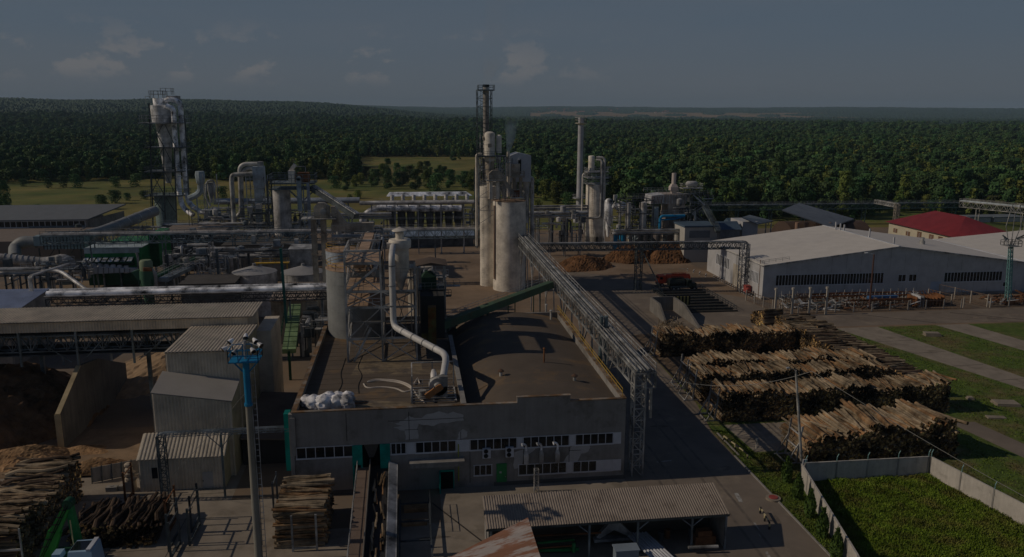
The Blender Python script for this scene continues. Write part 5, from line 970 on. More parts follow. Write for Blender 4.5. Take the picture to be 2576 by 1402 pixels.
# ================================================================ white warehouse
def warehouse():
    t = thing('warehouse', 'large white sheet metal warehouse with low gabled roofs and long rows of narrow windows', 'warehouse', (118, 195, 0))
    X0, XR1, X1, XV, XE, Y0, Y1 = 84.0, 118.2, 152.5, 152.5, 190, 177.0, 213.0; he = 8.2; hr = 12.2
    m = MB(); m.prism([(X0, Y0, 0), (X1, Y0, 0), (X1, Y0, he - .6), (XR1, Y0, hr), (X0, Y0, he)], (0, .25, 0)); m.build('front_wall', white, t)
    m = MB(); m.box(X0, X0 + .25, Y0 + .25, Y1, 0, he); m.build('side_wall', white, t)
    m = MB(); m.prism([(X0 - .2, Y0 - .3, he + .06), (XR1, Y0 - .3, hr + .08), (XR1, Y0 - .3, hr + .3), (X0 - .25, Y0 - .3, he + .28)], (0, Y1 - Y0 + .5, 0)); m.build('roof', white_roof, t)
    m = MB(); m.prism([(XR1 + .01, Y0 - .3, hr + .08), (X1 + .2, Y0 - .3, he - .5), (X1 + .25, Y0 - .3, he - .28), (XR1 + .01, Y0 - .3, hr + .3)], (0, Y1 - Y0 + .5, 0)); m.build('roof', white_roof, t)
    m = MB(); m.prism([(X1, Y0 + 1, 0), (XE, Y0 + 1, 0), (XE, Y0 + 1, 10), (X1, Y0 + 1, he - .9)], (0, .25, 0)); m.build('front_wall', white, t)
    m = MB(); m.prism([(X1 + .26, Y0 + .7, he - .5), (XE, Y0 + .7, 10.6), (XE, Y0 + .7, 10.8), (X1 + .26, Y0 + .7, he - .3)], (0, Y1 - Y0 - .5, 0)); m.build('roof', white_roof, t)
    m = MB(); m.beam((XR1, Y0 - .32, hr + .36), (XR1, Y1 + .2, hr + .36), .5, .1); m.beam((X1 + .22, Y0 - .3, he - .2), (X1 + .22, Y1, he - .2), .5, .1); m.build('ridge_cap', frame_white, t)
    m = MB(); m.box(X0 - .35, X0 - .21, Y0, Y1, he - .05, he + .12); m.beam((X0, Y0 - .36, he + .1), (XR1, Y0 - .36, hr + .12), .12, .3); m.beam((XR1, Y0 - .36, hr + .12), (X1, Y0 - .36, he - .45), .12, .3); m.build('gutter', steel, t)
    m = MB()
    for k in range(1, 18): x = X0 + 2 + k * 3.8; zt_ = he + (hr - he) * (x - X0) / (XR1 - X0) if x < XR1 else hr - (hr - he + .6) * (x - XR1) / (X1 - XR1); m.box(x, x + .05, Y0 - .012, Y0 - .002, 6.2, zt_ - .1); m.box(x, x + .05, Y0 - .012, Y0 - .002, .65, 3.2)
    m.build('panel_joint', steel, t)
    def band(px0, px1, py, n, z0, z1, nm='window'): a, b = D(px0, py, Y0).x, D(px1, py, Y0).x; windows(t, a, b, z0, z1, n, Y0, fw=.13)
    band(1951, 2221, 710, 35, 3.4, 5.9); band(2376, 2521, 690, 18, 3.3, 5.6); band(2260, 2279, 694, 2, 3.7, 5.3); band(2287, 2306, 693, 2, 3.7, 5.3); band(2524, 2533, 703, 1, 1.8, 2.8)
    # left wall windows (facing -x)
    def sband(y0, y1, n, z0, z1):
        f = MB(); g = MB(); w = (y1 - y0) / n
        f.box(X0 - .06, X0 - .002, y0 - .1, y1 + .1, z0 - .15, z0); f.box(X0 - .06, X0 - .002, y0 - .1, y1 + .1, z1, z1 + .15)
        for i in range(n + 1): f.box(X0 - .05, X0 - .002, y0 + i * w - .22, y0 + i * w + .22, z0, z1)
        for i in range(n): g.box(X0 - .03, X0 - .003, y0 + i * w + .22, y0 + (i + 1) * w - .22, z0, z1)
        o = f.build('window', frame_white, t); g.build('pane', glass, o)
    sband(197.5, 206.5, 9, 3.4, 6.1); sband(179.6, 187.2, 10, 3.4, 5.9)
    m = MB(); m.box(X0 - .12, X0 - .003, 189, 194.6, 0, 5.6); m.build('gate', mat('beige roller gate', (.47, .43, .36), .7), t)
    m = MB(); a = D(2352, 730, Y0).x; m.box(a - 1.4, a + 1.4, Y0 - .08, Y0 - .003, .05, 3.4); m.build('door', mat('pale blue door', (.40, .48, .60), .6), t)
    for px, py in ((1232 + 1000, 0),): pass
    for x, y, h in ((117.4, 205, 2.4), (117.9, 203.5, 2.2), (118.4, 202.4, 2), (118.6, 190.5, 2.6), (118.7, 180, 2.0)): m = MB(); m.beam((x, y, hr - .1), (x, y, hr + h), .3, .3); m.build('roof_pipe', white, t)
    m = MB(); m.tube([(134, 191, 9.8), (134, 191, 11.3)], .7, 14); m.tube([(134, 191, 11.3), (134, 191, 12.2)], [.45, .5], 14); m.build('roof_vent', light_steel, t)
    m = MB(); m.rail([(X0 + .2, 178.5, he + .3), (X0 + 7, 178.5, he + 1.1)], .8, 1.8, .06); m.rail([(X0 + .2, 183, he + .3), (X0 + .2, 177.4, he + .3)], .8, 1.8, .06); m.build('roof_rail', light_steel, t)
    m = MB(); m.beam((X0 - .15, 178.8, .2), (X0 - .15, 178.8, 9.4), .1); m.build('downpipe', rust, t)
    m = MB(); m.ladder(X0 - .4, 183.5, .5, 8.6, .5, ax=1); m.ladder(X0 - .4, 192, .5, 8.6, .5, ax=1); m.build('ladder', light_steel, t)
    m = MB(); m.box(X0 - .3, X1, Y0 - .35, Y0 - .004, 0, .6); m.build('plinth', concrete, t)
warehouse()
# striped bollards along the left warehouse wall
first = None
for i in range(26):
    y = 213 - i * 1.42; x = 82.2 if i > 6 else 80.4 - (6 - i) * .35 + (i % 2)
    if first is None:
        t = thing('bollard', 'knee high black and white striped bollard at the foot of the warehouse side wall', 'bollard', (x, y, 0), 'striped bollards along the warehouse'); m = MB(); m.tube([(x, y, 0), (x, y, .75)], .14, 8); m.build('post', white, t); m = MB(); m.tube([(x, y, .25), (x, y, .5)], .15, 8); m.build('stripe', black, t); first = t
    else: c = copy_tree(first); c.location = (x + g_off(i) if 0 else x, y, 0)
# red pump unit by the side wall
t = thing('pump_unit', 'small red machine standing at the warehouse wall below the bridge tower', 'machine', (83.4, 183.6, 0)); m = MB(); m.box(82.4, 83.7, 182.6, 184.2, .4, 2.2); m.tube([(82.6, 182.3, 1.4), (82.6, 181.4, 1.4)], .5, 10); m.build('housing', MATS['faded red lid'], t); m = MB(); m.box(82.3, 83.8, 181, 184.3, 0, .4); m.build('base_frame', dark_steel, t)
# buildings behind the warehouse
def gable(name, label, cat, x0, x1, y0, y1, he, hr, wm, rm, axis='y', over=.5, zb=0, group=None):
    t = thing(name, label, cat, ((x0 + x1) / 2, (y0 + y1) / 2, zb), group); m = MB(); m.box(x0, x1, y0, y1, zb, he); m.build('wall', wm, t); m = MB()
    if axis == 'hip':
        k = min(x1 - x0, y1 - y0) / 2; cx0, cx1 = (x0 + k, x1 - k) if x1 - x0 > y1 - y0 else ((x0 + x1) / 2,) * 2; cy0, cy1 = (y0 + k, y1 - k) if y1 - y0 > x1 - x0 else ((y0 + y1) / 2,) * 2
        m.frust(x0 - over, x1 + over, y0 - over, y1 + over, he + .02, cx0 - .02, cx1 + .02, cy0 - .02, cy1 + .02, hr)
    elif axis == 'y': m.prism([(x0 - over, y0 - over, he + .02), (x1 + over, y0 - over, he + .02), ((x0 + x1) / 2, y0 - over, hr)], (0, y1 - y0 + 2 * over, 0))
    elif axis == 'x': m.prism([(x0 - over, y0 - over, he + .02), (x0 - over, (y0 + y1) / 2, hr), (x0 - over, y1 + over, he + .02)], (x1 - x0 + 2 * over, 0, 0))
    elif axis == 'flat': m.box(x0 - over, x1 + over, y0 - over, y1 + over, he, he + .4)
    m.build('roof', rm, t); return t
roofred = mat('red sheet roof', (.30, .04, .045), .6, 0, .06, .2); roofgrey = mat('blue grey sheet roof', (.20, .23, .26), .6, .1, .06, .2); roofblue = mat('blue sheet roof', (.09, .14, .20), .6, 0, .1)
bw = mat('pale yellow plaster', (.56, .52, .40), .85, var=.1, scale=.4)
t = gable('red_roof_building', 'cream building under a big red hipped roof behind the warehouse', 'building', 165, 184.5, 219.5, 254, 7.3, 12.3, bw, roofred, 'hip', 1.0)
for y in (222, 226.5, 231, 237, 243, 250): m = MB(); m.box(164.93, 164.997, y - 1.1, y + 1.1, 4.2, 6.4 if y < 240 else 5.6); o = m.build('window', mat('brown window', (.20, .12, .08), .6), t); m = MB(); m.box(164.88, 164.93, y - .06, y + .06, 4.2, 6.0); m.build('mullion', frame_white, o)
m = MB(); m.box(176, 180, 219.4, 219.497, 3, 4.2); m.build('window', glass, t)
t = thing('canopy', 'grey single pitch canopy on pillars over a dark bark pit behind the warehouse', 'canopy', (132, 262, 0))
a, b_, c_, d_ = G(1970, 547, 16), G(2028, 521, 18), G(2146, 556, 13), G(2102, 581, 11); a, b_, c_, d_ = D(1967, 531, 250), D(2010, 513, 266), D(2148, 553, 262), D(2090, 573, 246)
m = MB(); m.prism([a, b_, c_, d_], (0, 0, .35)); m.build('roof', roofgrey, t)
for px in (2004, 2028, 2056, 2084): p = D(px, 585, 250); m = MB(); m.tube([(p.x, p.y, 0), (p.x, p.y, D(px, 560, 250).z)], .7, 10); m.build('pillar', mat('rust stained pillar', (.34, .22, .16), .85), t)
m = MB(); c = D(1985, 590, 263); m.tube([(c.x - 3, 262, -4), (c.x + 26, 262, -4)], 11, 20); solo('bark_bunker', 'dark rounded corrugated bark bunker under the grey canopy', 'bunker', m, mat('dark rusty corrugated sheet', (.09, .06, .045), .8))
heap('bark_heap', 'orange brown bark and offcuts spilling from under the grey canopy', 122, 246, 14, 6, 4.5, 12, brown_heap)
t = gable('small_building', 'small white kiosk building with a grey pitched roof left of the canopy', 'building', D(1867, 590, 246).x, D(1905, 590, 246).x, 246, 256, 9.2, 0, white, roofgrey, 'none')
bpy.data.objects.remove(bpy.data.objects[t.children[-1].name]) if 0 else None
P = [D(1867, 549, 245), D(1886, 543, 256), D(1946, 558, 256), D(1906, 566, 245)]; m = MB(); m.prism(P, (0, 0, .3)); m.build('canopy_roof', roofgrey, t)
for px in (1925, 1938): p = D(px, 590, 252); m = MB(); m.beam((p.x, 252, 0), (p.x, 252, D(px, 562, 252).z), .3); m.build('post', light_steel, t)
t = gable('boiler_annex', 'pale grey annex with a dark flat roof at the foot of the stair tower', 'building', D(1722, 600, 226).x, D(1803, 600, 226).x, 226, 236, D(1760, 572, 226).z, 0, mat('pale grey panels', (.50, .49, .46), .7, var=.08), roofgrey, 'none'); hz = D(1760, 572, 226).z; x0, x1 = D(1722, 600, 226).x, D(1803, 600, 226).x
m = MB(); m.box(x0 - .3, x1 + .5, 225.6, 236, hz, hz + .5); m.build('roof', roofblue, t); m = MB(); m.box(x0 + 1.4, x1 - 2.2, 225.95, 225.997, hz - 3.2, hz - 1); m.build('window', mat('grey window strip', (.20, .22, .24), .3), t)
m = MB(); m.rail([(x1 - 2, 225.4, hz - 4), (x1 + 1, 225.4, hz - 4)], 1.1, 1); m.box(x1 - 2, x1 + 1, 225.2, 225.99, hz - 4.2, hz - 4); m.build('balcony', light_steel, t)
def px_gable(label, px0, px1, py_e, py_b, Y, dep, rise, wm, rm, axis='x', name='shed', cat='shed', group=None):
    x0, x1, z0, z1 = Q(px0, py_e, px1, py_b, Y); return gable(name, label, cat, x0, x1, Y, Y + dep, z1, z1 + rise, wm, rm, axis, .4, group=group)
px_gable('low shed with a pale gabled roof and blue right slope beside the blue tanks', 1596, 1650, 608, 625, 246, 8, 3.4, bw, roofgrey, 'y')
px_gable('low brownish shed with a blue roof between the annex and the kiosk', 1812, 1862, 578, 600, 244, 8, 2.2, concrete, roofblue, 'x')
px_gable('small blue roofed lean-to behind the brownish shed', 1838, 1868, 566, 590, 256, 6, 2, concrete, roofblue, 'x')
px_gable('long shed with a pale roof in the trees at the upper right', 2430, 2492, 494, 512, 380, 12, 4, mat('brown timber wall', (.15, .10, .08), .9), mat('pale metal roof', (.45, .50, .56), .5, .2), 'x')
px_gable('distant pale multi storey building among the trees on the right', 2197, 2244, 432, 455, 640, 12, 1.5, mat('distant pale wall', (.62, .55, .48), .9, var=.1), concrete, 'flat', 'building', 'building')
px_gable('white office container at the right edge behind the red roof', 2500, 2576, 548, 568, 300, 8, .5, white, roofgrey, 'flat', 'container_office', 'building')
px_gable('low white container behind the red roofed building', 2440, 2492, 548, 562, 300, 6, .5, white, roofgrey, 'flat', 'container_office', 'building')
px_gable('yellow clad shed at the right edge beyond the red roof', 2548, 2600, 598, 640, 215, 8, .4, bw, roofblue, 'flat')
# ================================================================ scrap yard in front of the warehouse
wp = mat('white fence post', (.44, .41, .36), .8)
mesh_m = mat('rusty mesh panel', (.17, .12, .09), .9, var=.3)
def yard_fence(label, a, b, n, h=2.3, wpost=.2, mesh=True):
    t = thing('yard_fence', label, 'fence', ((a[0] + b[0]) / 2, (a[1] + b[1]) / 2, 0), 'fences of the scrap yard'); A, B = V(*a, 0), V(*b, 0)
    for i in range(n + 1): p = A.lerp(B, i / n); m = MB(); m.beam(p, p + V(0, 0, h), wpost); m.build('post', wp, t)
    m = MB(); m.beam(A + V(0, 0, h - .15), B + V(0, 0, h - .15), .1); m.beam(A + V(0, 0, .2), B + V(0, 0, .2), .12)
    k = int((B - A).length / .9)
    for i in range(k): p = A.lerp(B, i / k); m.beam(p + V(0, 0, .2), p + V(0, 0, h - .2), .035)
    for z in (.6, 1.0, 1.4, 1.8): m.beam(A + V(0, 0, z), B + V(0, 0, z), .03)
    m.build('mesh_panel', mesh_m, t)
yard_fence('front mesh fence with pale concrete posts along the road', (81.5, 162.6), (126, 163.2), 10); yard_fence('front mesh fence right of the open gate', (133.5, 163.4), (172, 164), 8)
yard_fence('left side fence running to the warehouse corner', (82.2, 162.8), (79.8, 176.5), 4, 2.6); yard_fence('white framed fence on the left of the gate passage', (127, 163.8), (124.5, 173), 3, 2.6); yard_fence('white framed fence on the right of the gate passage', (133.2, 164), (129.5, 176), 3, 3.0)
for x, lab in ((81.0, 'first'), (85, 'second'), (89, 'third'), (93, 'fourth')): m = MB(); m.beam((x - 1, 161.7, 0), (x - 1, 161.7, 6.2), .38); m.beam((x - 1, 161.9, 5.8), (x - 1, 161.9, 6.3), .5); solo('yard_post', 'tall white post at the yard fence, %s from the log yard' % lab, 'post', m, wp, 'tall white posts at the yard fence')
g = random.Random(12)
# steel racks with long bars
for k, (x0, x1, y, lab) in enumerate(((88, 122, 174.2, 'long rack of rusty steel bars against the warehouse front, rear row'), (86, 118, 171.2, 'long rack of rusty steel bars, middle row behind the fence'), (99, 120, 166.6, 'low rack of rusty pipes just behind the road fence'))):
    t = thing('bar_rack', lab, 'steel rack', ((x0 + x1) / 2, y, 0), 'bar racks in the scrap yard'); m = MB()
    for i in range(int((x1 - x0) / 2) + 1): x = x0 + 2 * i; m.beam((x, y - .9, 0), (x, y - .9, 1.8), .12); m.beam((x, y + .9, 0), (x, y + .9, 2.4), .12); m.beam((x, y - 1, .5), (x, y + 1, .5), .1); m.beam((x, y - 1, 1.5), (x, y + 1, 1.5), .1)
    m.build('frame', light_steel, t)
    m = MB()
    for i in range(46): a = g.uniform(x0, x1 - 8); z = g.choice((.6, .72, 1.6, 1.72, 1.85)); yy = y + g.uniform(-.85, .85); m.beam((a, yy, z), (a + g.uniform(6, 12), yy + g.uniform(-.1, .1), z), .1)
    m.build('steel_bars', rust, t, kind='stuff')
scr = [rust, steel, mesh_m, frame_white, cream_dirty, dark_steel, mat('faded blue sheet', (.06, .16, .35), .6)]
def scrap(label, x0, x1, y0, y1, n, seed, mats, hmax=1.6, group='scrap piles behind the road fence'):
    g = random.Random(seed); m = MB()
    for i in range(n):
        x, y = g.uniform(x0, x1), g.uniform(y0, y1); z = g.random() * hmax * .6; L = g.uniform(.8, 3.4); a = g.uniform(-.5, .5) + (0 if g.random() < .7 else 1.4); m.cur = g.randrange(len(mats))
        m.beam((x, y, z + .1), (x + L * math.cos(a), y + L * math.sin(a), z + g.uniform(.05, .9)), g.uniform(.1, .7), g.uniform(.06, .3))
    solo('scrap_pile', label, 'scrap pile', m, mats, group, kind='stuff')
scrap('tangled scrap of pipes and pale metal sheets near the tall white posts', 86, 98, 165, 169.5, 60, 1, [steel, dark_steel, mesh_m, steel]); scrap('rusty plates and beams in the middle of the yard', 98, 116, 164.5, 170, 80, 2, [rust, mesh_m, rust, steel])
scrap('mixed rust brown scrap right of the gate passage', 136, 156, 166, 172, 90, 5, [rust, brown_heap, mesh_m, cream_dirty]); scrap('white and green debris heap near the teal lattice tower', 152, 172, 166, 173, 80, 6, [frame_white, rust, green_dark, dark_steel]); scrap('low rusty scrap strip along the road fence right part', 134, 170, 164.6, 166, 60, 7, [rust, mesh_m, steel])
m = MB(); m.box(107, 114.5, 169.6, 170.6, 1.4, 1.9); m.box(107.2, 114.3, 169.5, 170.7, .9, 1.35); solo('sheet_bundle', 'bundle of bright blue sheets lying on white ones in the yard', 'sheet bundle', m, MATS['faded blue sheet'])
for i in range(9): m = MB(); x = 116.5 + i * .85; m.prism([(x, 165.8, .05), (x + .16, 165.8, .05), (x + .16 + .5, 169.5, 2.9), (x + .5, 169.5, 2.9)], (0, .1, .15)); m.box(x, x + .15, 165.6, 169.4, .05, 2.4 + .2 * math.sin(i)); solo('steel_plate', 'upright steel plate in the leaning row beside the gate passage', 'plate', m, [rust, frame_white, steel][i % 3] if i < 4 else rust, 'leaning plates beside the gate passage')
# lamp pole with rusty shaft, and teal lattice light tower
y = 165.2; x = D(2186, 785, y).x; zt = D(2199, 640, y).z; pole('lamp_pole', 'tall rust brown lamp pole standing in the scrap yard fence line', x, y, zt, mat('brown painted pole', (.10, .05, .04), .7), .2, (-1.4, .2), lean=D(2199, 640, y).x - x)
t = thing('light_tower', 'tapering teal lattice light tower with a crown platform at the right edge', 'light tower', (135.5, 165, 0)); y = 166.; xb = D(2534, 768, y).x; xt = D(2543, 620, y).x; zt = D(2543, 618, y).z
m = MB(); n = 12
for i in range(n):
    a, b = i / n, (i + 1) / n; P_ = [V(xb + (xt - xb) * a, y, 1 + (zt - 1) * a), V(xb + (xt - xb) * b, y, 1 + (zt - 1) * b)]; wa, wb_ = .9 - .3 * a, .9 - .3 * b
    ca = [P_[0] + V(s * wa / 2, u * wa / 2, 0) for s, u in ((-1, -1), (1, -1), (1, 1), (-1, 1))]; cb = [P_[1] + V(s * wb_ / 2, u * wb_ / 2, 0) for s, u in ((-1, -1), (1, -1), (1, 1), (-1, 1))]
    for k in range(4): m.beam(ca[k], cb[k], .16); m.beam(ca[k], cb[(k + 1) % 4], .09); m.beam(cb[k], cb[(k + 1) % 4], .09)
m.build('lattice_shaft', mat('weathered teal steel', (.16, .34, .34), .6, var=.25), t)
m = MB(); m.box(xb - 1, xb + 1, y - 1, y + 1, 0, 1); m.build('footing', rust, t)
m = MB(); m.rail([(xt - 1.5, y - 1.5, zt), (xt + 1.5, y - 1.5, zt), (xt + 1.5, y + 1.5, zt), (xt - 1.5, y + 1.5, zt)], 1.2, 1, .09, True); m.box(xt - 1.5, xt + 1.5, y - 1.5, y + 1.5, zt - .1, zt)
for s in (-1, 1):
    m.beam((xt + s * .5, y, zt), (xt + s * 1.9, y, zt + 4.5), .12); m.beam((xt + s * 1.9, y, zt + 4.5), (xt + s * 1.0, y, zt + 9.5), .12); m.beam((xt + s * 1.0, y, zt + 9.5), (xt, y, zt + 7), .1)
    for k in range(3): m.beam((xt + s * 1.2, y, zt + 1.6), (xt + s * (2.2 + k * .4), y - .5, zt + 1.2 + k * .7), .16, .3)
m.beam((xt, y, zt), (xt, y, zt + 7), .12); m.build('lamp_crown', light_steel, t)
# ================================================================ trucks, pit and ramp in the yard
def truck(label, px0, px1, py, Y, cabcol, tankcol, flip=False, hood=False):
    p0, p1 = D(px0, py, Y), D(px1, py, Y); L = p1.x - p0.x; x0 = p0.x; t = thing('tank_truck', label, 'tank truck', (x0 + L / 2, Y, 0), None); y0, y1 = Y - 1.25, Y + 1.25
    X = (lambda u: x0 + u * L) if not flip else (lambda u: x0 + (1 - u) * L)
    def bx(m, a, b, *r): a, b = sorted((X(a), X(b))); m.box(a, b, *r); return m
    m = MB(); bx(m, .02, .98, Y - .45, Y + .45, .85, 1.15); bx(m, .0, .03, y0, y1, .5, .95); m.build('chassis', dark_steel, t)
    m = MB()
    if hood: bx(m, .20, .36, y0, y1, 1.0, 2.75); a, b = sorted((X(.2), X(.02))); m.frust(a, b, y0 + .25, y1 - .25, 1.0, a, b, y0 + .35, y1 - .35, 1.85)
    else:
        a, b = sorted((X(.0), X(.22))); m.frust(a, b, y0, y1, 1.0, a, b, y0, y1, 1.9); k = .2 if not flip else 0; m.frust(a, b, y0, y1, 1.9, a + (.25 if not flip else 0), b - (.25 if flip else 0), y0 + .08, y1 - .08, 2.95)
    c = m.build('cab', cabcol, t)
    m = MB(); wx = .2 if hood else .0; s = -1 if not flip else 1
    m.box(X(wx) + s * .02 - .02 + (.12 if not flip else -.12), X(wx) + s * .02 + .02 + (.12 if not flip else -.12), y0 + .2, y1 - .2, 2.0, 2.65); bx(m, wx + .05, wx + .13, y0 + .0, y0 + .05, 2.0, 2.65); m.build('window', glass, c)
    for dy in (-.95, .75): m = MB(); m.box(X(0) - .08, X(0) + .08, Y + dy, Y + dy + .25, .75, .95); m.build('headlight', frame_white, t)
    m = MB(); a = X(.27 if not hood else .42); b = X(.97); zc = 2.05; m.tube([(a, Y, zc), (a + (b - a) * .02, Y, zc), (b - (b - a) * .02, Y, zc), (b, Y, zc)], [.85, 1.08, 1.08, .85], 18); m.build('tank', tankcol, t)
    m = MB(); a, b = sorted((X(.45), X(.85))); m.box(a, b, Y - .35, Y + .35, 3.1, 3.2); m.rail([(a, Y - .4, 3.15), (b, Y - .4, 3.15)], .35, .8, .05); m.rail([(a, Y + .4, 3.15), (b, Y + .4, 3.15)], .35, .8, .05); m.build('tank_walkway', cabcol, t)
    m = MB(); bx(m, .3, .9, y0, y0 + .3, .9, 1.3); m.build('side_locker', dark_steel, t)
    for u in ((.12, .62, .78) if not hood else (.1, .66, .82)):
        for yy in (y0 + .18, y1 - .18):
            m = MB(); m.tube([(X(u), yy - .16, .52), (X(u), yy + .16, .52)], .52, 18); w = m.build('wheel', black, t); m = MB(); m.tube([(X(u), yy - .18, .52), (X(u), yy - .17, .52)], .26, 12); m.build('rim', light_steel, w)
truck('orange cab tank truck parked in the yard behind the dark one', 1652, 1736, 716, 194.5, orange, orange)
truck('dark olive bonneted tank truck in front of the orange one', 1678, 1750, 724, 189.5, mat('dark olive paint', (.035, .045, .03), .6, var=.2), mat('black green tank paint', (.02, .025, .022), .5), True, True)
# fenced pit
t = thing('sunken_pit', 'dark fenced pit surrounded by thin railings in front of the trucks', 'pit', (67, 178, 0)); pm_ = mat('pit undergrowth', (.03, .028, .02), .95, var=.4, bump=.5)
m = MB(); m.box(60.9, 73, 167, 189.8, .03, .06); m.build('pit_floor', pm_, t); c4 = [(60.7, 166.7, 0), (73.4, 166.9, 0), (73.4, 190, 0), (60.7, 190, 0)]; m = MB(); m.rail(c4, 1.2, 1.6, .07, True); m.rail([(60.7, 172, 0), (73.4, 172, 0)], 1.2, 1.6, .06); m.rail([(60.7, 178, 0), (73.4, 178, 0)], 1.2, 1.6, .06); m.rail([(64, 184, 0), (73.4, 184, 0)], 1.2, 1.6, .06); m.build('railing', dark_steel, t)
m = MB()
for i in range(8): y = 168.5 + i * 2.8; m.box(61, 73.2, y, y + .3, .06, .5)
m.box(60.5, 60.8, 166.6, 190, 0, .35); m.box(60.5, 73.5, 166.4, 166.7, 0, .35); m.build('kerb_beam', mat('dark kerb', (.07, .065, .06), .9), t)
# concrete ramp walls with striped board, and root wood heap
t = thing('loading_ramp', 'pale concrete ramp wall with a black and yellow striped board', 'ramp', (57, 158, 0)); m = MB(); m.prism([(59.3, 170, 0), (59.3, 170, 3.0), (59.3, 163, 3.0), (59.3, 153, .3), (59.3, 153, 0)], (.5, 0, 0)); m.prism([(53.8, 169.5, 0), (53.8, 169.5, 3.2), (53.8, 163, 3.2), (53.8, 158, 0)], (.4, 0, 0)); m.box(54.2, 59.3, 169.6, 169.9, 0, 3.1); m.build('wall', mat('grey ramp concrete', (.22, .21, .195), .9, var=.25, streak=.3), t)
m = MB(); 
for i in range(9): m.cur = i % 2; m.box(59.6 + i * .4, 60.0 + i * .4, 169.2, 169.3, 1.2, 3.2)
m.build('striped_board', [black, mat('dull yellow', (.45, .36, .12), .7)], t)
g = random.Random(8); m = MB()
for i in range(260):
    r = 3.4 * math.sqrt(g.random()); a = g.random() * 6.28; z = max(0, 3.4 - r) * g.random(); p = V(53.5 + r * math.cos(a), 152.5 + r * math.sin(a) * 1.3, z + .1); d = V(g.gauss(0, 1), g.gauss(0, 1), g.gauss(0, .6)).normalized() * g.uniform(.6, 1.5); m.tube([p, p + d * .5 + V(0, 0, .1), p + d], [.09, .07, .03], 5)
solo('root_heap', 'tangled heap of bent grey branches and roots by the ramp', 'branch heap', m, bark_pale, kind='stuff')
# mulch heaps in the central yard
heap('bark_heap', 'left brown bark heap with a sharp shaded side in the middle yard', 50, 222, 8.5, 7, 3.8, 21, brown_heap); heap('bark_heap', 'shaggy brown heap left of the bridge tower foot', 66.5, 231, 8, 6, 5.2, 22, brown_heap); heap('bark_heap', 'larger shaggy brown heap right of the bridge tower foot', 78.5, 230.5, 9.5, 6.5, 6.0, 23, brown_heap)
HAZE = .00007
# ================================================================ the plant behind the hall
def zf(x0, y0, k): return lambda x, y: ((x0 + x / k) / 1.4907, (y0 + y / k) / 1.4907)
def wx(px, Y, py=600): return D(px, py, Y).x
def wz(py, Y, px=1288): return D(px, py, Y).z
pale_blue = mat('pale blue grey sheet', (.40, .46, .52), .55, .15, .12, .5, streak=.15)
grey_green = mat('grey green sheet', (.23, .31, .29), .6, .1, .2, .5, streak=.2)
silo_grey = mat('galvanised silo sheet', (.43, .45, .46), .5, .3, .07, .2, streak=.12)
tan = mat('dusty tan sheet', (.42, .30, .21), .8, 0, .2, .5)
def cyl_px(m, pxl, pxr, pyt, pyb, Y, n=24, top=0):   # upright cylinder from its silhouette
    r = (wx(pxr, Y, pyt) - wx(pxl, Y, pyt)) / 2; x = (wx(pxr, Y, (pyt + pyb) / 2) + wx(pxl, Y, (pyt + pyb) / 2)) / 2; px = (pxl + pxr) / 2
    z1, z0 = wz(pyt, Y, px), wz(pyb, Y, px); m.lathe(x, Y, [(r, z0), (r, z1)] + ([(r * .92, z1 + top * .6), (r * .5, z1 + top), (.02, z1 + top * 1.1)] if top else []), n); return x, r, z0, z1
def rings(m, x, y, r, z0, z1, step, w=.05, n=24):
    z = z0 + step
    while z < z1 - .1: m.lathe(x, y, [(r, z), (r + w, z), (r + w, z + .1), (r, z + .1)], n); z += step
# ---- grey silo standing behind the flat roof
def silo(name, label, x, y, r, z0, z1, mt, step=1.35, dome=.0, roofm=None, rail=None, ladder=True, group=None, n=30):
    t = thing(name, label, 'silo', (x, y, z0), group); m = MB(); m.lathe(x, y, [(r, z0), (r, z1)], n); rings(m, x, y, r, z0, z1, step, .03, n); m.build('shell', mt, t)
    m = MB(); m.lathe(x, y, [(r + .05, z1), (r + .05, z1 + .12), (.3, z1 + .12 + dome), (.02, z1 + .15 + dome)], n); m.build('roof', roofm or mt, t)
    if rail: m = MB(); m.rail([(x + r * .97 * math.cos(a), y + r * .97 * math.sin(a), z1 + .1) for a in [i * math.pi / 7 for i in range(14)]], 1.1, 2, .06, True); m.build('railing', rail, t)
    if ladder: m = MB(); m.ladder(x - r * .7, y - r * .78, z0, z1, .5); m.build('ladder', steel, t)
    return t
xs = wx(896, 125, 740); silo('silo', 'grey galvanised silo with a dusty tan top and yellow railing beside the steel tower', xs, 125, 4.55, 9.46, wz(672, 125, 870), silo_grey, 1.4, .5, tan, yellow, False)
silo('silo', 'smaller pale silo with a yellow railed tan top behind the grey silo', wx(868, 152, 640), 152, 3.6, 0, wz(628, 152, 868), pale_blue, 2.2, .4, tan, yellow, False)
for px, lab in ((641, 'left wide stainless tank with a shallow cone roof behind the silver pipeline'), (763, 'right wide stainless tank with a shallow cone roof, beside the elevator legs')):
    Y = 178.; x = wx(px, Y, 690); t = silo('storage_tank', lab, x, Y, 4.75, 0, wz(684, Y, px), alu_dull, 3, 1.3, mat('dull grey tank roof', (.36, .36, .36), .7, .1, .15), None, True, 'stainless storage tanks', 34); t['category'] = 'tank'; zt = wz(684, Y, px) + 1.3; m = MB(); m.tube([(x, Y, zt), (x, Y, zt + .6)], .4, 10); m.build('hatch', steel, t)
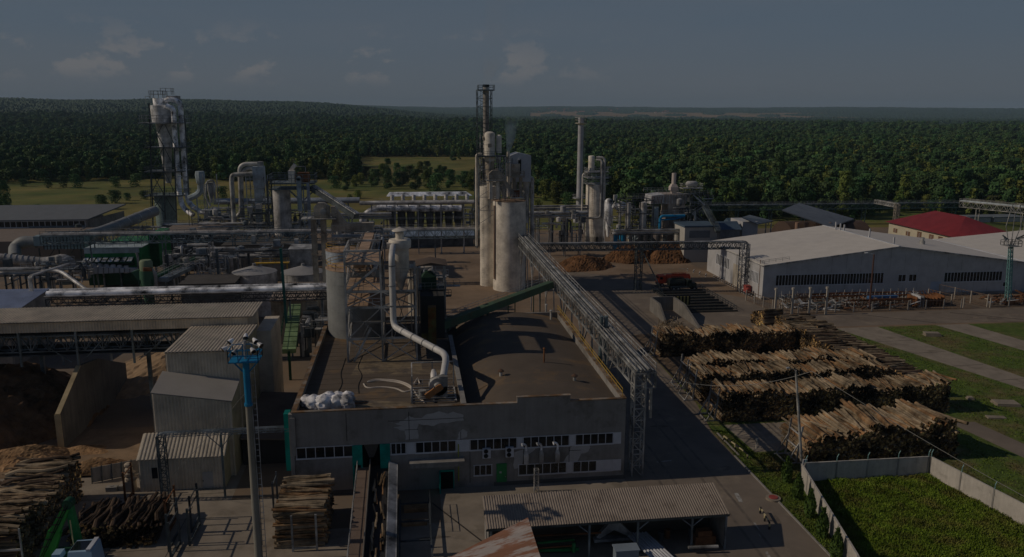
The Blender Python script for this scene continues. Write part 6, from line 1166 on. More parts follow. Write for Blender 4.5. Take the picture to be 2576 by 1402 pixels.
# ---- open steel tower on the hall roof
t = thing('steel_tower', 'grey braced steel tower with three platforms standing in front of the grey silo', 'steel tower', (-1, 113, 9.5)); Y0, Y1 = 109., 118.
xl, xm, xr = wx(874, Y0, 850), wx(962, Y0, 850), wx(1048, Y0, 850); zt = wz(632, Y0, 900); zs = [9.5, 12.8, wz(775, Y0, 900), wz(735, Y0, 900), wz(664, Y0, 900), zt]
for x, zz in ((xl, zt), (xm, zt), (xr, wz(690, Y0, 1048))):
    for y in (Y0, Y1): m = MB(); m.beam((x, y, 9.46), (x, y, zz), .26); m.build('column', light_steel, t)
for z in zs[1:]:
    m = MB(); x1 = xm if z > zs[3] + 1 else xr
    for y in (Y0, Y1): m.beam((xl, y, z), (x1, y, z), .28)
    for x in (xl, xm, x1): m.beam((x, Y0, z), (x, Y1, z), .2)
    m.build('beam', light_steel, t)
m = MB()
for i, (a, b_) in enumerate(zip(zs, zs[1:])):
    m.beam((xl, Y0, a), (xm, Y0, b_), .14); m.beam((xm, Y0, a), (xl, Y0, b_), .14)
    if i < 3: m.beam((xm, Y0, a), (xr, Y0, b_), .14); m.beam((xr, Y0, a), (xm, Y0, b_), .14); m.beam((xr, Y0, a), (xr, Y1, b_), .14)
    m.beam((xl, Y0, a), (xl, Y1, b_), .14)
m.build('bracing', light_steel, t); MB().box(xr - .25, xr - .15, 109.4, 119.5, 10.5, 20.2).build('shadow_panel', dark_steel, t)  # last piece: panel added only to throw a shadow across the vaulted roof
for z, x1 in ((zs[2], xm), (zs[3], xm), (zs[4], xm)): m = MB(); m.box(xl, x1, Y0 + .3, Y1, z + .12, z + .2); o = m.build('platform', tan, t); m = MB(); m.rail([(xl, Y0, z + .2), (x1, Y0, z + .2)], 1.1, 1.3, .05); m.rail([(xl, Y0, z + .2), (xl, Y1, z + .2)], 1.1, 1.5, .05); m.build('railing', steel, o)
m = MB(); m.beam((xl + .8, Y0 - .3, 9.6), (xm - 1.5, Y0 - .3, 14.5), .1, .3); m.beam((xl + .8, Y0 - .3, 10.6), (xm - 1.5, Y0 - .3, 15.5), .05); m.beam((xl + .3, Y0 - .3, zs[3]), (xm - .6, Y0 - .3, zs[4] - .5), .1, .3); m.build('stair', steel, t)
a, b_ = D(930, 592, 145), D(903, 668, 114); m = MB(); m.beam(a, b_, 1.6, .9); t = thing('belt_conveyor', 'tan covered belt conveyor climbing away above the steel tower', 'conveyor', (b_.x, b_.y, 9.5)); m.build('cover', tan, t); m = MB(); m.rail([a + V(1.2, 0, -.5), b_ + V(1.2, 0, -.5)], 1.1, 2.2, .06); m.rail([a + V(-1.2, 0, -.5), b_ + V(-1.2, 0, -.5)], 1.1, 2.2, .06); m.girder(a - V(0, 0, 1.6), b_ - V(0, 0, 1.6), 2, 1, 8, .12, .07); m.build('walkway', light_steel, t)
m = MB(); a, b_ = D(962, 600, 145), D(940, 690, 116); m.tube([a, b_], .35, 10); m.build('side_pipe', steel, t)
for y in (124, 134, 144): m = MB(); zz = wz(640, y, 915) - 4; m.beam((b_.x - 2.4, y, 9.3 if y < 131 else 0), (b_.x - 2.4, y, zz), .25); m.build('leg', light_steel, t)
# ---- cream cyclone and its long duct to the roof fan
t = thing('cyclone', 'cream cyclone with a conical rain cap and a long bent duct', 'cyclone', (wx(1006, 118, 640), 118, 9.5)); Y = 118.; x = wx(1006, Y, 620); Z = lambda py: wz(py, Y, 1006)
m = MB(); m.lathe(x, Y, [(.25, Z(731)), (1.3, Z(676)), (1.3, Z(622))], 24); m.build('body', cream, t)
m = MB(); m.lathe(x, Y, [(1.62, Z(623)), (1.68, Z(606)), (1.55, Z(602)), (.6, Z(601))], 24); m.box(x - 1.9, x, Y - 1.66, Y - .6, Z(622), Z(608)); m.build('inlet_drum', cream, t)
m = MB(); m.lathe(x, Y, [(.62, Z(604)), (.62, Z(584))], 18); m.build('neck', cream, t); m = MB(); m.lathe(x, Y, [(1.15, Z(581)), (1.1, Z(579)), (.05, Z(571))], 20); m.build('rain_cap', cream, t)
A_ = V(x - 1.6, Y - 1.1, Z(615)); B1 = D(985, 632, 108.2); C1 = D(990, 822, 108.2); D1 = D(1124, 893, 96.8); E1 = V(3.85, 93.6, 12.1)
m = MB(); m.tube(bend([A_ + V(.6, 0, 0), V(B1.x, B1.y, A_.z), C1, D1, E1], 1.3, 6), .44, 14); m.build('duct', mat('light grey duct', (.62, .62, .61), .55, .1, .08, streak=.1), t)
m = MB()
for k in (.2, .4, .6, .8): p = C1.lerp(D1, k); d = (D1 - C1).normalized() * .06; m.tube([p - d, p + d], .5, 14)
for py in (670, 720, 770): p = D(986, py, 108.2); m.tube([p, p + V(0, 0, .12)], .5, 14)
m.build('duct_flange', steel, t)
m = MB(); zq = Z(690)
for dx, dy in ((-1.5, -1.5), (1.5, -1.5), (1.5, 1.5), (-1.5, 1.5)): m.beam((x + dx, Y + dy, 9.5), (x + dx, Y + dy, zq), .16)
for a, b_ in ((-1.5, 1.5), (1.5, -1.5)): m.beam((x + a, Y - 1.5, 9.5), (x + b_, Y - 1.5, zq), .1)
m.rail([(x - 1.5, Y - 1.5, zq), (x + 1.5, Y - 1.5, zq), (x + 1.5, Y + 1.5, zq), (x - 1.5, Y + 1.5, zq)], 1.1, 1.5, .05, True); m.build('support_frame', light_steel, t)
# ---- screening platform with a small roof beside the cyclone
t = thing('screen_platform', 'raised platform with a small rusty roof and a green screening machine', 'machine platform', (wx(1086, 124, 760), 124, 9)); Y = 123.; x0, x1 = wx(1052, Y, 730), wx(1120, Y, 730); z1 = wz(729, Y, 1086); z2 = wz(668, Y, 1086)
m = MB(); m.box(x0, x1, Y, Y + 4.5, z1 - .2, z1); m.build('deck', dark_steel, t); MB().box(x0 + .3, x1 - .3, 119.6, 129, 9.3, z1 - .25).build('shadow_block', mat('dark grey shadow block', (.06, .06, .058), .8), t)  # solid block added under the deck to shade the vaulted roof
for xx in (x0, x1):
    for yy in (Y + .1, Y + 4.3): m = MB(); m.beam((xx, yy, 9.4 if yy < 129 else 0), (xx, yy, z2), .2); m.build('column', light_steel, t)
m = MB(); m.prism([(x0 - .4, Y - .4, z2), (x1 + .4, Y - .4, z2), ((x0 + x1) / 2, Y - .4, z2 + .5)], (0, 5.4, 0)); m.build('roof', mat('dark rusty roof', (.12, .09, .07), .9, var=.3), t)
m = MB(); m.box(x0 + .6, x0 + 2.9, Y + .8, Y + 3, z1, z1 + 1.8); m.frust(x0 + .6, x0 + 2.9, Y + .8, Y + 3, z1 + 1.8, x0 + 1.2, x0 + 2.2, Y + 1.2, Y + 2.5, z1 + 2.6); m.build('machine', mat('dull machine green', (.02, .06, .035), .7), t)
m = MB(); m.rail([(x0, Y, z1), (x1, Y, z1)], 1.1, 1.2, .05); m.rail([(x1, Y, z1), (x1, Y + 4.5, z1)], 1.1, 1.2, .05); m.build('railing', light_steel, t)
m = MB(); a, b_ = wx(1077, 117, 820), wx(1097, 117, 820); m.box(a, b_, 116, 117.5, 9.46, wz(770, 117, 1086)); m.box(a - 1.0, a - .05, 116.2, 117, 9.46, 11.2); m.build('rusty_duct', mat('rusty green duct', (.16, .15, .05), .85, var=.4, scale=.6, col2=(.22, .09, .03), cut=.5, scale2=.5), t)
m = MB(); zq = wz(675, 140, 1056); m.lathe(wx(1056, 140, 670), 140, [(2.2, 0), (2.2, zq), (2.35, zq + .1), (2.35, zq + .5), (1.9, zq + .5)], 22); solo('basin', 'round tan basin on a column behind the screening platform', 'basin', m, cream_dirty)
t = thing('green_conveyor', 'faded green enclosed conveyor rising to the right across the back of the vaulted roof', 'conveyor', (12, 126, 10)); a, b_ = D(1096, 824, 121), D(1386, 716, 142); m = MB(); m.beam(a, b_, 1.3, 1.25); m.build('housing', mat('faded conveyor green', (.09, .15, .09), .7, var=.2, col2=(.13, .12, .07), cut=.6, scale2=.4), t)
for k in (.12, .38, .62, .86): p = a.lerp(b_, k); m = MB(); m.beam((p.x - .6, p.y, 9.4 if p.y < 130 else 0), (p.x - .6, p.y, p.z - .6), .16); m.beam((p.x + .6, p.y, 9.4 if p.y < 130 else 0), (p.x + .6, p.y, p.z - .6), .16); m.build('leg', green_dark, t)
m = MB(); m.rail([a + V(0, .7, .6), b_ + V(0, .7, .6)], 1, 2.5, .05); m.build('railing', steel, t)
t = thing('drag_conveyor', 'pale green covered conveyor lying in the gap left of the hall', 'conveyor', (-18, 128, 0)); a, b_ = G(727, 884, 5), G(742, 770, 8); m = MB(); m.beam(a, b_, 2.2, .8); m.build('cover', green_pale, t); m = MB()
for k in range(10): p = a.lerp(b_, (k + .5) / 10); m.beam(p + V(-1.12, 0, .42), p + V(1.12, 0, .42), .1)
m.rail([a + V(-1.6, 0, 0), b_ + V(-1.6, 0, 0)], 1.3, 1.5, .06); m.beam((a.x, a.y, 0), a, .4); m.beam((b_.x, b_.y, 0), b_, .4); m.build('rib', green_dark, t)
t = thing('drive_unit', 'dark machine with a round pale gearbox and railings right of the pale green conveyor', 'machine', (-12.5, 140, 0)); p = G(762, 850, 4); m = MB(); m.box(p.x - .9, p.x + .9, p.y, p.y + 16, 3, 4.4); m.box(p.x - .7, p.x + .7, p.y + 8, p.y + 12, 4.4, 6.4); m.box(p.x - .8, p.x + .8, p.y + 1, p.y + 2, 0, 3); m.build('frame', dark_steel, t); m = MB(); m.tube([(p.x, p.y + 6, 5.0), (p.x, p.y + 6.8, 5.0)], .8, 16); m.build('gearbox', light_steel, t); m = MB(); m.rail([(p.x - 1.2, p.y - 3, 4.4), (p.x - 1.2, p.y + 16, 4.4)], 1.2, 1.5, .06); m.rail([(p.x + 1.2, p.y, 4.4), (p.x + 1.2, p.y + 16, 4.4)], 1.2, 1.5, .06); m.build('railing', light_steel, t)
# ---- bucket elevator with two cream legs
t = thing('bucket_elevator', 'twin cream bucket elevator legs with a railed head rising left of the grey silo', 'bucket elevator', (wx(806, 156, 700), 156, 0)); Y = 156.; zt = wz(548, Y, 810)
for px in (795, 819): x = wx(px, Y, 690); m = MB(); m.box(x - .5, x + .5, Y - .5, Y + .5, 0, zt); rr_ = [wz(q, Y, 810) for q in (590, 640, 690, 740, 790)]; [m.box(x - .62, x + .62, Y - .62, Y + .62, z, z + .14) for z in rr_]; m.build('elevator_leg', cream_dirty, t)
a, b_ = wx(785, Y, 530), wx(838, Y, 530); m = MB(); m.box(a + .4, b_ - .6, Y - .8, Y + .8, zt, wz(520, Y, 810)); m.frust(a + .4, b_ - .6, Y - .8, Y + .8, wz(520, Y, 810), a + 1.2, b_ - 1.6, Y - .8, Y + .8, wz(510, Y, 810)); m.build('head', cream_dirty, t)
m = MB(); m.box(a - 2, b_ + .6, Y - 1.8, Y + 1.8, zt - .15, zt); m.rail([(a - 2, Y - 1.8, zt), (b_ + .6, Y - 1.8, zt), (b_ + .6, Y + 1.8, zt), (a - 2, Y + 1.8, zt)], 1.2, 1.2, .06, True); m.tube([((a + b_) / 2 + .2, Y - 1.2, zt + 1.3), ((a + b_) / 2 + .2, Y - .8, zt + 1.3)], .6, 12); m.build('platform', light_steel, t)
m = MB(); c = wx(940, Y, 570); zc = wz(571, Y, 880); m.prism([(b_ - .4, Y - .6, zt + 2.2), (b_ + .4, Y - .6, zt + 2.2), (b_ + 2.6, Y - .6, zc + .8), (b_ - .2, Y - .6, zc + .8)], (0, 1.2, 0)); m.box(b_ - .4, c, Y - .8, Y + .8, zc - .8, zc + .8); m.build('chute', cream_dirty, t)
m = MB(); m.box(b_ - .4, c + 1.2, Y - 1.8, Y + 1.6, zc - 1.9, zc - 1.7); m.rail([(b_ - .4, Y - 1.8, zc - 1.7), (c + 1.2, Y - 1.8, zc - 1.7)], 2.2, 1.4, .06); m.girder((b_ - .4, Y, zc - 3), (c + 1.2, Y, zc - 3), 2, 1.1, 8, .14, .08); m.build('walkway', light_steel, t)
for px in (872, 905, 938): x = wx(px, Y, 600); m = MB(); m.beam((x, Y, 0), (x, Y, zc - 3), .3); m.build('leg', light_steel, t)
# ---- silver pipeline on its rack, and low buildings around it
t = thing('pipeline', 'bright silver twin pipeline on a dark rack crossing behind the long gallery', 'pipeline', (-45, 143, 0)); Y = 143.; a, b_ = D(118, 742, Y), D(822, 722, Y); b_.z = a.z = (a.z + b_.z) / 2
m = MB(); m.tube([a, b_], .52, 14); m.build('pipe', alu, t); m = MB(); m.tube([a + V(0, 1.2, .25), b_ + V(0, 1.2, .25)], .42, 12); m.build('pipe', alu, t); m = MB(); m.tube([a + V(0, -.8, -.3), b_ + V(0, -.8, -.3)], .13, 8); m.tube([a + V(0, -1.2, -.2), b_ + V(0, -1.2, -.2)], .1, 8); m.build('thin_pipe', steel, t)
m = MB(); m.girder(a + V(0, .4, -2), b_ + V(0, .4, -2), 2.2, 1.2, 26, .16, .09); m.build('truss', dark_steel, t)
for k in (.03, .2, .32, .44, .58, .72, .86, .98): p = a.lerp(b_, k); m = MB(); m.beam((p.x, Y, 0), (p.x, Y, a.z - 2), .3); m.build('leg', blue_steel, t)
m = MB(); x = wx(565, 143, 700); m.beam(D(706, 625, 141), (D(706, 625, 141).x + .4, 141, 0), .42); m.build('teal_column', mat('teal painted column', (.03, .16, .14), .6, var=.3), t)
def px_block(name, label, cat, px0, px1, pyt, pyb, Y, dep, wm, rm, ribs=False, rise=1.2, zb=0, group=None, win=None):
    x0, x1, z0, z1 = Q(px0, pyt, px1, pyb, Y); t = thing(name, label, cat, ((x0 + x1) / 2, Y, zb), group); m = MB(); m.box(x0, x1, Y, Y + dep, zb, z1); m.build('wall', wm, t); m = MB()
    if ribs: m.corr((x0 - .3, Y - .4, z1 + .06), (1, 0, 0), (0, dep + .4, rise), x1 - x0 + .6, .45, .09)
    else: m.prism([(x0 - .3, Y - .3, z1 + .02), (x0 - .3, Y - .3, z1 + .25), (x0 - .3, Y + dep, z1 + .25 + rise), (x0 - .3, Y + dep, z1 + rise)], (x1 - x0 + .6, 0, 0))
    m.build('roof', rm, t)
    if win: px_a, px_b, p_t, p_b, n = win; a, b_, c, d = Q(px_a, p_t, px_b, p_b, Y); windows(t, a, b_, c, d, n, Y, fw=.12)
    return t
px_block('pump_house', 'low brownish building with a ribbed roof in front of the two wide tanks', 'building', 682, 797, 757, 803, 152, 12, cream_dirty, mat('brown ribbed roof', (.30, .25, .21), .8, var=.15), True, 1.0)
px_block('control_room', 'pale block with wall air conditioners behind the right wide tank', 'building', 729, 783, 629, 662, 192, 6, light_steel, steel, False, .2)
m = MB(); a, b_ = wx(640, 187, 655), wx(727, 187, 655); z = wz(661, 187, 690); m.box(a, b_, 186.5, 188, z - .2, z); m.rail([(a, 186.6, z), (b_, 186.6, z)], 1.1, 1.6, .06); m.beam((a + .5, 187, 0), (a + .5, 187, z), .25); m.beam((b_ - .5, 187, 0), (b_ - .5, 187, z), .25); solo('walkway', 'yellow railed walkway behind the left wide tank', 'walkway', m, [yellow])
t = thing('corner_building', 'building with a blue grey ribbed roof and beige side wall at the left edge', 'building', (-80, 150, 0)); p0, p1, p2 = G(98, 728, 10.5), G(36, 781, 10.5), G(0, 781, 10.5); x1 = (p0.x + p1.x) / 2
m = MB(); m.corr((x1 - 40, p1.y, 9.4), (1, 0, 0), (0, p0.y - p1.y, 1.2), 40.4, .35, .07); m.build('roof', mat('blue grey ribbed roof', (.30, .36, .45), .45, .4, .08), t); m = MB(); m.box(x1 - 40, x1, p1.y + .3, p0.y, 0, 9.3); m.prism([(x1, p1.y + .3, 0), (x1, p0.y, 0), (x1, p0.y, 10.5), (x1, p1.y + .3, 9.3)], (.2, 0, 0)); m.build('wall', concrete, t)
m = MB()
for k in range(3): xx = wx(79 + 4 * k, 158, 705); m.tube(bend([(xx, 157 - k * .1, 9), (xx, 157 - k * .1, wz(692, 158, 82)), (xx + 3.5, 166, wz(692, 158, 82) + .6)], .8), .16, 8)
solo('vent_pipes', 'three pale bent pipes rising from the blue grey roof corner', 'pipes', m, alu_dull)
# ---- galleries: the cross gallery and the pipe bridges
bridge_steel = mat('bridge steel', (.30, .31, .31), .6, .1, .25, .9)
def gallery(label, a, b, w, h, n, legs, npipe, mt, rail=True, lm=None, pm=None, name='pipe_bridge', pr=.16):
    t = thing(name, label, 'pipe bridge', ((a[0] + b[0]) / 2, (a[1] + b[1]) / 2, 0), 'lattice pipe bridges'); A, B = V(*a), V(*b); m = MB(); m.girder(A, B, w, h, n, .2, .11); m.build('truss', mt, t)
    sd_ = (B - A).normalized().cross(V(0, 0, 1)).normalized()
    if rail: m = MB(); [m.rail([A + sd_ * s * w / 2 + V(0, 0, h), B + sd_ * s * w / 2 + V(0, 0, h)], 1.2, (B - A).length / n, .07) for s in (-1, 1)]; m.build('railing', light_steel, t)
    for i in range(npipe):
        o = sd_ * (-w / 2 + w * (i + .7) / (npipe + .4)); hh = V(0, 0, h + .25 + .12 * (i % 2)); m = MB(); m.tube([A + o + hh, B + o + hh], pr * (1 + .5 * (i % 3 == 0)), 8); m.build('pipe', pm or (alu_dull if i % 2 else steel), t)
    for k in legs:
        p = A.lerp(B, k); m = MB()
        for s in (-1, 1): q = p + sd_ * s * w * .42; m.beam((q.x, q.y, 0), q, .24)
        m.beam((p.x - sd_.x * w * .4, p.y - sd_.y * w * .4, 1), p + sd_ * w * .4 - V(0, 0, 1), .12); m.build('support', lm or mt, t)
    return t
a = D(1591, 978, 88.6); zb_ = a.z; A = (28.0, 88.6, zb_); B = (28.0, 206, zb_ + .4)
t = gallery('long pale lattice pipe bridge running away along the right side of the hall', A, B, 2.5, 1.9, 44, (), 5, bridge_steel, pm=bridge_steel, pr=.13)
for y in (104, 120, 136, 154, 172, 190):
    m = MB(); m.beam((27, y, 0), (27.3, y, zb_), .22); m.beam((29, y, 0), (28.7, y, zb_), .22); m.beam((27.2, y + 3.5, zb_), (27.2, y, zb_ - 4), .18); m.beam((27.2, y - 3.5, zb_), (27.2, y, zb_ - 4), .18); m.build('support', light_steel, t)
m = MB(); m.mast(27.3, 89.0, 0, zb_ + 1.9, 1.35, 9, .17, .1); m.beam((28.7, 88.6, zb_), (28.9, 89, zb_ - 4), .3); m.build('support_tower', light_steel, t)
m = MB(); m.tube(bend([(27.2, 108, zb_ + 4), (27.2, 108, 1)], .1), .3, 10); m.tube([(27.9, 108, zb_ + 4), (27.9, 108, 1)], .3, 10); m.build('riser_pipe', blue_steel, t)
gallery('cross gallery with railings running from the left yard to the tall cream silo', (-88, 204, 12.2), (23.5, 204, 12.2), 3.2, 2.0, 40, (.1, .25, .4, .55, .7, .85, .97), 5, blue_steel)
gallery('rear lattice bridge behind the cross gallery on the left', (wx(412, 245, 575), 245, wz(585, 245, 600)), (wx(815, 245, 575), 245, wz(585, 245, 600)), 3, 2.4, 18, (.05, .3, .55, .8), 4, dark_steel, pm=pale_blue)
Yb = 189.; zb1 = wz(628, Yb, 1500); A = (wx(1338, Yb, 620), Yb, zb1); B = (wx(1862, Yb, 610), Yb - 2, zb1)
t = gallery('dark lattice bridge crossing the middle yard to the warehouse wall', A, B, 1.8, 1.5, 34, (), 4, dark_steel, rail=False, pm=steel, pr=.1)
p = G(1614, 738); m = MB(); m.mast(p.x, 190.5, 0, zb1, 1.5, 9, .18, .1); m.beam((p.x + 1, 190, 9.5), (p.x + 5.4, 186.5, 0), .22); m.build('support_tower', dark_steel, t)
m = MB(); m.mast(B[0] - .2, 185.6, 0, zb1 + 1.4, 1.8, 9, .2, .11); m.tube(bend([(B[0] - 3, 186.6, zb1 + 1.9), (B[0] + 1.1, 186.4, zb1 + 1.9), (B[0] + 1.3, 186.4, 1)], 1.5), .14, 8); m.tube(bend([(B[0] - 3, 186.2, zb1 + 1.7), (B[0] + .8, 186, zb1 + 1.7), (B[0] + .9, 186, 1)], 1.5), .14, 8); m.build('support_tower', steel, t)
Yr = 300.; zr_ = wz(527, Yr, 2000); xA, xB = wx(1776, Yr, 525), wx(2408, Yr, 515)
gallery('long far pipe bridge in front of the trees on the right', (xA, Yr, zr_), (xB, Yr, zr_), 3, 1.8, 40, (.02, .12, .25, .38, .5, .62, .75, .9, .99), 4, mat('dark blue green steel', (.06, .11, .12), .6), pm=MATS['dark blue green steel'] if 0 else blue_steel, pr=.12)
gallery('near leg of the far pipe bridge turning towards the right edge', (xB + 1, Yr - 1, zr_ + .4), (xB + 30, 235, zr_ + .4), 3, 2.2, 26, (.1, .35, .6, .8), 5, light_steel, pm=pale_blue, pr=.18)
t = thing('portal_gantry', 'rusty white lattice portal standing beside the red roofed building', 'gantry', (wx(2256, 272, 540), 272, 0)); Y = 272.; a, b_ = D(2203, 512, 290), D(2257, 522, Y); m = MB(); m.girder(a, b_, 1.2, 1.4, 9, .16, .1); m.build('truss', light_steel, t); m = MB(); m.mast(b_.x, Y, 0, b_.z + 1, 1.4, 11, .18, .1); m.build('support_mast', cream_dirty, t)
# ---- racks of horizontal pipes between silo and right tower, and across the left
def pipe_run(label, pts, r, mt, group=None, R=1.5, n=10, name='pipe'):
    m = MB(); m.tube(bend(pts, R), r, n); return solo(name, label, name.replace('_', ' '), m, mt, group)
def rack_px(label, px0, px1, py, Y, np_, mt, legs=4, dz=.9, dy=.7, pm=None, r=.22):
    a, b_, z = wx(px0, Y, py), wx(px1, Y, py), wz(py, Y, (px0 + px1) / 2); t = thing('pipe_rack', label, 'pipe rack', ((a + b_) / 2, Y, 0), 'pipe racks'); m = MB()
    for i in range(legs): x = a + (b_ - a) * (i + .5) / legs; m.beam((x, Y - 1, 0), (x, Y - 1, z), .28); m.beam((x, Y + 1.5, 0), (x, Y + 1.5, z), .28); m.beam((x, Y - 1.4, z), (x, Y + 2, z), .25); m.beam((x, Y - 1.4, z - 2), (x, Y + 2, z - 2), .2)
    m.beam((a, Y - 1.1, z - .1), (b_, Y - 1.1, z - .1), .24); m.beam((a, Y + 1.6, z - .1), (b_, Y + 1.6, z - .1), .24); m.build('frame', mt, t)
    for i in range(np_): m = MB(); y = Y - 1.2 + dy * (i % 4); zz = z + .35 + dz * (i // 4); m.tube([(a, y, zz), (b_, y, zz)], r * (1 + .6 * (i % 3 == 1)), 8); m.build('pipe', pm[i % len(pm)] if pm else (alu_dull if i % 2 else steel), t)
    return t
rack_px('rack of pale pipes between the tall cream silo and the cream tower', 1326, 1478, 545, 240, 8, light_steel, 4)
rack_px('rear rack of thin pipes behind it, level with the meadow', 1335, 1480, 527, 262, 5, steel, 4)
rack_px('rack carrying a large pale pipe between the filter towers on the left', 545, 905, 508, 262, 2, blue_steel, 6, pm=[pale_blue], r=.6)
rack_px('rack with a big silver pipe towards the row of cyclones', 905, 1195, 512, 250, 3, steel, 5, pm=[alu_dull], r=.4)
rack_px('crowded pipe rack below the filter towers', 500, 800, 572, 236, 8, blue_steel, 8, r=.13)
rack_px('rack of pale pipes between the elevator and the row of cyclones', 825, 985, 548, 235, 7, light_steel, 4)
rack_px('rack of thin pipes at the left edge below the curved duct', 0, 110, 690, 170, 7, dark_steel, 3)
rack_px('low rack of pipes running between furnace and annex', 1540, 1730, 588, 232, 6, dark_steel, 5)
# ---- tall stack with lattice cage, cream silos, elevator heads, filter box
Ys = 205.
t = thing('chimney_stack', 'tallest grey chimney inside a dark lattice cage with a top platform', 'chimney', (wx(1222, Ys, 500), Ys, 0)); x = wx(1222.5, Ys, 280); zt = wz(214, Ys, 1222); m = MB(); m.lathe(x, Ys, [(.78, 0), (.78, zt - 1), (.72, zt - .95), (.72, zt)], 20); rings(m, x, Ys, .78, 20, zt - 1, 3, .04, 20); m.build('flue', mat('weathered grey flue', (.45, .43, .40), .6, .15, .15, .5, streak=.3), t); m = MB(); m.lathe(x, Ys, [(.8, zt - .5), (.8, zt + .1), (.6, zt + .1)], 20); m.build('flue_cap', black, t)
m = MB(); m.mast(x - .45, Ys, 14, zt - 1.2, 3.6, 17, .16, .09); m.build('lattice_cage', dark_steel, t); zp = wz(226, Ys, 1222); m = MB(); m.box(x - 2, x + 2, Ys - 2, Ys + 2, zp - .25, zp); m.rail([(x - 2, Ys - 2, zp), (x + 2, Ys - 2, zp), (x + 2, Ys + 2, zp), (x - 2, Ys + 2, zp)], 1.1, 1.3, .08, True); m.build('top_platform', blue_steel, t); m = MB(); m.ladder(x - 1.2, Ys - 1.6, 16, zt - 1, .6); m.tube([(x - 1.6, Ys - 1.3, 14), (x - 1.6, Ys - 1.3, zt - 12)], .16, 6); m.build('ladder', steel, t)
big = silo('silo', 'tall cream silo with a rusty ladder streak, the largest of the central group', wx(1281, 196, 620), 196, 4.1, 0, wz(505, 196, 1281), cream, 7.5, .3, tan, light_steel, False, None, 40)
xb = wx(1281, 196, 620); zb2 = wz(505, 196, 1281); m = MB(); m.box(xb - 4.2, xb - 3.8, 194.0, 194.6, 3, zb2 - 1); m.build('ladder_shaft', mat('tan ladder casing', (.60, .42, .28), .7), big)
t2 = silo('silo', 'narrow cream silo squeezed between the tall silo and the lattice chimney', wx(1228, 201, 600), 201, 2.1, 0, wz(470, 201, 1228), cream, 8, .3, cream, light_steel, True, None)
Yc = 196.5
t = thing('process_cyclone', 'large cream domed cyclone on the top deck beside the lattice chimney', 'cyclone', (wx(1232, Yc, 380), Yc, wz(451, Yc))); m = MB(); x, r, z0, z1 = cyl_px(m, 1218.5, 1245.5, 340, 389, Yc, 24, .8); m.lathe(x, Yc, [(r + .08, z1 - 2.3), (r + .08, z1 - 2.1)], 24); m.lathe(x, Yc, [(r * .9, z0 - 1.6), (r, z0)], 24); m.build('body', cream, t); m = MB(); m.tube(bend([(x - r - .4, Yc, wz(348, Yc)), (x, Yc, wz(346, Yc))], .5), .5, 10); m.box(x - .6, x + .3, Yc - r - .1, Yc - r + .2, wz(370, Yc), wz(361, Yc)); m.build('inlet', cream_dirty, t)
m = MB(); x2, r2, z02, z12 = cyl_px(m, 1248, 1262, 345, 386, Yc, 18, .5); m.build('side_cylinder', cream, t)
zd = wz(391, Yc); m = MB(); m.box(x - 3.2, x2 + 1.6, Yc - 2.4, Yc + 2, zd - .25, zd); m.rail([(x - 3.2, Yc - 2.4, zd), (x2 + 1.6, Yc - 2.4, zd), (x2 + 1.6, Yc + 2, zd), (x - 3.2, Yc + 2, zd)], 1.1, 1.2, .07, True); m.build('deck', dark_steel, t)
m = MB(); zq = wz(500, Yc)
for dx in (-3, -.2, 2.2, x2 + 1.4 - x):
    for dy in (-2.2, 1.8): m.beam((x + dx, Yc + dy, zq - 6), (x + dx, Yc + dy, zd), .2)
for k in range(5): za = zq - 6 + (zd - zq + 6) * k / 5; zc_ = zq - 6 + (zd - zq + 6) * (k + 1) / 5; m.beam((x - 3, Yc - 2.2, za), (x + 2.2, Yc - 2.2, zc_), .1); m.beam((x + 2.2, Yc - 2.2, za), (x2 + 1.4, Yc - 2.2, zc_), .1); m.beam((x - 3, Yc - 2.2, zc_), (x2 + 1.4, Yc - 2.2, zc_), .13)
m.build('support_frame', steel, t); m = MB(); m.lathe(x, Yc, [(.5, zq), (1.0, wz(430, Yc)), (r * .9, z0 - 1.5)], 20); m.build('cone', cream_dirty, t)
pipe_run('cream pipe with a top elbow dropping down the left side of the central group', [(wx(1212, 197, 390), 197, wz(388, 197, 1205)), (wx(1198.5, 197, 400), 197, wz(388, 197, 1200)), (wx(1198.5, 197, 500), 197, 11)], .3, cream, None, 1.6)
t = thing('bucket_elevator', 'cream elevator with a domed head and two legs in front of the large cyclone', 'bucket elevator', (wx(1246, 195, 460), 192.6, 10)); Y = 193.2; a, b_ = wx(1229, Y, 440), wx(1263, Y, 440); m = MB(); m.prism([(a, Y - .8, wz(452, Y)), (b_, Y - .8, wz(452, Y)), (b_, Y - .8, wz(436, Y)), (b_ - .9, Y - .8, wz(428, Y)), (a + .9, Y - .8, wz(428, Y)), (a, Y - .8, wz(436, Y))], (0, 1.6, 0)); m.build('head', cream_dirty, t)
for px in (1235, 1252): xx = wx(px, Y, 470); m = MB(); m.box(xx - .38, xx + .38, Y - .4, Y + .4, wz(500, Y), wz(452, Y)); m.build('elevator_leg', cream, t)
m = MB(); z = wz(452, Y); m.box(a - .6, b_ + .4, Y - 1.6, Y + 1, z - .2, z); m.rail([(a - .6, Y - 1.6, z), (b_ + .4, Y - 1.6, z)], 1.1, 1, .06); m.rail([(a - .6, Y - 1.6, z), (a - .6, Y + 1, z)], 1.1, 1, .06); m.build('platform', steel, t)
m = MB(); m.beam(D(1266, 452, Y), D(1290, 486, Y), 1.0, .9); m.build('chute', cream_dirty, t)
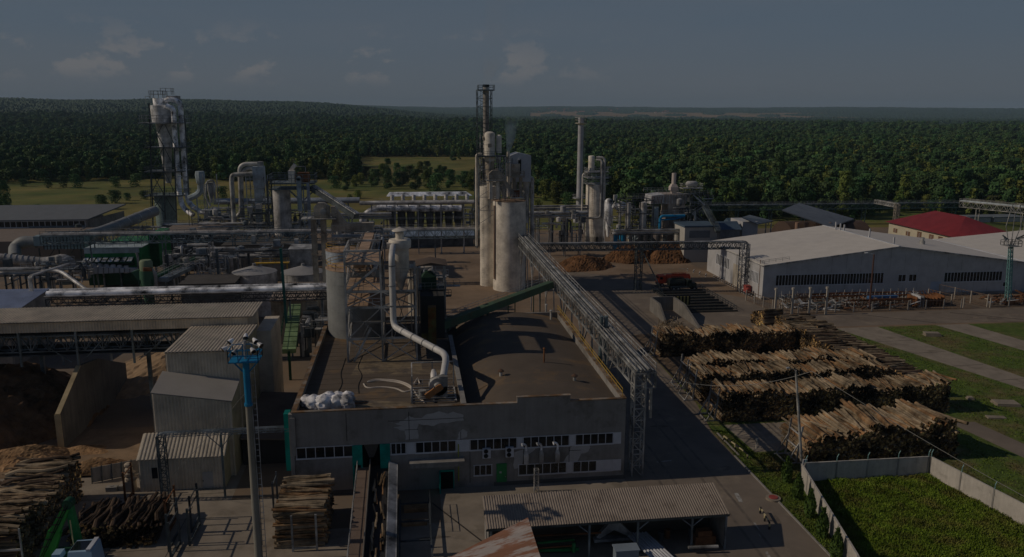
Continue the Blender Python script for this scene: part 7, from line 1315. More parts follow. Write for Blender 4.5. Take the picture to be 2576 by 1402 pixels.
t = thing('conveyor_drive', 'small rusty railed platform with a motor on top of the tall cream silo', 'machine platform', (wx(1300, 194, 490), 193, zb2)); Y = 192.8; z = wz(496, Y); a, b_ = wx(1284, Y, 490), wx(1317, Y, 490); m = MB(); m.box(a, b_, Y - 1.2, Y + 1.2, z - .25, z); m.rail([(a, Y - 1.2, z), (b_, Y - 1.2, z), (b_, Y + 1.2, z), (a, Y + 1.2, z)], 1.1, 1, .06, True); m.build('platform', light_steel, t); m = MB(); m.box(a + .8, a + 2.2, Y - .6, Y + .6, z, z + 1.6); m.build('machine', rust, t); m = MB()
for k in range(5): m.rail([(a - 3 + k * .2, Y - 1 - .1 * k, z + 2.4 - .5 * k), (a + .4 * k, Y - 1.1, z + 1.0 - .3 * k)], 1, 1, .05)
m.rail([(b_ + .2, Y, z + .6), (b_ + 2.2, Y, z + .6), (b_ + 2.2, Y + 3, z + .6)], 1.1, .8, .07); m.build('railing', light_steel, t)
t = thing('filter_house', 'white gabled box high on steel legs with a black vertical slot', 'filter house', (wx(1310, 202, 430), 204, 10)); Y = 201.; a, b_ = wx(1283, Y, 420), wx(1336, Y, 420); z0, z1 = wz(458, Y), wz(392, Y); m = MB(); m.prism([(a, Y, z0), (b_, Y, z0), (b_, Y, z1), ((a + b_) / 2 - .6, Y, z1 + .75), (a, Y, z1)], (0, 5.5, 0)); m.build('casing', mat('bluish white cladding', (.52, .55, .60), .5, 0, .04), t)
m = MB(); xx = wx(1309, Y, 430); m.box(xx - .55, xx + .2, Y - .05, Y - .002, wz(438, Y), wz(401, Y)); m.build('slot', black, t); m = MB(); m.box(xx - .55, xx - .1, Y - .35, Y - .06, wz(403, Y), wz(399, Y)); m.build('lamp', frame_white, t)
for px in (1290, 1300, 1331):
    xx = wx(px, Y, 480); m = MB(); m.beam((xx, Y + .6, 8), (xx, Y + .6, z0), .35); m.beam((xx, Y + 5, 0), (xx, Y + 5, z0), .3); m.build('leg', light_steel, t)
m = MB(); cyl_px(m, 1315, 1331, 458, 560, 203.5, 18); m.build('hopper_tube', alu_dull, t); m = MB(); m.tube(bend([(wx(1339, 204, 455), 204, 4), (wx(1339, 204, 455), 204, wz(450, 204)), (wx(1333, 204, 455), 204, wz(447, 204))], .8), .5, 12); m.build('side_pipe', alu_dull, t)
Y = 198.; m = MB(); m.tube([(wx(1278.5, Y, 400), Y, wz(495, Y)), (wx(1278.5, Y, 400), Y, wz(382, Y))], .42, 14); t = thing('small_chimney', 'thin cream chimney giving off blue smoke beside the white filter box', 'chimney', (wx(1278.5, Y, 400), Y, wz(495, Y))); m.build('flue', cream, t); zz = wz(409, Y); xx = wx(1278.5, Y, 400); m = MB(); m.box(xx - 1, xx + 1, Y - 1, Y + 1, zz - .15, zz); m.rail([(xx - 1, Y - 1, zz), (xx + 1, Y - 1, zz), (xx + 1, Y + 1, zz), (xx - 1, Y + 1, zz)], 1.1, 1, .06, True); m.build('platform', steel, t)
m = MB(); Y = 197.; a, b_ = wx(1285, Y, 430), wx(1318, Y, 430); z = wz(443, Y); m.box(a, b_, Y - 1.4, Y + 1.4, z - .3, z); m.rail([(a, Y - 1.4, z), (b_, Y - 1.4, z), (b_, Y + 1.4, z)], 1.2, 1.1, .07); m.box(a + .2, a + 2.2, Y - .8, Y + .8, z, z + 3); m.beam((a + .8, Y, z - 5.5), (a + .8, Y, z), .8); m.beam((b_ - .8, Y, z - 5.5), (b_ - .8, Y, z), .8); solo('filter_platform', 'steel platform with a beige motor housing in front of the white filter box', 'machine platform', m, cream_dirty)
# ---- second chimney
t = thing('chimney_stack', 'slender free standing silver chimney with a round top platform right of the centre', 'chimney', (wx(1458, 315, 500), 315, 0)); Y = 315.; x = wx(1459.5, Y, 400); zt = wz(297, Y, 1460); m = MB(); m.lathe(x, Y, [(1.25, 0), (1.1, zt - 4), (1.1, zt)], 20); rings(m, x, Y, 1.14, 8, zt - 2, 7, .05, 20); m.build('flue', mat('silver grey flue', (.50, .51, .54), .5, .3, .08, streak=.15), t); m = MB(); k = 9
m.lathe(x, Y, [(1.2, zt - 2.6), (2.3, zt - 2.1), (2.3, zt - 1.9), (1.2, zt - 1.9)], 16); m.rail([(x + 2.3 * math.cos(i * .628), Y + 2.3 * math.sin(i * .628), zt - 1.9) for i in range(10)], 2.0, 1.2, .12, True); m.build('top_platform', cream, t); zz = wz(497, Y, 1455); m = MB(); m.lathe(x, Y, [(1.3, zz - .3), (2.8, zz - .3), (2.8, zz)], 14); m.rail([(x + 2.8 * math.cos(i * .785), Y + 2.8 * math.sin(i * .785), zz) for i in range(8)], 1.2, 2, .1, True); m.build('lower_platform', steel, t); m = MB(); m.ladder(x + 1.35, Y - .5, 3, zt - 2, .6); m.build('ladder', steel, t)
# ---- cream tower on the right with pipes
t = thing('process_tower', 'cream cylindrical tower with rusty ladder, crowded platforms and looped pipes', 'process tower', (wx(1497, 262, 600), 262, 0)); Y = 262.; m = MB(); x, r, z0, z1 = cyl_px(m, 1473, 1521, 463, 614, Y, 30); z0 = 0; m.lathe(x, Y, [(r, 0), (r, 3)], 30); rings(m, x, Y, r, 2, z1, 8, .05, 30); m.build('shell', cream, t)
m = MB(); m.ladder(x - r * .45, Y - r * .92, 4, z1, .7); m.build('ladder', rust, t)
for py in (463, 447, 432): z = wz(py, Y); m = MB(); m.box(x - r - .3, x + r + .3, Y - r, Y + r, z - .25, z); m.rail([(x - r - .3, Y - r, z), (x + r + .3, Y - r, z), (x + r + .3, Y + r, z), (x - r - .3, Y + r, z)], 1.1, 1.5, .09, True); m.build('platform', steel, t)
m = MB(); cyl_px(m, 1480, 1495.5, 394, 434, Y, 18, .3); m.build('top_cylinder', cream, t); m = MB(); g = random.Random(2)
for i in range(26): p = V(x + g.uniform(-2.6, 2.8), Y + g.uniform(-2.8, 0), g.uniform(z1 + .3, wz(405, Y) - 2)); d = V(*[(g.uniform(.6, 3), 0, 0), (0, 0, g.uniform(1, 4)), (0, g.uniform(.5, 2), 0)][i % 3]); m.beam(p, p + d, g.choice((.12, .22, .35)))
m.build('small_fittings', steel, t, kind='stuff')
for k, (pa, pb, r_) in enumerate(((1508, 1511, .38), (1515, 1519, .42))): m = MB(); xx = wx(pa + 5 * 0, Y, 420); m.tube(bend([(wx(1500, Y - 2.5, 400), Y - 2.4, wz(402 - 6 * k, Y)), (xx, Y - 3.2, wz(402 - 6 * k, Y)), (xx, Y - 3.2, wz(548, Y))] + ([(wx(1400, Y - 3.2, 548), Y - 3.2, wz(548, Y))] if k == 0 else []), 1.3), r_, 10); m.build('down_pipe', alu_dull, t)
m = MB(); xx = wx(1462, Y, 500); m.tube(bend([(xx + 2.4, Y - 1, wz(436, Y)), (xx, Y - 1.6, wz(436, Y)), (xx, Y - 1.6, wz(545, Y)), (xx - 4, Y - 1.6, wz(545, Y))], 1.2), .28, 8); m.build('down_pipe', cream, t)
# ---- energy plant: furnace, chimney, vessels, stair tower
E_ = zf(2100, 560, 2.6833)
def ep(x, y): return E_(x, y)
Y = 240.
def vessel(name, label, zx0, zx1, zy0, zy1, Y, mt, cone=0, top=0, group=None, cat='vessel'):
    a, b_ = ep(zx0, zy0), ep(zx1, zy1); m = MB(); x, r, z0, z1 = cyl_px(m, a[0], b_[0], a[1], b_[1], Y, 20, top); 
    if cone: m.lathe(x, Y, [(r * .25, z0 - cone), (r, z0)], 20)
    for s in (-1, 1): m.beam((x + s * r * .9, Y - r * .7, 0), (x + s * r * .9, Y - r * .7, z0 + 1), .18); m.beam((x + s * r * .9, Y + r * .7, 0), (x + s * r * .9, Y + r * .7, z0 + 1), .18)
    return solo(name, label, cat, m, mt, group)
vessel('hopper_vessel', 'silver rounded hopper with a conical foot right of the cream tower', 447, 530, 545, 700, 252, alu, 6, 1.5)
vessel('flue_vessel', 'left one of two tall silver vessels in the furnace frame', 662, 712, 535, 800, Y, alu_dull, 1, 0, 'silver vessels in the furnace frame'); vessel('flue_vessel', 'right and stouter one of two tall silver vessels in the furnace frame', 798, 868, 535, 800, Y, alu_dull, 1, 0, 'silver vessels in the furnace frame'); vessel('flue_vessel', 'blue grey vessel just left of the beige furnace', 925, 990, 580, 760, Y, pale_blue, 1.5, 0, 'silver vessels in the furnace frame')
m = MB(); m.tube(bend([D(*ep(540, 560), 246), D(*ep(600, 590), 246), D(*ep(640, 560), 244)], 1), 1.1, 12); m.tube([D(*ep(600, 640), 246), D(*ep(640, 600), 246)], 1.3, 12); solo('elbow_duct', 'crumpled silver elbow duct between the hopper and the furnace frame', 'duct', m, alu)
t = thing('furnace_structure', 'dark steel frame with railings around the two silver vessels', 'steel frame', (wx(1600, 238, 560), 238, 0)); z = wz(505, Y); x0, x1 = wx(1567, Y, 540), wx(1634, Y, 540); m = MB()
for xx in (x0, (x0 + x1) / 2, x1):
    for y in (236, 244): m.beam((xx, y, 0), (xx, y, z), .28)
for zz in (z, wz(538, Y), wz(580, Y)): m.beam((x0, 236, zz), (x1, 236, zz), .28); m.beam((x0, 244, zz), (x1, 244, zz), .28); m.beam((x0, 236, zz), (x0, 244, zz), .2); m.beam((x1, 236, zz), (x1, 244, zz), .2)
m.beam((x0, 236, wz(580, Y)), ((x0 + x1) / 2, 236, wz(538, Y)), .15); m.build('frame', dark_steel, t); m = MB(); m.rail([(x0, 235.8, z), (x1 + 2, 235.8, z)], 1.3, 1.6, .08); m.rail([(x0, 235.8, wz(583, Y)), (x1 + 3, 235.8, wz(583, Y))], 1.3, 1.4, .08); m.rail([(x0, 244, z), (x1 + 2, 244, z)], 1.3, 1.6, .08); m.build('railing', light_steel, t)
t = thing('furnace', 'beige clad boiler furnace block with a ribbed white inlet box and walkways', 'boiler', (wx(1697, Y, 540), Y, 0)); a, b_ = wx(1669, Y, 540), wx(1724, Y, 540); fb = mat('beige furnace cladding', (.40, .36, .31), .7, .1, .15, .5, streak=.3)
m = MB(); m.box(a, b_, Y, Y + 8, wz(518, Y), wz(493, Y)); m.box(a + 1.6, b_ - .2, Y + .2, Y + 7.5, wz(541, Y), wz(518, Y)); m.box(a + .8, b_ - .1, Y, Y + 8, wz(581, Y), wz(560, Y)); m.box(a + 1.4, b_ - .6, Y + .4, Y + 7.5, wz(560, Y), wz(541, Y)); m.box(a + .5, b_, Y + .5, Y + 7, 0, wz(581, Y)); m.build('casing', fb, t)
m = MB()
for k in range(9): xx = a + (b_ - a) * k / 8; m.box(xx - .08, xx + .08, Y - .12, Y - .003, wz(517, Y), wz(494, Y))
for k in range(2, 9): xx = a + (b_ - a) * k / 8; m.box(xx - .06, xx + .06, Y - .12, Y - .003, wz(580, Y), wz(561, Y))
m.build('stiffener', steel, t); m = MB(); c = wx(1637, Y, 505); m.prism([(c, Y, wz(518, Y)), (c + .3, Y, wz(496, Y)), (a - .01, Y, wz(493, Y)), (a - .01, Y, wz(516, Y))], (0, 7, 0)); m.build('inlet_box', white, t); m = MB()
for k in range(7): xx = c + .4 + k * .5; m.beam((xx, Y - .1, wz(516, Y)), (xx + .3, Y - .1, wz(497, Y)), .14)
m.build('rib', rust, t); m = MB(); zz = wz(492, Y); m.rail([(c, Y - .2, zz), (b_ + 1, Y - .2, zz)], 1.2, 1.3, .08); m.rail([(c, Y + 8, zz), (b_ + 1, Y + 8, zz)], 1.2, 1.3, .08); zz = wz(543, Y); m.box(a - 1, b_, Y - 1.6, Y - .15, zz - .2, zz); m.rail([(a - 1, Y - 1.6, zz), (b_, Y - 1.6, zz)], 1.2, 1.3, .08); m.build('walkway', steel, t)
t = thing('boiler_chimney', 'short cream chimney with a square shouldered base on the furnace', 'chimney', (wx(1694, 243, 480), 243, wz(492, 243))); Yq = 243.; x = wx(1694.5, Yq, 470); w = 1.2; m = MB(); m.frust(x - .8, x + .8, Yq - .8, Yq + .8, wz(492, Yq), x - .8, x + .8, Yq - .8, Yq + .8, wz(483, Yq)); m.frust(x - 1.25, x + 1.25, Yq - 1.1, Yq + 1.1, wz(483, Yq), x - 1.25, x + 1.25, Yq - 1.1, Yq + 1.1, wz(474, Yq)); m.frust(x - 1.25, x + 1.25, Yq - 1.1, Yq + 1.1, wz(474, Yq), x - .7, x + .7, Yq - .7, Yq + .7, wz(466, Yq)); m.build('base_box', mat('pinkish cream sheet', (.56, .50, .46), .6, var=.08), t); m = MB(); m.lathe(x, Yq, [(.7, wz(466, Yq)), (.68, wz(438, Yq))], 18); m.build('flue', MATS['pinkish cream sheet'], t)
t = thing('feed_water_tank', 'horizontal silver tank on a high railed platform at the top of the stair tower', 'tank', (wx(1740, Y, 466), Y, wz(477, Y))); a, b_ = wx(1726, Y, 466), wx(1754, Y, 466); z = wz(466, Y); m = MB(); m.tube([(a, Y, z), (a + .5, Y, z), (b_ - .5, Y, z), (b_, Y, z)], [.5, .85, .85, .5], 18); m.build('shell', alu_dull, t); m = MB(); zz = wz(476, Y); m.box(a - 1.6, b_ + 1.4, Y - 1.6, Y + 1.6, zz - .25, zz); m.rail([(a - 1.6, Y - 1.6, zz), (b_ + 1.4, Y - 1.6, zz), (b_ + 1.4, Y + 1.6, zz), (a - 1.6, Y + 1.6, zz)], 1.3, 1.2, .1, True); m.box(a + .3, a + .6, Y - .6, Y + .6, zz, z - .5); m.box(b_ - .8, b_ - .5, Y - .6, Y + .6, zz, z - .5); m.build('platform', light_steel, t)
t = thing('stair_tower', 'dark steel stair tower with zigzag flights right of the furnace', 'stair tower', (wx(1750, Y, 540), Y, 0)); x0, x1 = wx(1730, Y, 540), wx(1774, Y, 540); m = MB(); zt = wz(477, Y)
for xx in (x0, (x0 + x1) / 2, x1):
    for y in (Y - 1.8, Y + 4): m.beam((xx, y, 0), (xx, y, zt if xx < x1 else wz(493, Y)), .28)
for py in (493, 520, 541, 566): zz = wz(py, Y); m.box(x0, x1, Y - 1.8, Y - .6, zz - .15, zz); m.beam((x0, Y - 1.8, zz), (x1, Y - 1.8, zz), .24); m.beam((x0, Y + 4, zz), (x1, Y + 4, zz), .24)
m.build('frame', dark_steel, t); m = MB(); lv = [wz(q, Y) for q in (590, 566, 541, 520, 493)]
for i, (p, q) in enumerate(zip(lv, lv[1:])): u, v = (x0 + .8, x1 - 1) if i % 2 == 0 else (x1 - 1, x0 + .8); m.beam((u, Y - 2, p), (v, Y - 2, q), .12, .4); m.beam((u, Y - 2.1, p + 1.1), (v, Y - 2.1, q + 1.1), .08)
for p in lv: m.rail([(x0, Y - 2, p), (x1 + 1, Y - 2, p)], 1.2, 1.4, .07)
m.build('stair_flight', steel, t)
z = wz(545, Y); m = MB(); m.tube(bend([(wx(1724, 236, 545), 236.5, z), (wx(1662, 236, 545), 236.5, z), (wx(1662, 236, 560), 236.5, wz(593, 236))], 1.2), .45, 14); m.tube([(wx(1664, 236, 556), 236.5, wz(559, 236)), (wx(1700, 236, 556), 236.5, wz(557, 236)), (wx(1722, 236, 550), 236.5, wz(551, 236))], .25, 10); solo('blue_pipe', 'bright blue elbow pipe across the front of the furnace', 'pipe', m, blue)
for px, Yq, lab in ((1552, 240, 'left bright blue capsule tank, slightly behind its neighbour'), (1566, 238, 'right bright blue capsule tank in front of the furnace frame')):
    t = thing('blue_tank', lab, 'tank', (wx(px, Yq, 600), Yq, 0), 'bright blue tanks'); m = MB(); cyl_px(m, px - 9, px + 9, 584, 632, Yq, 20, .7); m.build('shell', blue, t); m = MB(); x = wx(px, Yq, 600); m.lathe(x, Yq, [(.3, wz(581, Yq) + .1), (.3, wz(578, Yq) + .1)], 10); m.build('hatch', dark_steel, t)
a, b_ = D(1771, 520, 236), D(1806, 583, 224); m = MB(); m.beam(a, b_, 1.2, .8); m.rail([a + V(-.8, 0, 0), b_ + V(-.8, 0, 0)], 1.1, 1.6, .07); m.rail([a + V(.8, 0, 0), b_ + V(.8, 0, 0)], 1.1, 1.6, .07); solo('belt_conveyor', 'narrow dark conveyor sloping down from the stair tower to the annex', 'conveyor', m, dark_steel)
# ---- row of multi cyclones with ducts over them
Y = 280.
t = thing('multicyclone', 'long row of dark cyclone cylinders under two broad silver ducts', 'multicyclone', (wx(1070, Y, 560), Y, 0))
for i in range(8):
    px = 987 + i * 23.6; m = MB(); x = wx(px, Y, 550); z1, zm, z0 = wz(526, Y), wz(548, Y), wz(570, Y); m.lathe(x, Y, [(.95, z0), (1.35, zm), (1.35, z1)], 16); m.build('cyclone_tube', mat('grimy cyclone steel', (.13, .125, .12), .6, .3, .3, .8, streak=.3), t)
m = MB(); z = wz(519, Y); L0, L1 = wx(918, Y, 519), wx(1160, Y, 519); m.tube(bend([(L0 - 1.2, Y - 1.6, wz(560, Y)), (L0 - .6, Y - 1.6, wz(540, Y)), (L0 + 3, Y - 1.6, z), (L1, Y - 1.6, z - .4)], 3.4, 6), [1.35] * 14 + [.8] if 0 else 1.15, 18); m.build('main_duct', alu, t)
m = MB(); a, b_ = wx(972, Y, 490), wx(1190, Y, 490); z = wz(494, Y); m.frust(a, b_, Y + 3, Y + 6, z, a + 1, b_ - 2, Y + 3.6, Y + 5.6, wz(485, Y)); m.build('upper_duct', alu, t)
m = MB()
for i in range(8): x = a + (b_ - a) * (i + .5) / 8; m.tube([(x, Y + 2.4, z - 2), (x, Y + 3.4, z + .3)], .7, 12)
m.build('transfer_elbow', alu_dull, t); m = MB(); zz = wz(506, Y); m.box(a - 2, b_ + 1, Y + .2, Y + 2.2, zz - .2, zz); m.rail([(a - 4, Y, zz), (b_ + 2, Y, zz)], 1.2, 2.4, .09); m.rail([(a - 4, Y - 3, wz(547, Y)), (b_ + 1, Y - 3, wz(547, Y))], .8, 3, .1); m.build('walkway', light_steel, t)
m = MB()
for i in range(9): x = a + (b_ - a) * i / 8; m.beam((x, Y - 2.4, 0), (x, Y - 2.4, zz), .24); m.beam((x, Y + 2, 0), (x, Y + 2, zz), .24); m.beam((x, Y - 2.4, wz(590, Y)), (x + 2.6, Y - 2.4, wz(570, Y)), .12)
for py in (547, 571): m.beam((a - 1, Y - 2.4, wz(py, Y)), (b_, Y - 2.4, wz(py, Y)), .24)
m.build('support_frame', dark_steel, t); m = MB(); x0 = wx(946, Y, 520); m.rail([(x0, Y - 3.4, wz(533, Y)), (x0 + 6, Y - 3.4, wz(533, Y))], 3.6, 1.2, .08); m.build('cage', light_steel, t)
Y = 264.; a, b_ = wx(980, Y, 578), wx(1192, Y, 578); z = wz(588, Y); m = MB(); n = 12; m.prism([(a, Y - 2.6 + 5.2 * i / n, z + 2.1 * math.sin(math.pi * i / n)) for i in range(n + 1)], (b_ - a, 0, 0)); t = thing('round_roof_shed', 'shed with a shiny blue silver half round roof behind the cross gallery', 'shed', ((a + b_) / 2, Y, 0)); m.build('roof', mat('blue silver roof', (.36, .46, .62), .35, .6, .08, .5), t); m = MB(); m.box(a + .3, b_ - .3, Y - 2.3, Y + 2.3, 0, z - .01); m.build('wall', dark_steel, t)
# ---- tall cyclone tower on the left
Z1 = zf(530, 300, 2.4171); Y = 270.
def zp(x, y, YY=None): return D(*Z1(x, y), YY or Y)
t = thing('cyclone_tower', 'huge silver cyclone with twin swan neck pipes in a dark steel tower on the left', 'cyclone tower', (zp(220, 700).x, Y, 0)); cx = zp(190, 300).x
m = MB(); c = zp(195, 300); r = (zp(300, 300).x - zp(88, 300).x) / 2; m.lathe(c.x, Y, [(r * .24, zp(0, 935).z), (r * .70, zp(0, 396).z), (r * .96, zp(0, 384).z), (r * 1.02, zp(0, 232).z), (r * .6, zp(0, 225).z)], 28); m.build('cyclone_body', mat('crumpled silver insulation', (.60, .61, .62), .42, .4, .12, .7, bump=.12, streak=.08), t)
m = MB(); c2 = zp(162, 190); r2 = (zp(218, 190).x - zp(106, 190).x) / 2; m.lathe(c2.x, Y, [(r2, zp(0, 228).z), (r2, zp(0, 166).z)], 20); m.build('top_drum', alu, t)
pr = (zp(386, 500).x - zp(338, 500).x) / 2
m = MB(); m.tube(bend([zp(215, 195, Y - 1), zp(262, 172, Y - 1), zp(352, 200, Y - 1), zp(366, 420, Y - 1), zp(408, 1040, Y - 1), zp(440, 1130, Y - 3), zp(560, 1215, Y - 6), zp(690, 1160, Y - 6), zp(715, 1250, Y - 6)], 6, 6), pr * .98, 18); m.build('swan_neck_pipe', alu, t)
m = MB(); m.tube(bend([zp(225, 235, Y - 3.5), zp(290, 262, Y - 3.5), zp(298, 420, Y - 3), zp(346, 1040, Y - 3), zp(375, 1160, Y - 4), zp(470, 1225, Y - 7)], 5, 6), pr * .98, 18); m.build('swan_neck_pipe', alu, t)
m = MB()
for k in (640, 760, 880, 990): 
    for (xa, xb_) in ((366, 408), (307, 355)): tt = (k - 420) / 620; p = zp(xa + (xb_ - xa) * tt, k, Y - (1 if xa == 366 else 3)); m.tube([p, p + V(0, 0, .2)], pr * 1.12, 18)
m.build('pipe_collar', steel, t)
m = MB(); A4 = [(70, 210, 95, 1290), (200, 620, 205, 1290), (300, 620, 310, 1290), (395, 350, 432, 1060)]
for dy in (-5, 5):
    for a0, b0, a1, b1 in A4: p, q = zp(a0, b0, Y + dy), zp(a1, b1, Y + dy); m.beam(p, V(q.x, Y + dy, min(q.z, 2) if a0 < 390 else q.z), .32)
lev = [385, 605, 820, 1035, 1200]
for u, v in zip(lev, lev[1:]): m.beam(zp(78, u, Y - 5), zp(205, v, Y - 5), .2); m.beam(zp(205, u, Y - 5), zp(85, v, Y - 5), .2); m.beam(zp(205, u, Y - 5), zp(310, v, Y - 5), .18); m.beam(zp(82, u, Y - 5), zp(88, v, Y + 5), .18)
m.build('steel_frame', dark_steel, t)
for u in lev[:4]: 
    a, b_ = zp(70 if u > 400 else 20, u), zp(415, u); zz = a.z; m = MB(); m.box(a.x, b_.x, Y - 5.6, Y + 5, zz - .3, zz); m.rail([(a.x, Y - 5.6, zz), (b_.x, Y - 5.6, zz), (b_.x, Y + 5, zz), (a.x, Y + 5, zz)], 1.3 if u != 385 else 2.2, 2, .11, True); m.build('platform', dark_steel if u > 400 else steel, t)
m = MB(); a, b_ = zp(95, 166), zp(220, 166); m.rail([(a.x, Y - 2.5, a.z), (b_.x, Y - 2.5, a.z), (b_.x, Y + 2, a.z), (a.x, Y + 2, a.z)], 2.2, 1.4, .11, True); a, b_ = zp(185, 136), zp(280, 136); m.rail([(a.x, Y - 1, a.z), (b_.x, Y - 1, a.z), (b_.x, Y + 2, a.z)], 2.0, 1.4, .11); a, b_ = zp(68, 222), zp(110, 222); m.rail([(a.x, Y - 3, a.z), (b_.x, Y - 3, a.z)], 2.4, 1, .11); m.build('top_railing', light_steel, t)
m = MB(); a, b_ = zp(222, 160), zp(330, 190); m.box(a.x, b_.x, Y + .5, Y + 3.5, zp(0, 195).z, zp(0, 142).z); m.build('top_housing', alu_dull, t)
m = MB(); c = zp(220, 1150); r = (zp(316, 1150).x - zp(126, 1150).x) / 2; m.lathe(c.x, Y, [(r * .96, 0), (r, zp(0, 1050).z), (r * .5, zp(0, 1030).z)], 26); m.build('lower_vessel', grey_green, t); m = MB(); m.ladder(c.x - r * .2, Y - r - .4, 4, zp(0, 950).z, .8); m.build('ladder', pale_blue, t)
# grey hood with a bent duct, small cyclone group, and filter with arch pipes
Y = 262.; m = MB(); c = zp(533, 880, Y); r = (zp(580, 870, Y).x - zp(486, 870, Y).x) / 2; m.lathe(c.x, Y, [(.5 * r, zp(0, 960, Y).z), (r * .8, zp(0, 938, Y).z), (r, zp(0, 865, Y).z), (r * .85, zp(0, 832, Y).z), (r * .6, zp(0, 830, Y).z)], 8); m.tube(bend([zp(533, 955, Y), zp(540, 1010, Y), zp(500, 1045, Y), zp(430, 1075, Y)], 3), r * .6, 8); m.beam((c.x - 1.5, Y, 0), (c.x - 1.5, Y, zp(0, 1000, Y).z), .3); m.beam((c.x + 1.5, Y, 0), (c.x + 1.5, Y, zp(0, 960, Y).z), .3); solo('exhaust_hood', 'angular pale grey exhaust hood on a bent duct right of the cyclone tower', 'exhaust hood', m, pale_blue)
t = thing('small_cyclone_group', 'small cyclone with pale arched pipes between hood and filter', 'cyclone', (zp(630, 1000, 250).x, 250, 0)); Y = 250.; m = MB(); c = zp(625, 960, Y); r = .9; m.lathe(c.x, Y, [(.3, zp(0, 1120, Y).z), (r, zp(0, 1010, Y).z), (r, zp(0, 935, Y).z)], 14); m.build('body', steel, t)
for pts in (((600, 925), (585, 945), (583, 1060), (625, 1145)), ((620, 915), (650, 912), (662, 940), (668, 1130)), ((600, 920), (630, 910))): m = MB(); m.tube(bend([zp(a, b, Y - 1) for a, b in pts], 1), .3, 8); m.build('pipe', light_steel, t)
m = MB(); zz = zp(0, 985, Y).z; m.rail([(c.x - 2.4, Y - 1.5, zz), (c.x + 3, Y - 1.5, zz)], 1.2, 1, .09); zz = zp(0, 1130, Y).z; m.rail([(c.x - 4, Y - 1.5, zz), (c.x + 3, Y - 1.5, zz)], 1.2, 1, .09); m.beam((c.x - 2, Y, 0), (c.x - 2, Y, zz + 9), .25); m.beam((c.x + 2, Y, 0), (c.x + 2, Y, zz + 9), .25); m.build('platform', light_steel, t)
Y = 238.; t = thing('bag_filter', 'tall pale blue grey filter with three arched pipes on its left', 'filter', (zp(1065, 900, Y).x, Y, 0)); m = MB()
a, b_ = zp(1016, 850, Y), zp(1116, 850, Y); c, d = zp(1048, 1290, Y), zp(1082, 1290, Y); m.box(a.x, b_.x, Y - 1.4, Y + 1.6, zp(0, 960, Y).z, zp(0, 788, Y).z); m.prism([(a.x + .2, Y - 1.4, zp(0, 960, Y).z), (b_.x, Y - 1.4, zp(0, 960, Y).z), (zp(1090, 1190, Y).x, Y - 1.4, zp(0, 1190, Y).z), (d.x, Y - 1.4, 4), (c.x, Y - 1.4, 4), (zp(1040, 1190, Y).x, Y - 1.4, zp(0, 1190, Y).z)], (0, 2.4, 0)); m.build('casing', pale_blue, t)
m = MB(); a, b_ = zp(1055, 760, Y), zp(1102, 760, Y); m.box(a.x, b_.x, Y - .8, Y + 1, zp(0, 790, Y).z, zp(0, 745, Y).z); m.build('top_box', light_steel, t)
for pts, r in ((((1060, 762), (888, 764), (900, 1000), (905, 1200), (870, 1240)), .62), (((1015, 806), (960, 800), (905, 850), (908, 1080), (925, 1290)), .62), (((1010, 850), (825, 862), (818, 900), (842, 1300)), .66)): m = MB(); m.tube(bend([zp(a, b, Y + (0 if r > .65 else 1.5)) for a, b in pts], 2.2, 6), r, 14); m.build('arched_pipe', light_steel, t)
m = MB(); a, b_ = zp(990, 1000, Y + 4), zp(1150, 1000, Y + 4)
for xx in (a.x, b_.x):
    for y in (Y - 2, Y + 4): m.beam((xx, y, 0), (xx, y, zp(0, 880, Y).z), .24)
for k in (900, 990, 1080, 1170, 1260): zz = zp(0, k, Y).z; m.beam((a.x, Y - 2, zz), (b_.x, Y - 2, zz), .2); m.rail([(a.x, Y - 2, zz), (b_.x, Y - 2, zz)], 1.1, 1.2, .08)
m.build('support_frame', steel, t)
# tank with railed deck, blue leg and the long sloping conveyor
Y = 226.; t = thing('mixing_tower', 'railed deck with machines over a round steel tank and a blue white elevator leg', 'process tower', (zp(1300, 1000, Y).x, Y, 0)); m = MB(); a, b_ = zp(1182, 1100, Y), zp(1345, 1100, Y); r = (b_.x - a.x) / 2; m.lathe((a.x + b_.x) / 2, Y + 2, [(r, 0), (r, zp(0, 1006, Y).z), (.2, zp(0, 990, Y).z)], 26); m.build('tank', alu_dull, t)
m = MB(); a, b_ = zp(1172, 925, Y), zp(1578, 925, Y); zz = zp(0, 935, Y).z; m.box(a.x, b_.x, Y - 3, Y + 5, zz - .4, zz); m.box(a.x, b_.x, Y - 3, Y + 5, zp(0, 990, Y).z - .3, zp(0, 990, Y).z); m.rail([(a.x, Y - 3, zz), (b_.x, Y - 3, zz), (b_.x, Y + 5, zz), (a.x, Y + 5, zz)], 2.2, 1.5, .1, True); m.rail([(a.x, Y - 3, zp(0, 990, Y).z), (b_.x, Y - 3, zp(0, 990, Y).z)], 1.4, 1.5, .09); m.build('deck', blue_steel, t)
m = MB(); a2, b2 = zp(1427, 1000, Y), zp(1467, 1000, Y); m.box(a2.x, b2.x, Y - 4, Y - 2.6, zp(0, 1190, Y).z, zp(0, 890, Y).z); m.tube([((a2.x + b2.x) / 2, Y - 4.0, zp(0, 892, Y).z), ((a2.x + b2.x) / 2, Y - 2.6, zp(0, 892, Y).z)], (b2.x - a2.x) / 2, 16); m.build('elevator_leg', pale_blue, t)
for xx in (1480, 1525): p = zp(xx, 1000, Y); m = MB(); m.beam((p.x, Y - 2.8, 0), (p.x, Y - 2.8, zz), .8 if xx > 1500 else .3); m.build('leg', pale_blue, t)
m = MB(); m.beam(zp(1340, 1000, Y), zp(1420, 1075, Y), .4); m.beam(zp(1570, 1000, Y), zp(1480, 1085, Y), .4); m.build('brace', pale_blue, t)
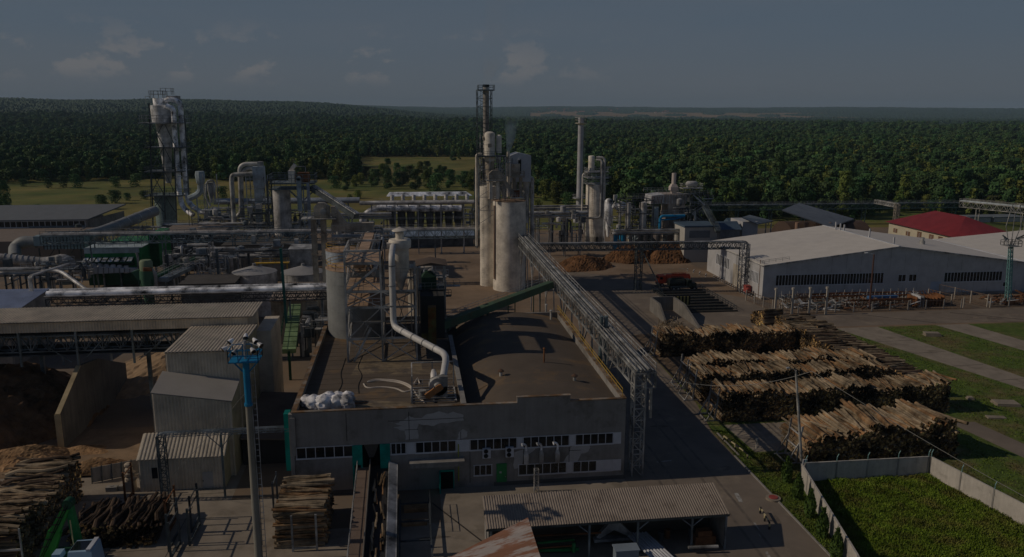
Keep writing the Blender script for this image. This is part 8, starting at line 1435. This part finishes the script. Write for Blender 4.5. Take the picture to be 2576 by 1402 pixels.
m = MB(); a, b_ = zp(1340, 900, Y), zp(1392, 850, Y); m.box(a.x, b_.x, Y - 1.5, Y + 1, zz, zz + 3.2); m.beam((a.x + .6, Y, zz + 3.2), (a.x + 1.8, Y, zz + 4.8), 1); m.build('machine', cream, t); m = MB(); p = zp(1350, 845, Y); m.beam(p, zp(1375, 822, Y), .5); m.build('red_rail', red, t); m = MB(); p = zp(1455, 860, Y); m.box(p.x - 1.2, p.x + 2, Y - 1, Y + 1.5, zz, zz + 2.6); m.build('motor', rust, t)
m = MB(); p, q = zp(1492, 900, Y), zp(1492, 785, Y); m.beam((p.x, Y, zz), (p.x, Y, q.z), .2); m.beam((p.x, Y, q.z), (p.x - 3.4, Y, q.z), .16); m.build('jib', light_steel, t); m = MB(); p = zp(1160, 1000, Y - 3); m.mast(p.x, Y - 3, 2, zp(0, 900, Y).z, 1.2, 9, .16, .1); m.build('lattice_leg', dark_steel, t)
a, b_ = D(786, 474, 224), D(896, 545, 212); t = thing('sloping_conveyor', 'long dark sloping conveyor with a pale cover running down from the deck', 'conveyor', (b_.x, b_.y, 0)); m = MB(); m.beam(a, b_, 1.8, 1.2); m.build('truss_casing', dark_steel, t); m = MB(); m.beam(a + V(.3, .2, .75), b_ + V(.3, .2, .75), 1.4, .3); m.build('cover', steel, t); m = MB(); m.rail([a + V(0, -1, .5), b_ + V(0, -1, .5)], 1, 2.2, .08); m.build('railing', dark_steel, t); m = MB(); m.beam((b_.x - 2, b_.y, 0), (b_.x - 2, b_.y, b_.z), .3); m.build('leg', steel, t)
# ---- left group: windowed hall, big duct, green filter house, green cyclone
L_ = zf(0, 760, 2.6833)
def lp(x, y, YY): return D(*L_(x, y), YY)
Y = 262.; t = thing('monitor_hall', 'flat hall with a grey roof monitor and framed windows at the left edge', 'hall', (-150, 275, 0)); a, b_ = wx(-60, Y, 560), wx(219, Y, 560); z0, z1 = wz(581, Y, 100), wz(556, Y, 100); m = MB(); m.box(a, b_, Y, Y + 14, z0 - 3, z1); m.prism([(b_, Y, z0 - 2), (b_ + 6.5, Y + 14, z0 - 2), (b_ + 6.5, Y + 14, z1 + 1.2), (b_, Y, z1)], (0, .2, 0)); m.build('wall', concrete, t)
m = MB(); m.prism([(a, Y - .5, z1 + .05), (b_ + .4, Y - .5, z1 + .05), (b_ + 7, Y + 15, z1 + 3.0), (a, Y + 15, z1 + 3.0)], (0, 0, .35)); m.build('roof', mat('dark grey felt roof', (.17, .19, .21), .8, var=.08), t)
windows(t, a + 3, b_ - .6, z1 - 1.9, z1 - .2, 17, Y, fw=.16); q = MB(); zz = wz(578, Y, 100)
for i in range(8): x0_ = b_ - 17 + i * 2.05; q.prism([(x0_, Y - .9, zz - .4), (x0_ + 1.9, Y - .9, zz - .4), (x0_ + 1.9, Y - .05, zz + 1.1), (x0_, Y - .05, zz + 1.1)], (0, -.08, .05))
q.build('tilted_window', mat('dusty window glass', (.16, .18, .19), .3), t)
m = MB(); m.box(a - 10, b_ + 4, 235, Y - 1, 0, wz(600, 240, 100)); m.build('lower_roof', mat('tan felt roof', (.24, .20, .17), .9, var=.1), t)
t = thing('main_duct', 'huge grey duct coming down from the cyclone tower into a ribbed duct box', 'duct', (-95, 235, 0)); m = MB(); p1, p2, p3 = lp(1560, 85, 250), lp(1010, 300, 228), lp(880, 330, 222); m.tube(bend([p1, p2, p3], 4), 1.55, 18); m.build('round_duct', mat('grey insulated duct', (.34, .36, .37), .6, .2, .12, streak=.2), t)
m = MB()
for k in (.15, .35, .55, .75): p = p1.lerp(p2, k); d = (p2 - p1).normalized() * .12; m.tube([p - d, p + d], 1.66, 18)
m.build('duct_collar', steel, t)
Yd = 220.; m = MB(); a, b_ = lp(480, 390, Yd), lp(880, 390, Yd); zt, zb = lp(0, 315, Yd).z, lp(600, 455, Yd).z; m.box(a.x, b_.x, Yd - 2.5, Yd + 2.5, zb, zt); c = lp(365, 400, Yd); m.frust(c.x, a.x, Yd - 1.5, Yd + 1.5, zb + .8, c.x, a.x, Yd - 1.5, Yd + 1.5, zt - .6); m.build('duct_box', mat('blue grey box sheet', (.25, .32, .38), .6, .15, .12), t); m = MB(); k = 13
for i in range(k): x = a.x + (b_.x - a.x) * i / (k - 1); m.box(x - .1, x + .1, Yd - 2.62, Yd - 2.503, zb, zt + .1); m.box(x - .1, x + .1, Yd - 2.5, Yd + 2.5, zt, zt + .12)
for zz in (zb + (zt - zb) * q for q in (.2, .4, .6, .8)): m.box(a.x, b_.x, Yd - 2.6, Yd - 2.51, zz, zz + .1)
m.build('stiffener', dark_steel, t); m = MB(); m.tube(bend([lp(370, 400, Yd), lp(230, 390, Yd), lp(150, 450, Yd), lp(150, 560, Yd - 6)], 3, 5), 1.5, 16); m.build('elbow', mat('grey insulated duct', (0, 0, 0)), t)
m = MB()
for px in (100, 150, 205, 250): x = wx(px, Yd, 640); m.beam((x, Yd, 0), (x, Yd, zb), .3); m.beam((x, Yd, 3), (x + 4, Yd, zb), .16)
m.build('support_frame', dark_steel, t)
Yg = 205.; t = thing('filter_house', 'big green filter house with a row of silver explosion hoods and ribbed white ducts', 'filter house', (wx(290, Yg, 660), Yg, 0)); a, b_ = lp(848, 500, Yg), lp(1420, 500, Yg); zt, zb = lp(1100, 462, Yg).z, lp(1100, 660, Yg).z
m = MB(); m.box(a.x, b_.x, Yg, Yg + 9, zb, zt); m.prism([(a.x, Yg - .01, zb), (b_.x - 3, Yg - .01, zb), (b_.x - 3, Yg - 1.6, zb + 2.4), (b_.x - 3, Yg - 1.6, zb + 3.4), (a.x, Yg - 1.6, zb + 3.4), (a.x, Yg - 1.6, zb + 2.4)][:4] + [(a.x, Yg - 1.6, zb + 3.4)], (0, .01, 0)) if 0 else None; c, d = lp(1520, 400, Yg + 8), lp(1612, 400, Yg + 8); m.box(b_.x + .01, d.x, Yg + 6, Yg + 17, zb - 1, lp(1500, 310, Yg + 8).z); m.box(a.x + 3, b_.x, Yg + 9.01, Yg + 17, zb - 1, lp(1400, 385, Yg + 9).z); m.build('casing', green, t)
m = MB(); m.box(a.x - .1, b_.x + .1, Yg - .1, Yg + 9.1, zt, zt + .12); m.box(a.x, b_.x - .4, Yg - .16, Yg - .003, zt - 1.2, zt - .05); m.build('roof_cap', pale_blue, t)
m = MB(); n = 8; w = (lp(1350, 500, Yg).x - lp(838, 500, Yg).x) / n
for i in range(n):
    x = lp(838, 500, Yg).x + i * w; o = MB(); o.prism([(x + .1, Yg - .02, zt - 2.2), (x + .1, Yg - 2.2, zt - 3.0), (x + .1, Yg - 2.2, zt - 3.3), (x + .1, Yg - .02, zt - 4.4)], (w - .2, 0, 0)); o.build('explosion_hood', green_dark, t); o = MB(); o.add([(x + .2, Yg - .1, zt - 2.18), (x + w - .2, Yg - .1, zt - 2.18), (x + w - .2, Yg - 2.2, zt - 2.96), (x + .2, Yg - 2.2, zt - 2.96)], [(0, 1, 2, 3)]); o.build('hood_lid', alu, t)
m = MB()
for i in range(14): x = b_.x + .3 + (d.x - b_.x) * i / 14; m.box(x, x + .08, Yg + 5.9, Yg + 5.997, zb - 1, lp(1500, 315, Yg + 8).z)
m.build('rib', green_dark, t)
m = MB(); p0, p1_, p2_, p3_ = lp(880, 645, Yg - 3), lp(1360, 668, Yg - 3), lp(1360, 700, Yg - 3), lp(880, 722, Yg - 3); m.prism([p0, p1_, p2_, p3_, lp(815, 690, Yg - 3)], (0, 2.2, 0)); m.build('tapered_duct', mat('white ribbed duct', (.46, .49, .55), .55, .1, .08), t)
m = MB()
for i in range(9): p = p0.lerp(p1_, i / 9); q = p3_.lerp(p2_, i / 9); m.beam(V(p.x, Yg - 3.06, p.z), V(q.x, Yg - 3.06, q.z), .12, .08)
m.build('duct_rib', dark_steel, t); m = MB()
for i in range(6): p = lp(935 + i * 66, 632 + i * 6, Yg - 2.2); m.lathe(p.x, Yg - 1.8, [(.95 - .06 * i, p.z - 1.2), (.95 - .06 * i, p.z), (.5, p.z + .6), (.1, p.z + .65)], 12)
m.build('round_lid', alu_dull, t)
m = MB(); zz = zt + .2; m.rail([(a.x + 3, Yg + 1, zz), (b_.x, Yg + 1, zz), (b_.x, Yg + 8.8, zz), (a.x + 3, Yg + 8.8, zz)], 1.1, 1.6, .07, True); zz = lp(1400, 385, Yg + 9).z; m.rail([(a.x + 3, Yg + 9.5, zz), (b_.x, Yg + 9.5, zz)], 1.2, 1.6, .07); m.rail([(a.x + 8, Yg + 16.5, zz + 3), (d.x, Yg + 16.5, zz + 3)], 1.3, 1.8, .08); m.build('railing', light_steel, t)
m = MB(); m.tube(bend([(b_.x - 1, Yg - .4, zt - 1), (b_.x + .3 - 1, Yg - .6, zt - 2), (b_.x - .9, Yg - .6, zb - 3)], .6), .28, 10); m.build('down_pipe', light_steel, t)
for px in (262, 305, 350, 395): x = wx(px, Yg, 720); m = MB(); m.beam((x, Yg + .5, 0), (x, Yg + .5, zb), .35); m.beam((x - 1, Yg + .5, zb), (x, Yg + .5, zb - 2), .15); m.beam((x, Yg + 8, 0), (x, Yg + 8, zb), .35); m.build('leg', blue_steel, t)
m = MB(); m.box(a.x, b_.x, Yg + 1, Yg + 8, zb - 4.5, zb - .01); m.build('hopper', green_dark, t)
t = thing('curved_duct', 'pale banded round duct winding in from the left edge to the green filter house', 'duct', (wx(90, 198, 655), 198, 0)); Yc = 199.; pts = [lp(-200, 560, Yc), lp(40, 560, Yc), lp(300, 590, Yc), (lp(480, 600, Yc)), lp(640, 560, Yc), lp(700, 600, Yc), lp(770, 690, Yc), lp(830, 692, Yc)]; m = MB(); m.tube(bend(pts, 4, 5), 1.15, 16); m.build('duct', alu_dull, t); m = MB(); 
for k in range(9): p = lp(60 + k * 58, 562 + min(k, 6) * 6, Yc); m.tube([p - V(.12, 0, 0), p + V(.12, 0, 0)], 1.25, 16)
m.build('duct_band', steel, t); m = MB(); [m.beam((wx(q, Yc, 680), Yc, 0), (wx(q, Yc, 680), Yc, lp(0, 600, Yc).z), .3) for q in (30, 75, 130, 180)]; m.build('leg', dark_steel, t)
pipe_run('grey pipe arching over the dark rack and sloping down towards the pipeline', [lp(110, 770, 176), lp(200, 700, 176), lp(600, 682, 176), lp(880, 885, 168)], .38, steel, None, 2)
Yq = 172.; t = thing('cyclone', 'faded green cyclone with a domed top and rusty outlet band above the silver pipeline', 'cyclone', (wx(368, Yq, 700), Yq, 0)); m = MB(); a, b_ = lp(1405, 640, Yq), lp(1536, 640, Yq); r = (b_.x - a.x) / 2; x = (a.x + b_.x) / 2; m.lathe(x, Yq, [(r, lp(0, 712, Yq).z), (r, lp(0, 625, Yq).z), (r * .8, lp(0, 605, Yq).z), (.1, lp(0, 597, Yq).z)], 24); m.build('head', mat('faded cyclone green', (.22, .28, .18), .7, var=.15), t); m = MB(); m.lathe(x, Yq, [(r * .5, 3), (r * 1.15, lp(0, 830, Yq).z), (r * 1.1, lp(0, 713, Yq).z)], 20); m.prism([(a.x - 1.6, Yq - .5, lp(0, 725, Yq).z), (a.x - .2, Yq - .5, lp(0, 700, Yq).z), (a.x + .8, Yq - .5, lp(0, 860, Yq).z), (a.x + .2, Yq - .5, lp(0, 860, Yq).z)], (0, 1.5, 0)); m.build('body', mat('muted cyclone green', (.06, .16, .10), .65, var=.2), t); m = MB(); m.tube([lp(1440, 672, Yq - 1.6), lp(1530, 672, Yq - 1)], .42, 12); m.build('outlet_band', rust, t); m = MB(); m.tube(bend([lp(1520, 675, Yq), lp(1560, 720, Yq), lp(1575, 870, Yq)], 1), .45, 12); m.build('side_pipe', alu_dull, t)
m = MB()
for s in (-1, 1): m.beam((x + s * r, Yq - 1, 0), (x + s * r, Yq - 1, lp(0, 800, Yq).z), .22)
m.build('leg', green_dark, t)
# green inclined gallery and stair between filter house and tanks
t = thing('inclined_gallery', 'dark green inclined conveyor gallery with handrails between the filter house and the tanks', 'conveyor', (wx(480, 180, 690), 180, 0)); a, b_ = lp(1640, 780, 172), lp(2100, 560, 196); m = MB(); m.beam(a, b_, 2, .8); m.build('housing', blue_steel, t); m = MB(); m.beam(a + V(-2.6, 0, .3), b_ + V(-2.6, 0, .3), 1.6, .4); m.build('housing', green_dark, t); m = MB(); [m.rail([a + V(k, 0, .3), b_ + V(k, 0, .3)], 1.3, 2, .08) for k in (-3.6, -1.4, 1.2)]; m.build('railing', light_steel, t); m = MB(); [m.beam((a.lerp(b_, k).x, a.lerp(b_, k).y, 0), a.lerp(b_, k), .25) for k in (.15, .5, .85)]; m.build('leg', dark_steel, t)
t = thing('ladder_tower', 'thin pale caged ladder tower rising from the dark yard left of the wide tanks', 'ladder tower', (wx(531, 176, 700), 176, 0)); p = lp(2120, 400, 176); m = MB(); m.mast(p.x, 176, 0, p.z, .8, 16, .09, .05); m.build('cage', light_steel, t); m = MB(); m.beam((p.x + 1, 176.5, 0), (p.x + 1, 176.5, p.z - 1.5), .5); m.build('column', blue_steel, t)
# dark halls that fill the yard between the racks
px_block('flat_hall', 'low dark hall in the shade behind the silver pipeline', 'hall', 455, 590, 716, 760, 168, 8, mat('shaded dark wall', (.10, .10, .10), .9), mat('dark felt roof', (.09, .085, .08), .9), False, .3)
px_block('flat_hall', 'low grey hall under the cross gallery left of the elevator', 'hall', 560, 760, 618, 660, 212, 16, concrete, MATS['dark felt roof'], False, .3)
px_block('flat_hall', 'brown roofed hall below the cyclone tower', 'hall', 405, 560, 588, 640, 228, 14, MATS['shaded dark wall'], MATS['tan felt roof'], False, .3)
def clutter(label, px0, px1, py0, py1, Y, n, seed, mats, dep=8):
    g = random.Random(seed); m = MB(); x0, x1, z0, z1 = Q(px0, py0, px1, py1, Y)
    for i in range(n):
        m.cur = g.randrange(len(mats)); x, z, y = g.uniform(x0, x1), g.uniform(max(z0, .5), z1), Y + g.uniform(0, dep); r = g.choice((.08, .12, .2, .34)); k = g.random()
        if k < .35: L = g.uniform(2, (x1 - x0) * .5); m.tube(bend([(x, y, z), (min(x + L, x1), y, z), (min(x + L, x1), y, max(z0, z - g.uniform(.5, 4)))], .6, 3), r, 7)
        elif k < .6: m.beam((x, y, max(0, z0 - 3)), (x, y, z), r * 1.6)
        elif k < .75: m.tube([(x, y, z), (x, y + g.uniform(2, 6), z)], r, 7)
        elif k < .88: L = g.uniform(1.5, 4); m.rail([(x, y, z), (x + L, y, z)], 1.1, 1.2, .07); m.box(x, x + L, y, y + 1.2, z - .12, z)
        else: w, h = g.uniform(.5, 1.6), g.uniform(.6, 2.2); m.box(x, x + w, y, y + w, z, z + h) if k < .95 else m.lathe(x, y, [(w * .6, z), (w * .6, z + h), (.1, z + h + .3)], 12)
    solo('pipework', label, 'pipework', m, mats, 'tangled pipework between the machines', kind='stuff')
PM = [steel, blue_steel, dark_steel, alu_dull, light_steel, green_dark]
for a in (('tangled pipes between the cyclone tower and the bag filter', 470, 590, 525, 572, 240, 60, 1), ('tangled pipes at the foot of the bag filter', 590, 690, 500, 580, 232, 60, 2), ('pipes and valves below the railed deck', 680, 800, 530, 590, 228, 70, 3), ('dense pipes under the rear lattice bridge', 420, 780, 588, 606, 222, 80, 4), ('dense dark pipework under the cross gallery', 400, 790, 622, 668, 196, 90, 5), ('pipes left of the inclined green gallery', 400, 560, 640, 700, 182, 60, 6), ('pipes and frames right of the elevator legs', 830, 960, 575, 625, 170, 70, 7),
          ('pipes below the curved duct at the left edge', 0, 200, 668, 715, 186, 80, 8), ('pipes behind the green filter house', 180, 420, 575, 600, 236, 60, 9), ('fittings and pipes on the left of the central silos', 1196, 1242, 395, 600, 203, 70, 10), ('small pipes and platforms around the cyclone beside the white filter box', 1240, 1290, 400, 500, 204, 55, 11), ('pipes between the central silos and the cream tower', 1330, 1470, 535, 600, 236, 60, 12), ('pipes around the silver furnace vessels', 1545, 1665, 505, 600, 241, 90, 13), ('pipes on and around the stair tower', 1700, 1775, 490, 590, 236, 50, 14), ('pipes around the cyclone row', 940, 1190, 505, 600, 284, 90, 15), ('dark machinery on the ground beside the steel tower', 1060, 1120, 690, 780, 130, 40, 16), ('machinery clutter beside the pale green conveyor', 752, 790, 800, 860, 124, 30, 17)): clutter(*a, PM[:5])
# ---- smoke and haze
def smoke_mat(name, col, dens, scale, z0, z1):
    m = bpy.data.materials.new(name); m.use_nodes = True; nt = m.node_tree; nt.nodes.clear(); N = nt.nodes.new; L = nt.links.new; o = N('ShaderNodeOutputMaterial'); v = N('ShaderNodeVolumePrincipled'); v.inputs['Color'].default_value = (*col, 1); g = N('ShaderNodeNewGeometry'); n = N('ShaderNodeTexNoise'); n.inputs['Scale'].default_value = scale; n.inputs['Detail'].default_value = 3; L(g.outputs['Position'], n.inputs['Vector']); r = N('ShaderNodeMapRange'); r.inputs['From Min'].default_value = .38; r.inputs['From Max'].default_value = .7; r.inputs['To Max'].default_value = dens; L(n.outputs['Fac'], r.inputs[0])
    sz = N('ShaderNodeSeparateXYZ'); L(g.outputs['Position'], sz.inputs[0]); f = N('ShaderNodeMapRange'); f.interpolation_type = 'SMOOTHSTEP'; f.inputs['From Min'].default_value = z1; f.inputs['From Max'].default_value = z0; L(sz.outputs['Z'], f.inputs[0]); mu = N('ShaderNodeMath'); mu.operation = 'MULTIPLY'; L(r.outputs[0], mu.inputs[0]); L(f.outputs[0], mu.inputs[1]); L(mu.outputs[0], v.inputs['Density']); L(v.outputs[0], o.inputs['Volume']); return m
def plume(label, base, top, r0, r1, mt, drift):
    m = MB(); n = 9; m.tube([V(*base).lerp(V(*top), i / n) + V(drift * math.sin(i * .8), 0, 0) * (i / n) for i in range(n + 1)], [r0 + (r1 - r0) * (i / n) ** .8 for i in range(n + 1)], 14); solo('smoke', label, 'smoke', m, mt, kind='stuff')
x, z = wx(1278.5, 198, 380), wz(382, 198)
plume('blue smoke plume rising from the thin cream chimney', (x, 198, z), (x + 1.4, 198, z + 9.5), .38, 2.3, smoke_mat('blue smoke', (.45, .62, .8), 1.0, .25, z, z + 9.3), .3)
x, z = wx(1222, 198, 214), wz(214, 198); plume('faint pale smoke drifting up from the tallest chimney', (x, 198, z + .3), (x + 10, 206, z + 34), .8, 7.5, smoke_mat('pale smoke', (.9, .88, .85), .075, .09, z - 4, z + 33), 1.2)
hz_ = MB(); hz_.box(-14500, 14500, -4600, 14800, -1.4, 260); hm = bpy.data.materials.new('haze air'); hm.use_nodes = True; nt = hm.node_tree; nt.nodes.clear(); o = nt.nodes.new('ShaderNodeOutputMaterial'); v = nt.nodes.new('ShaderNodeVolumePrincipled'); v.inputs['Color'].default_value = (.55, .78, 1, 1); v.inputs['Density'].default_value = HAZE; nt.links.new(v.outputs[0], o.inputs['Volume'])
HZ = hz_.build('haze', hm, smooth=False, kind='stuff'); HZ['label'] = 'thin bluish summer haze over the wood'
print('trees', NT, 'forest', NF)
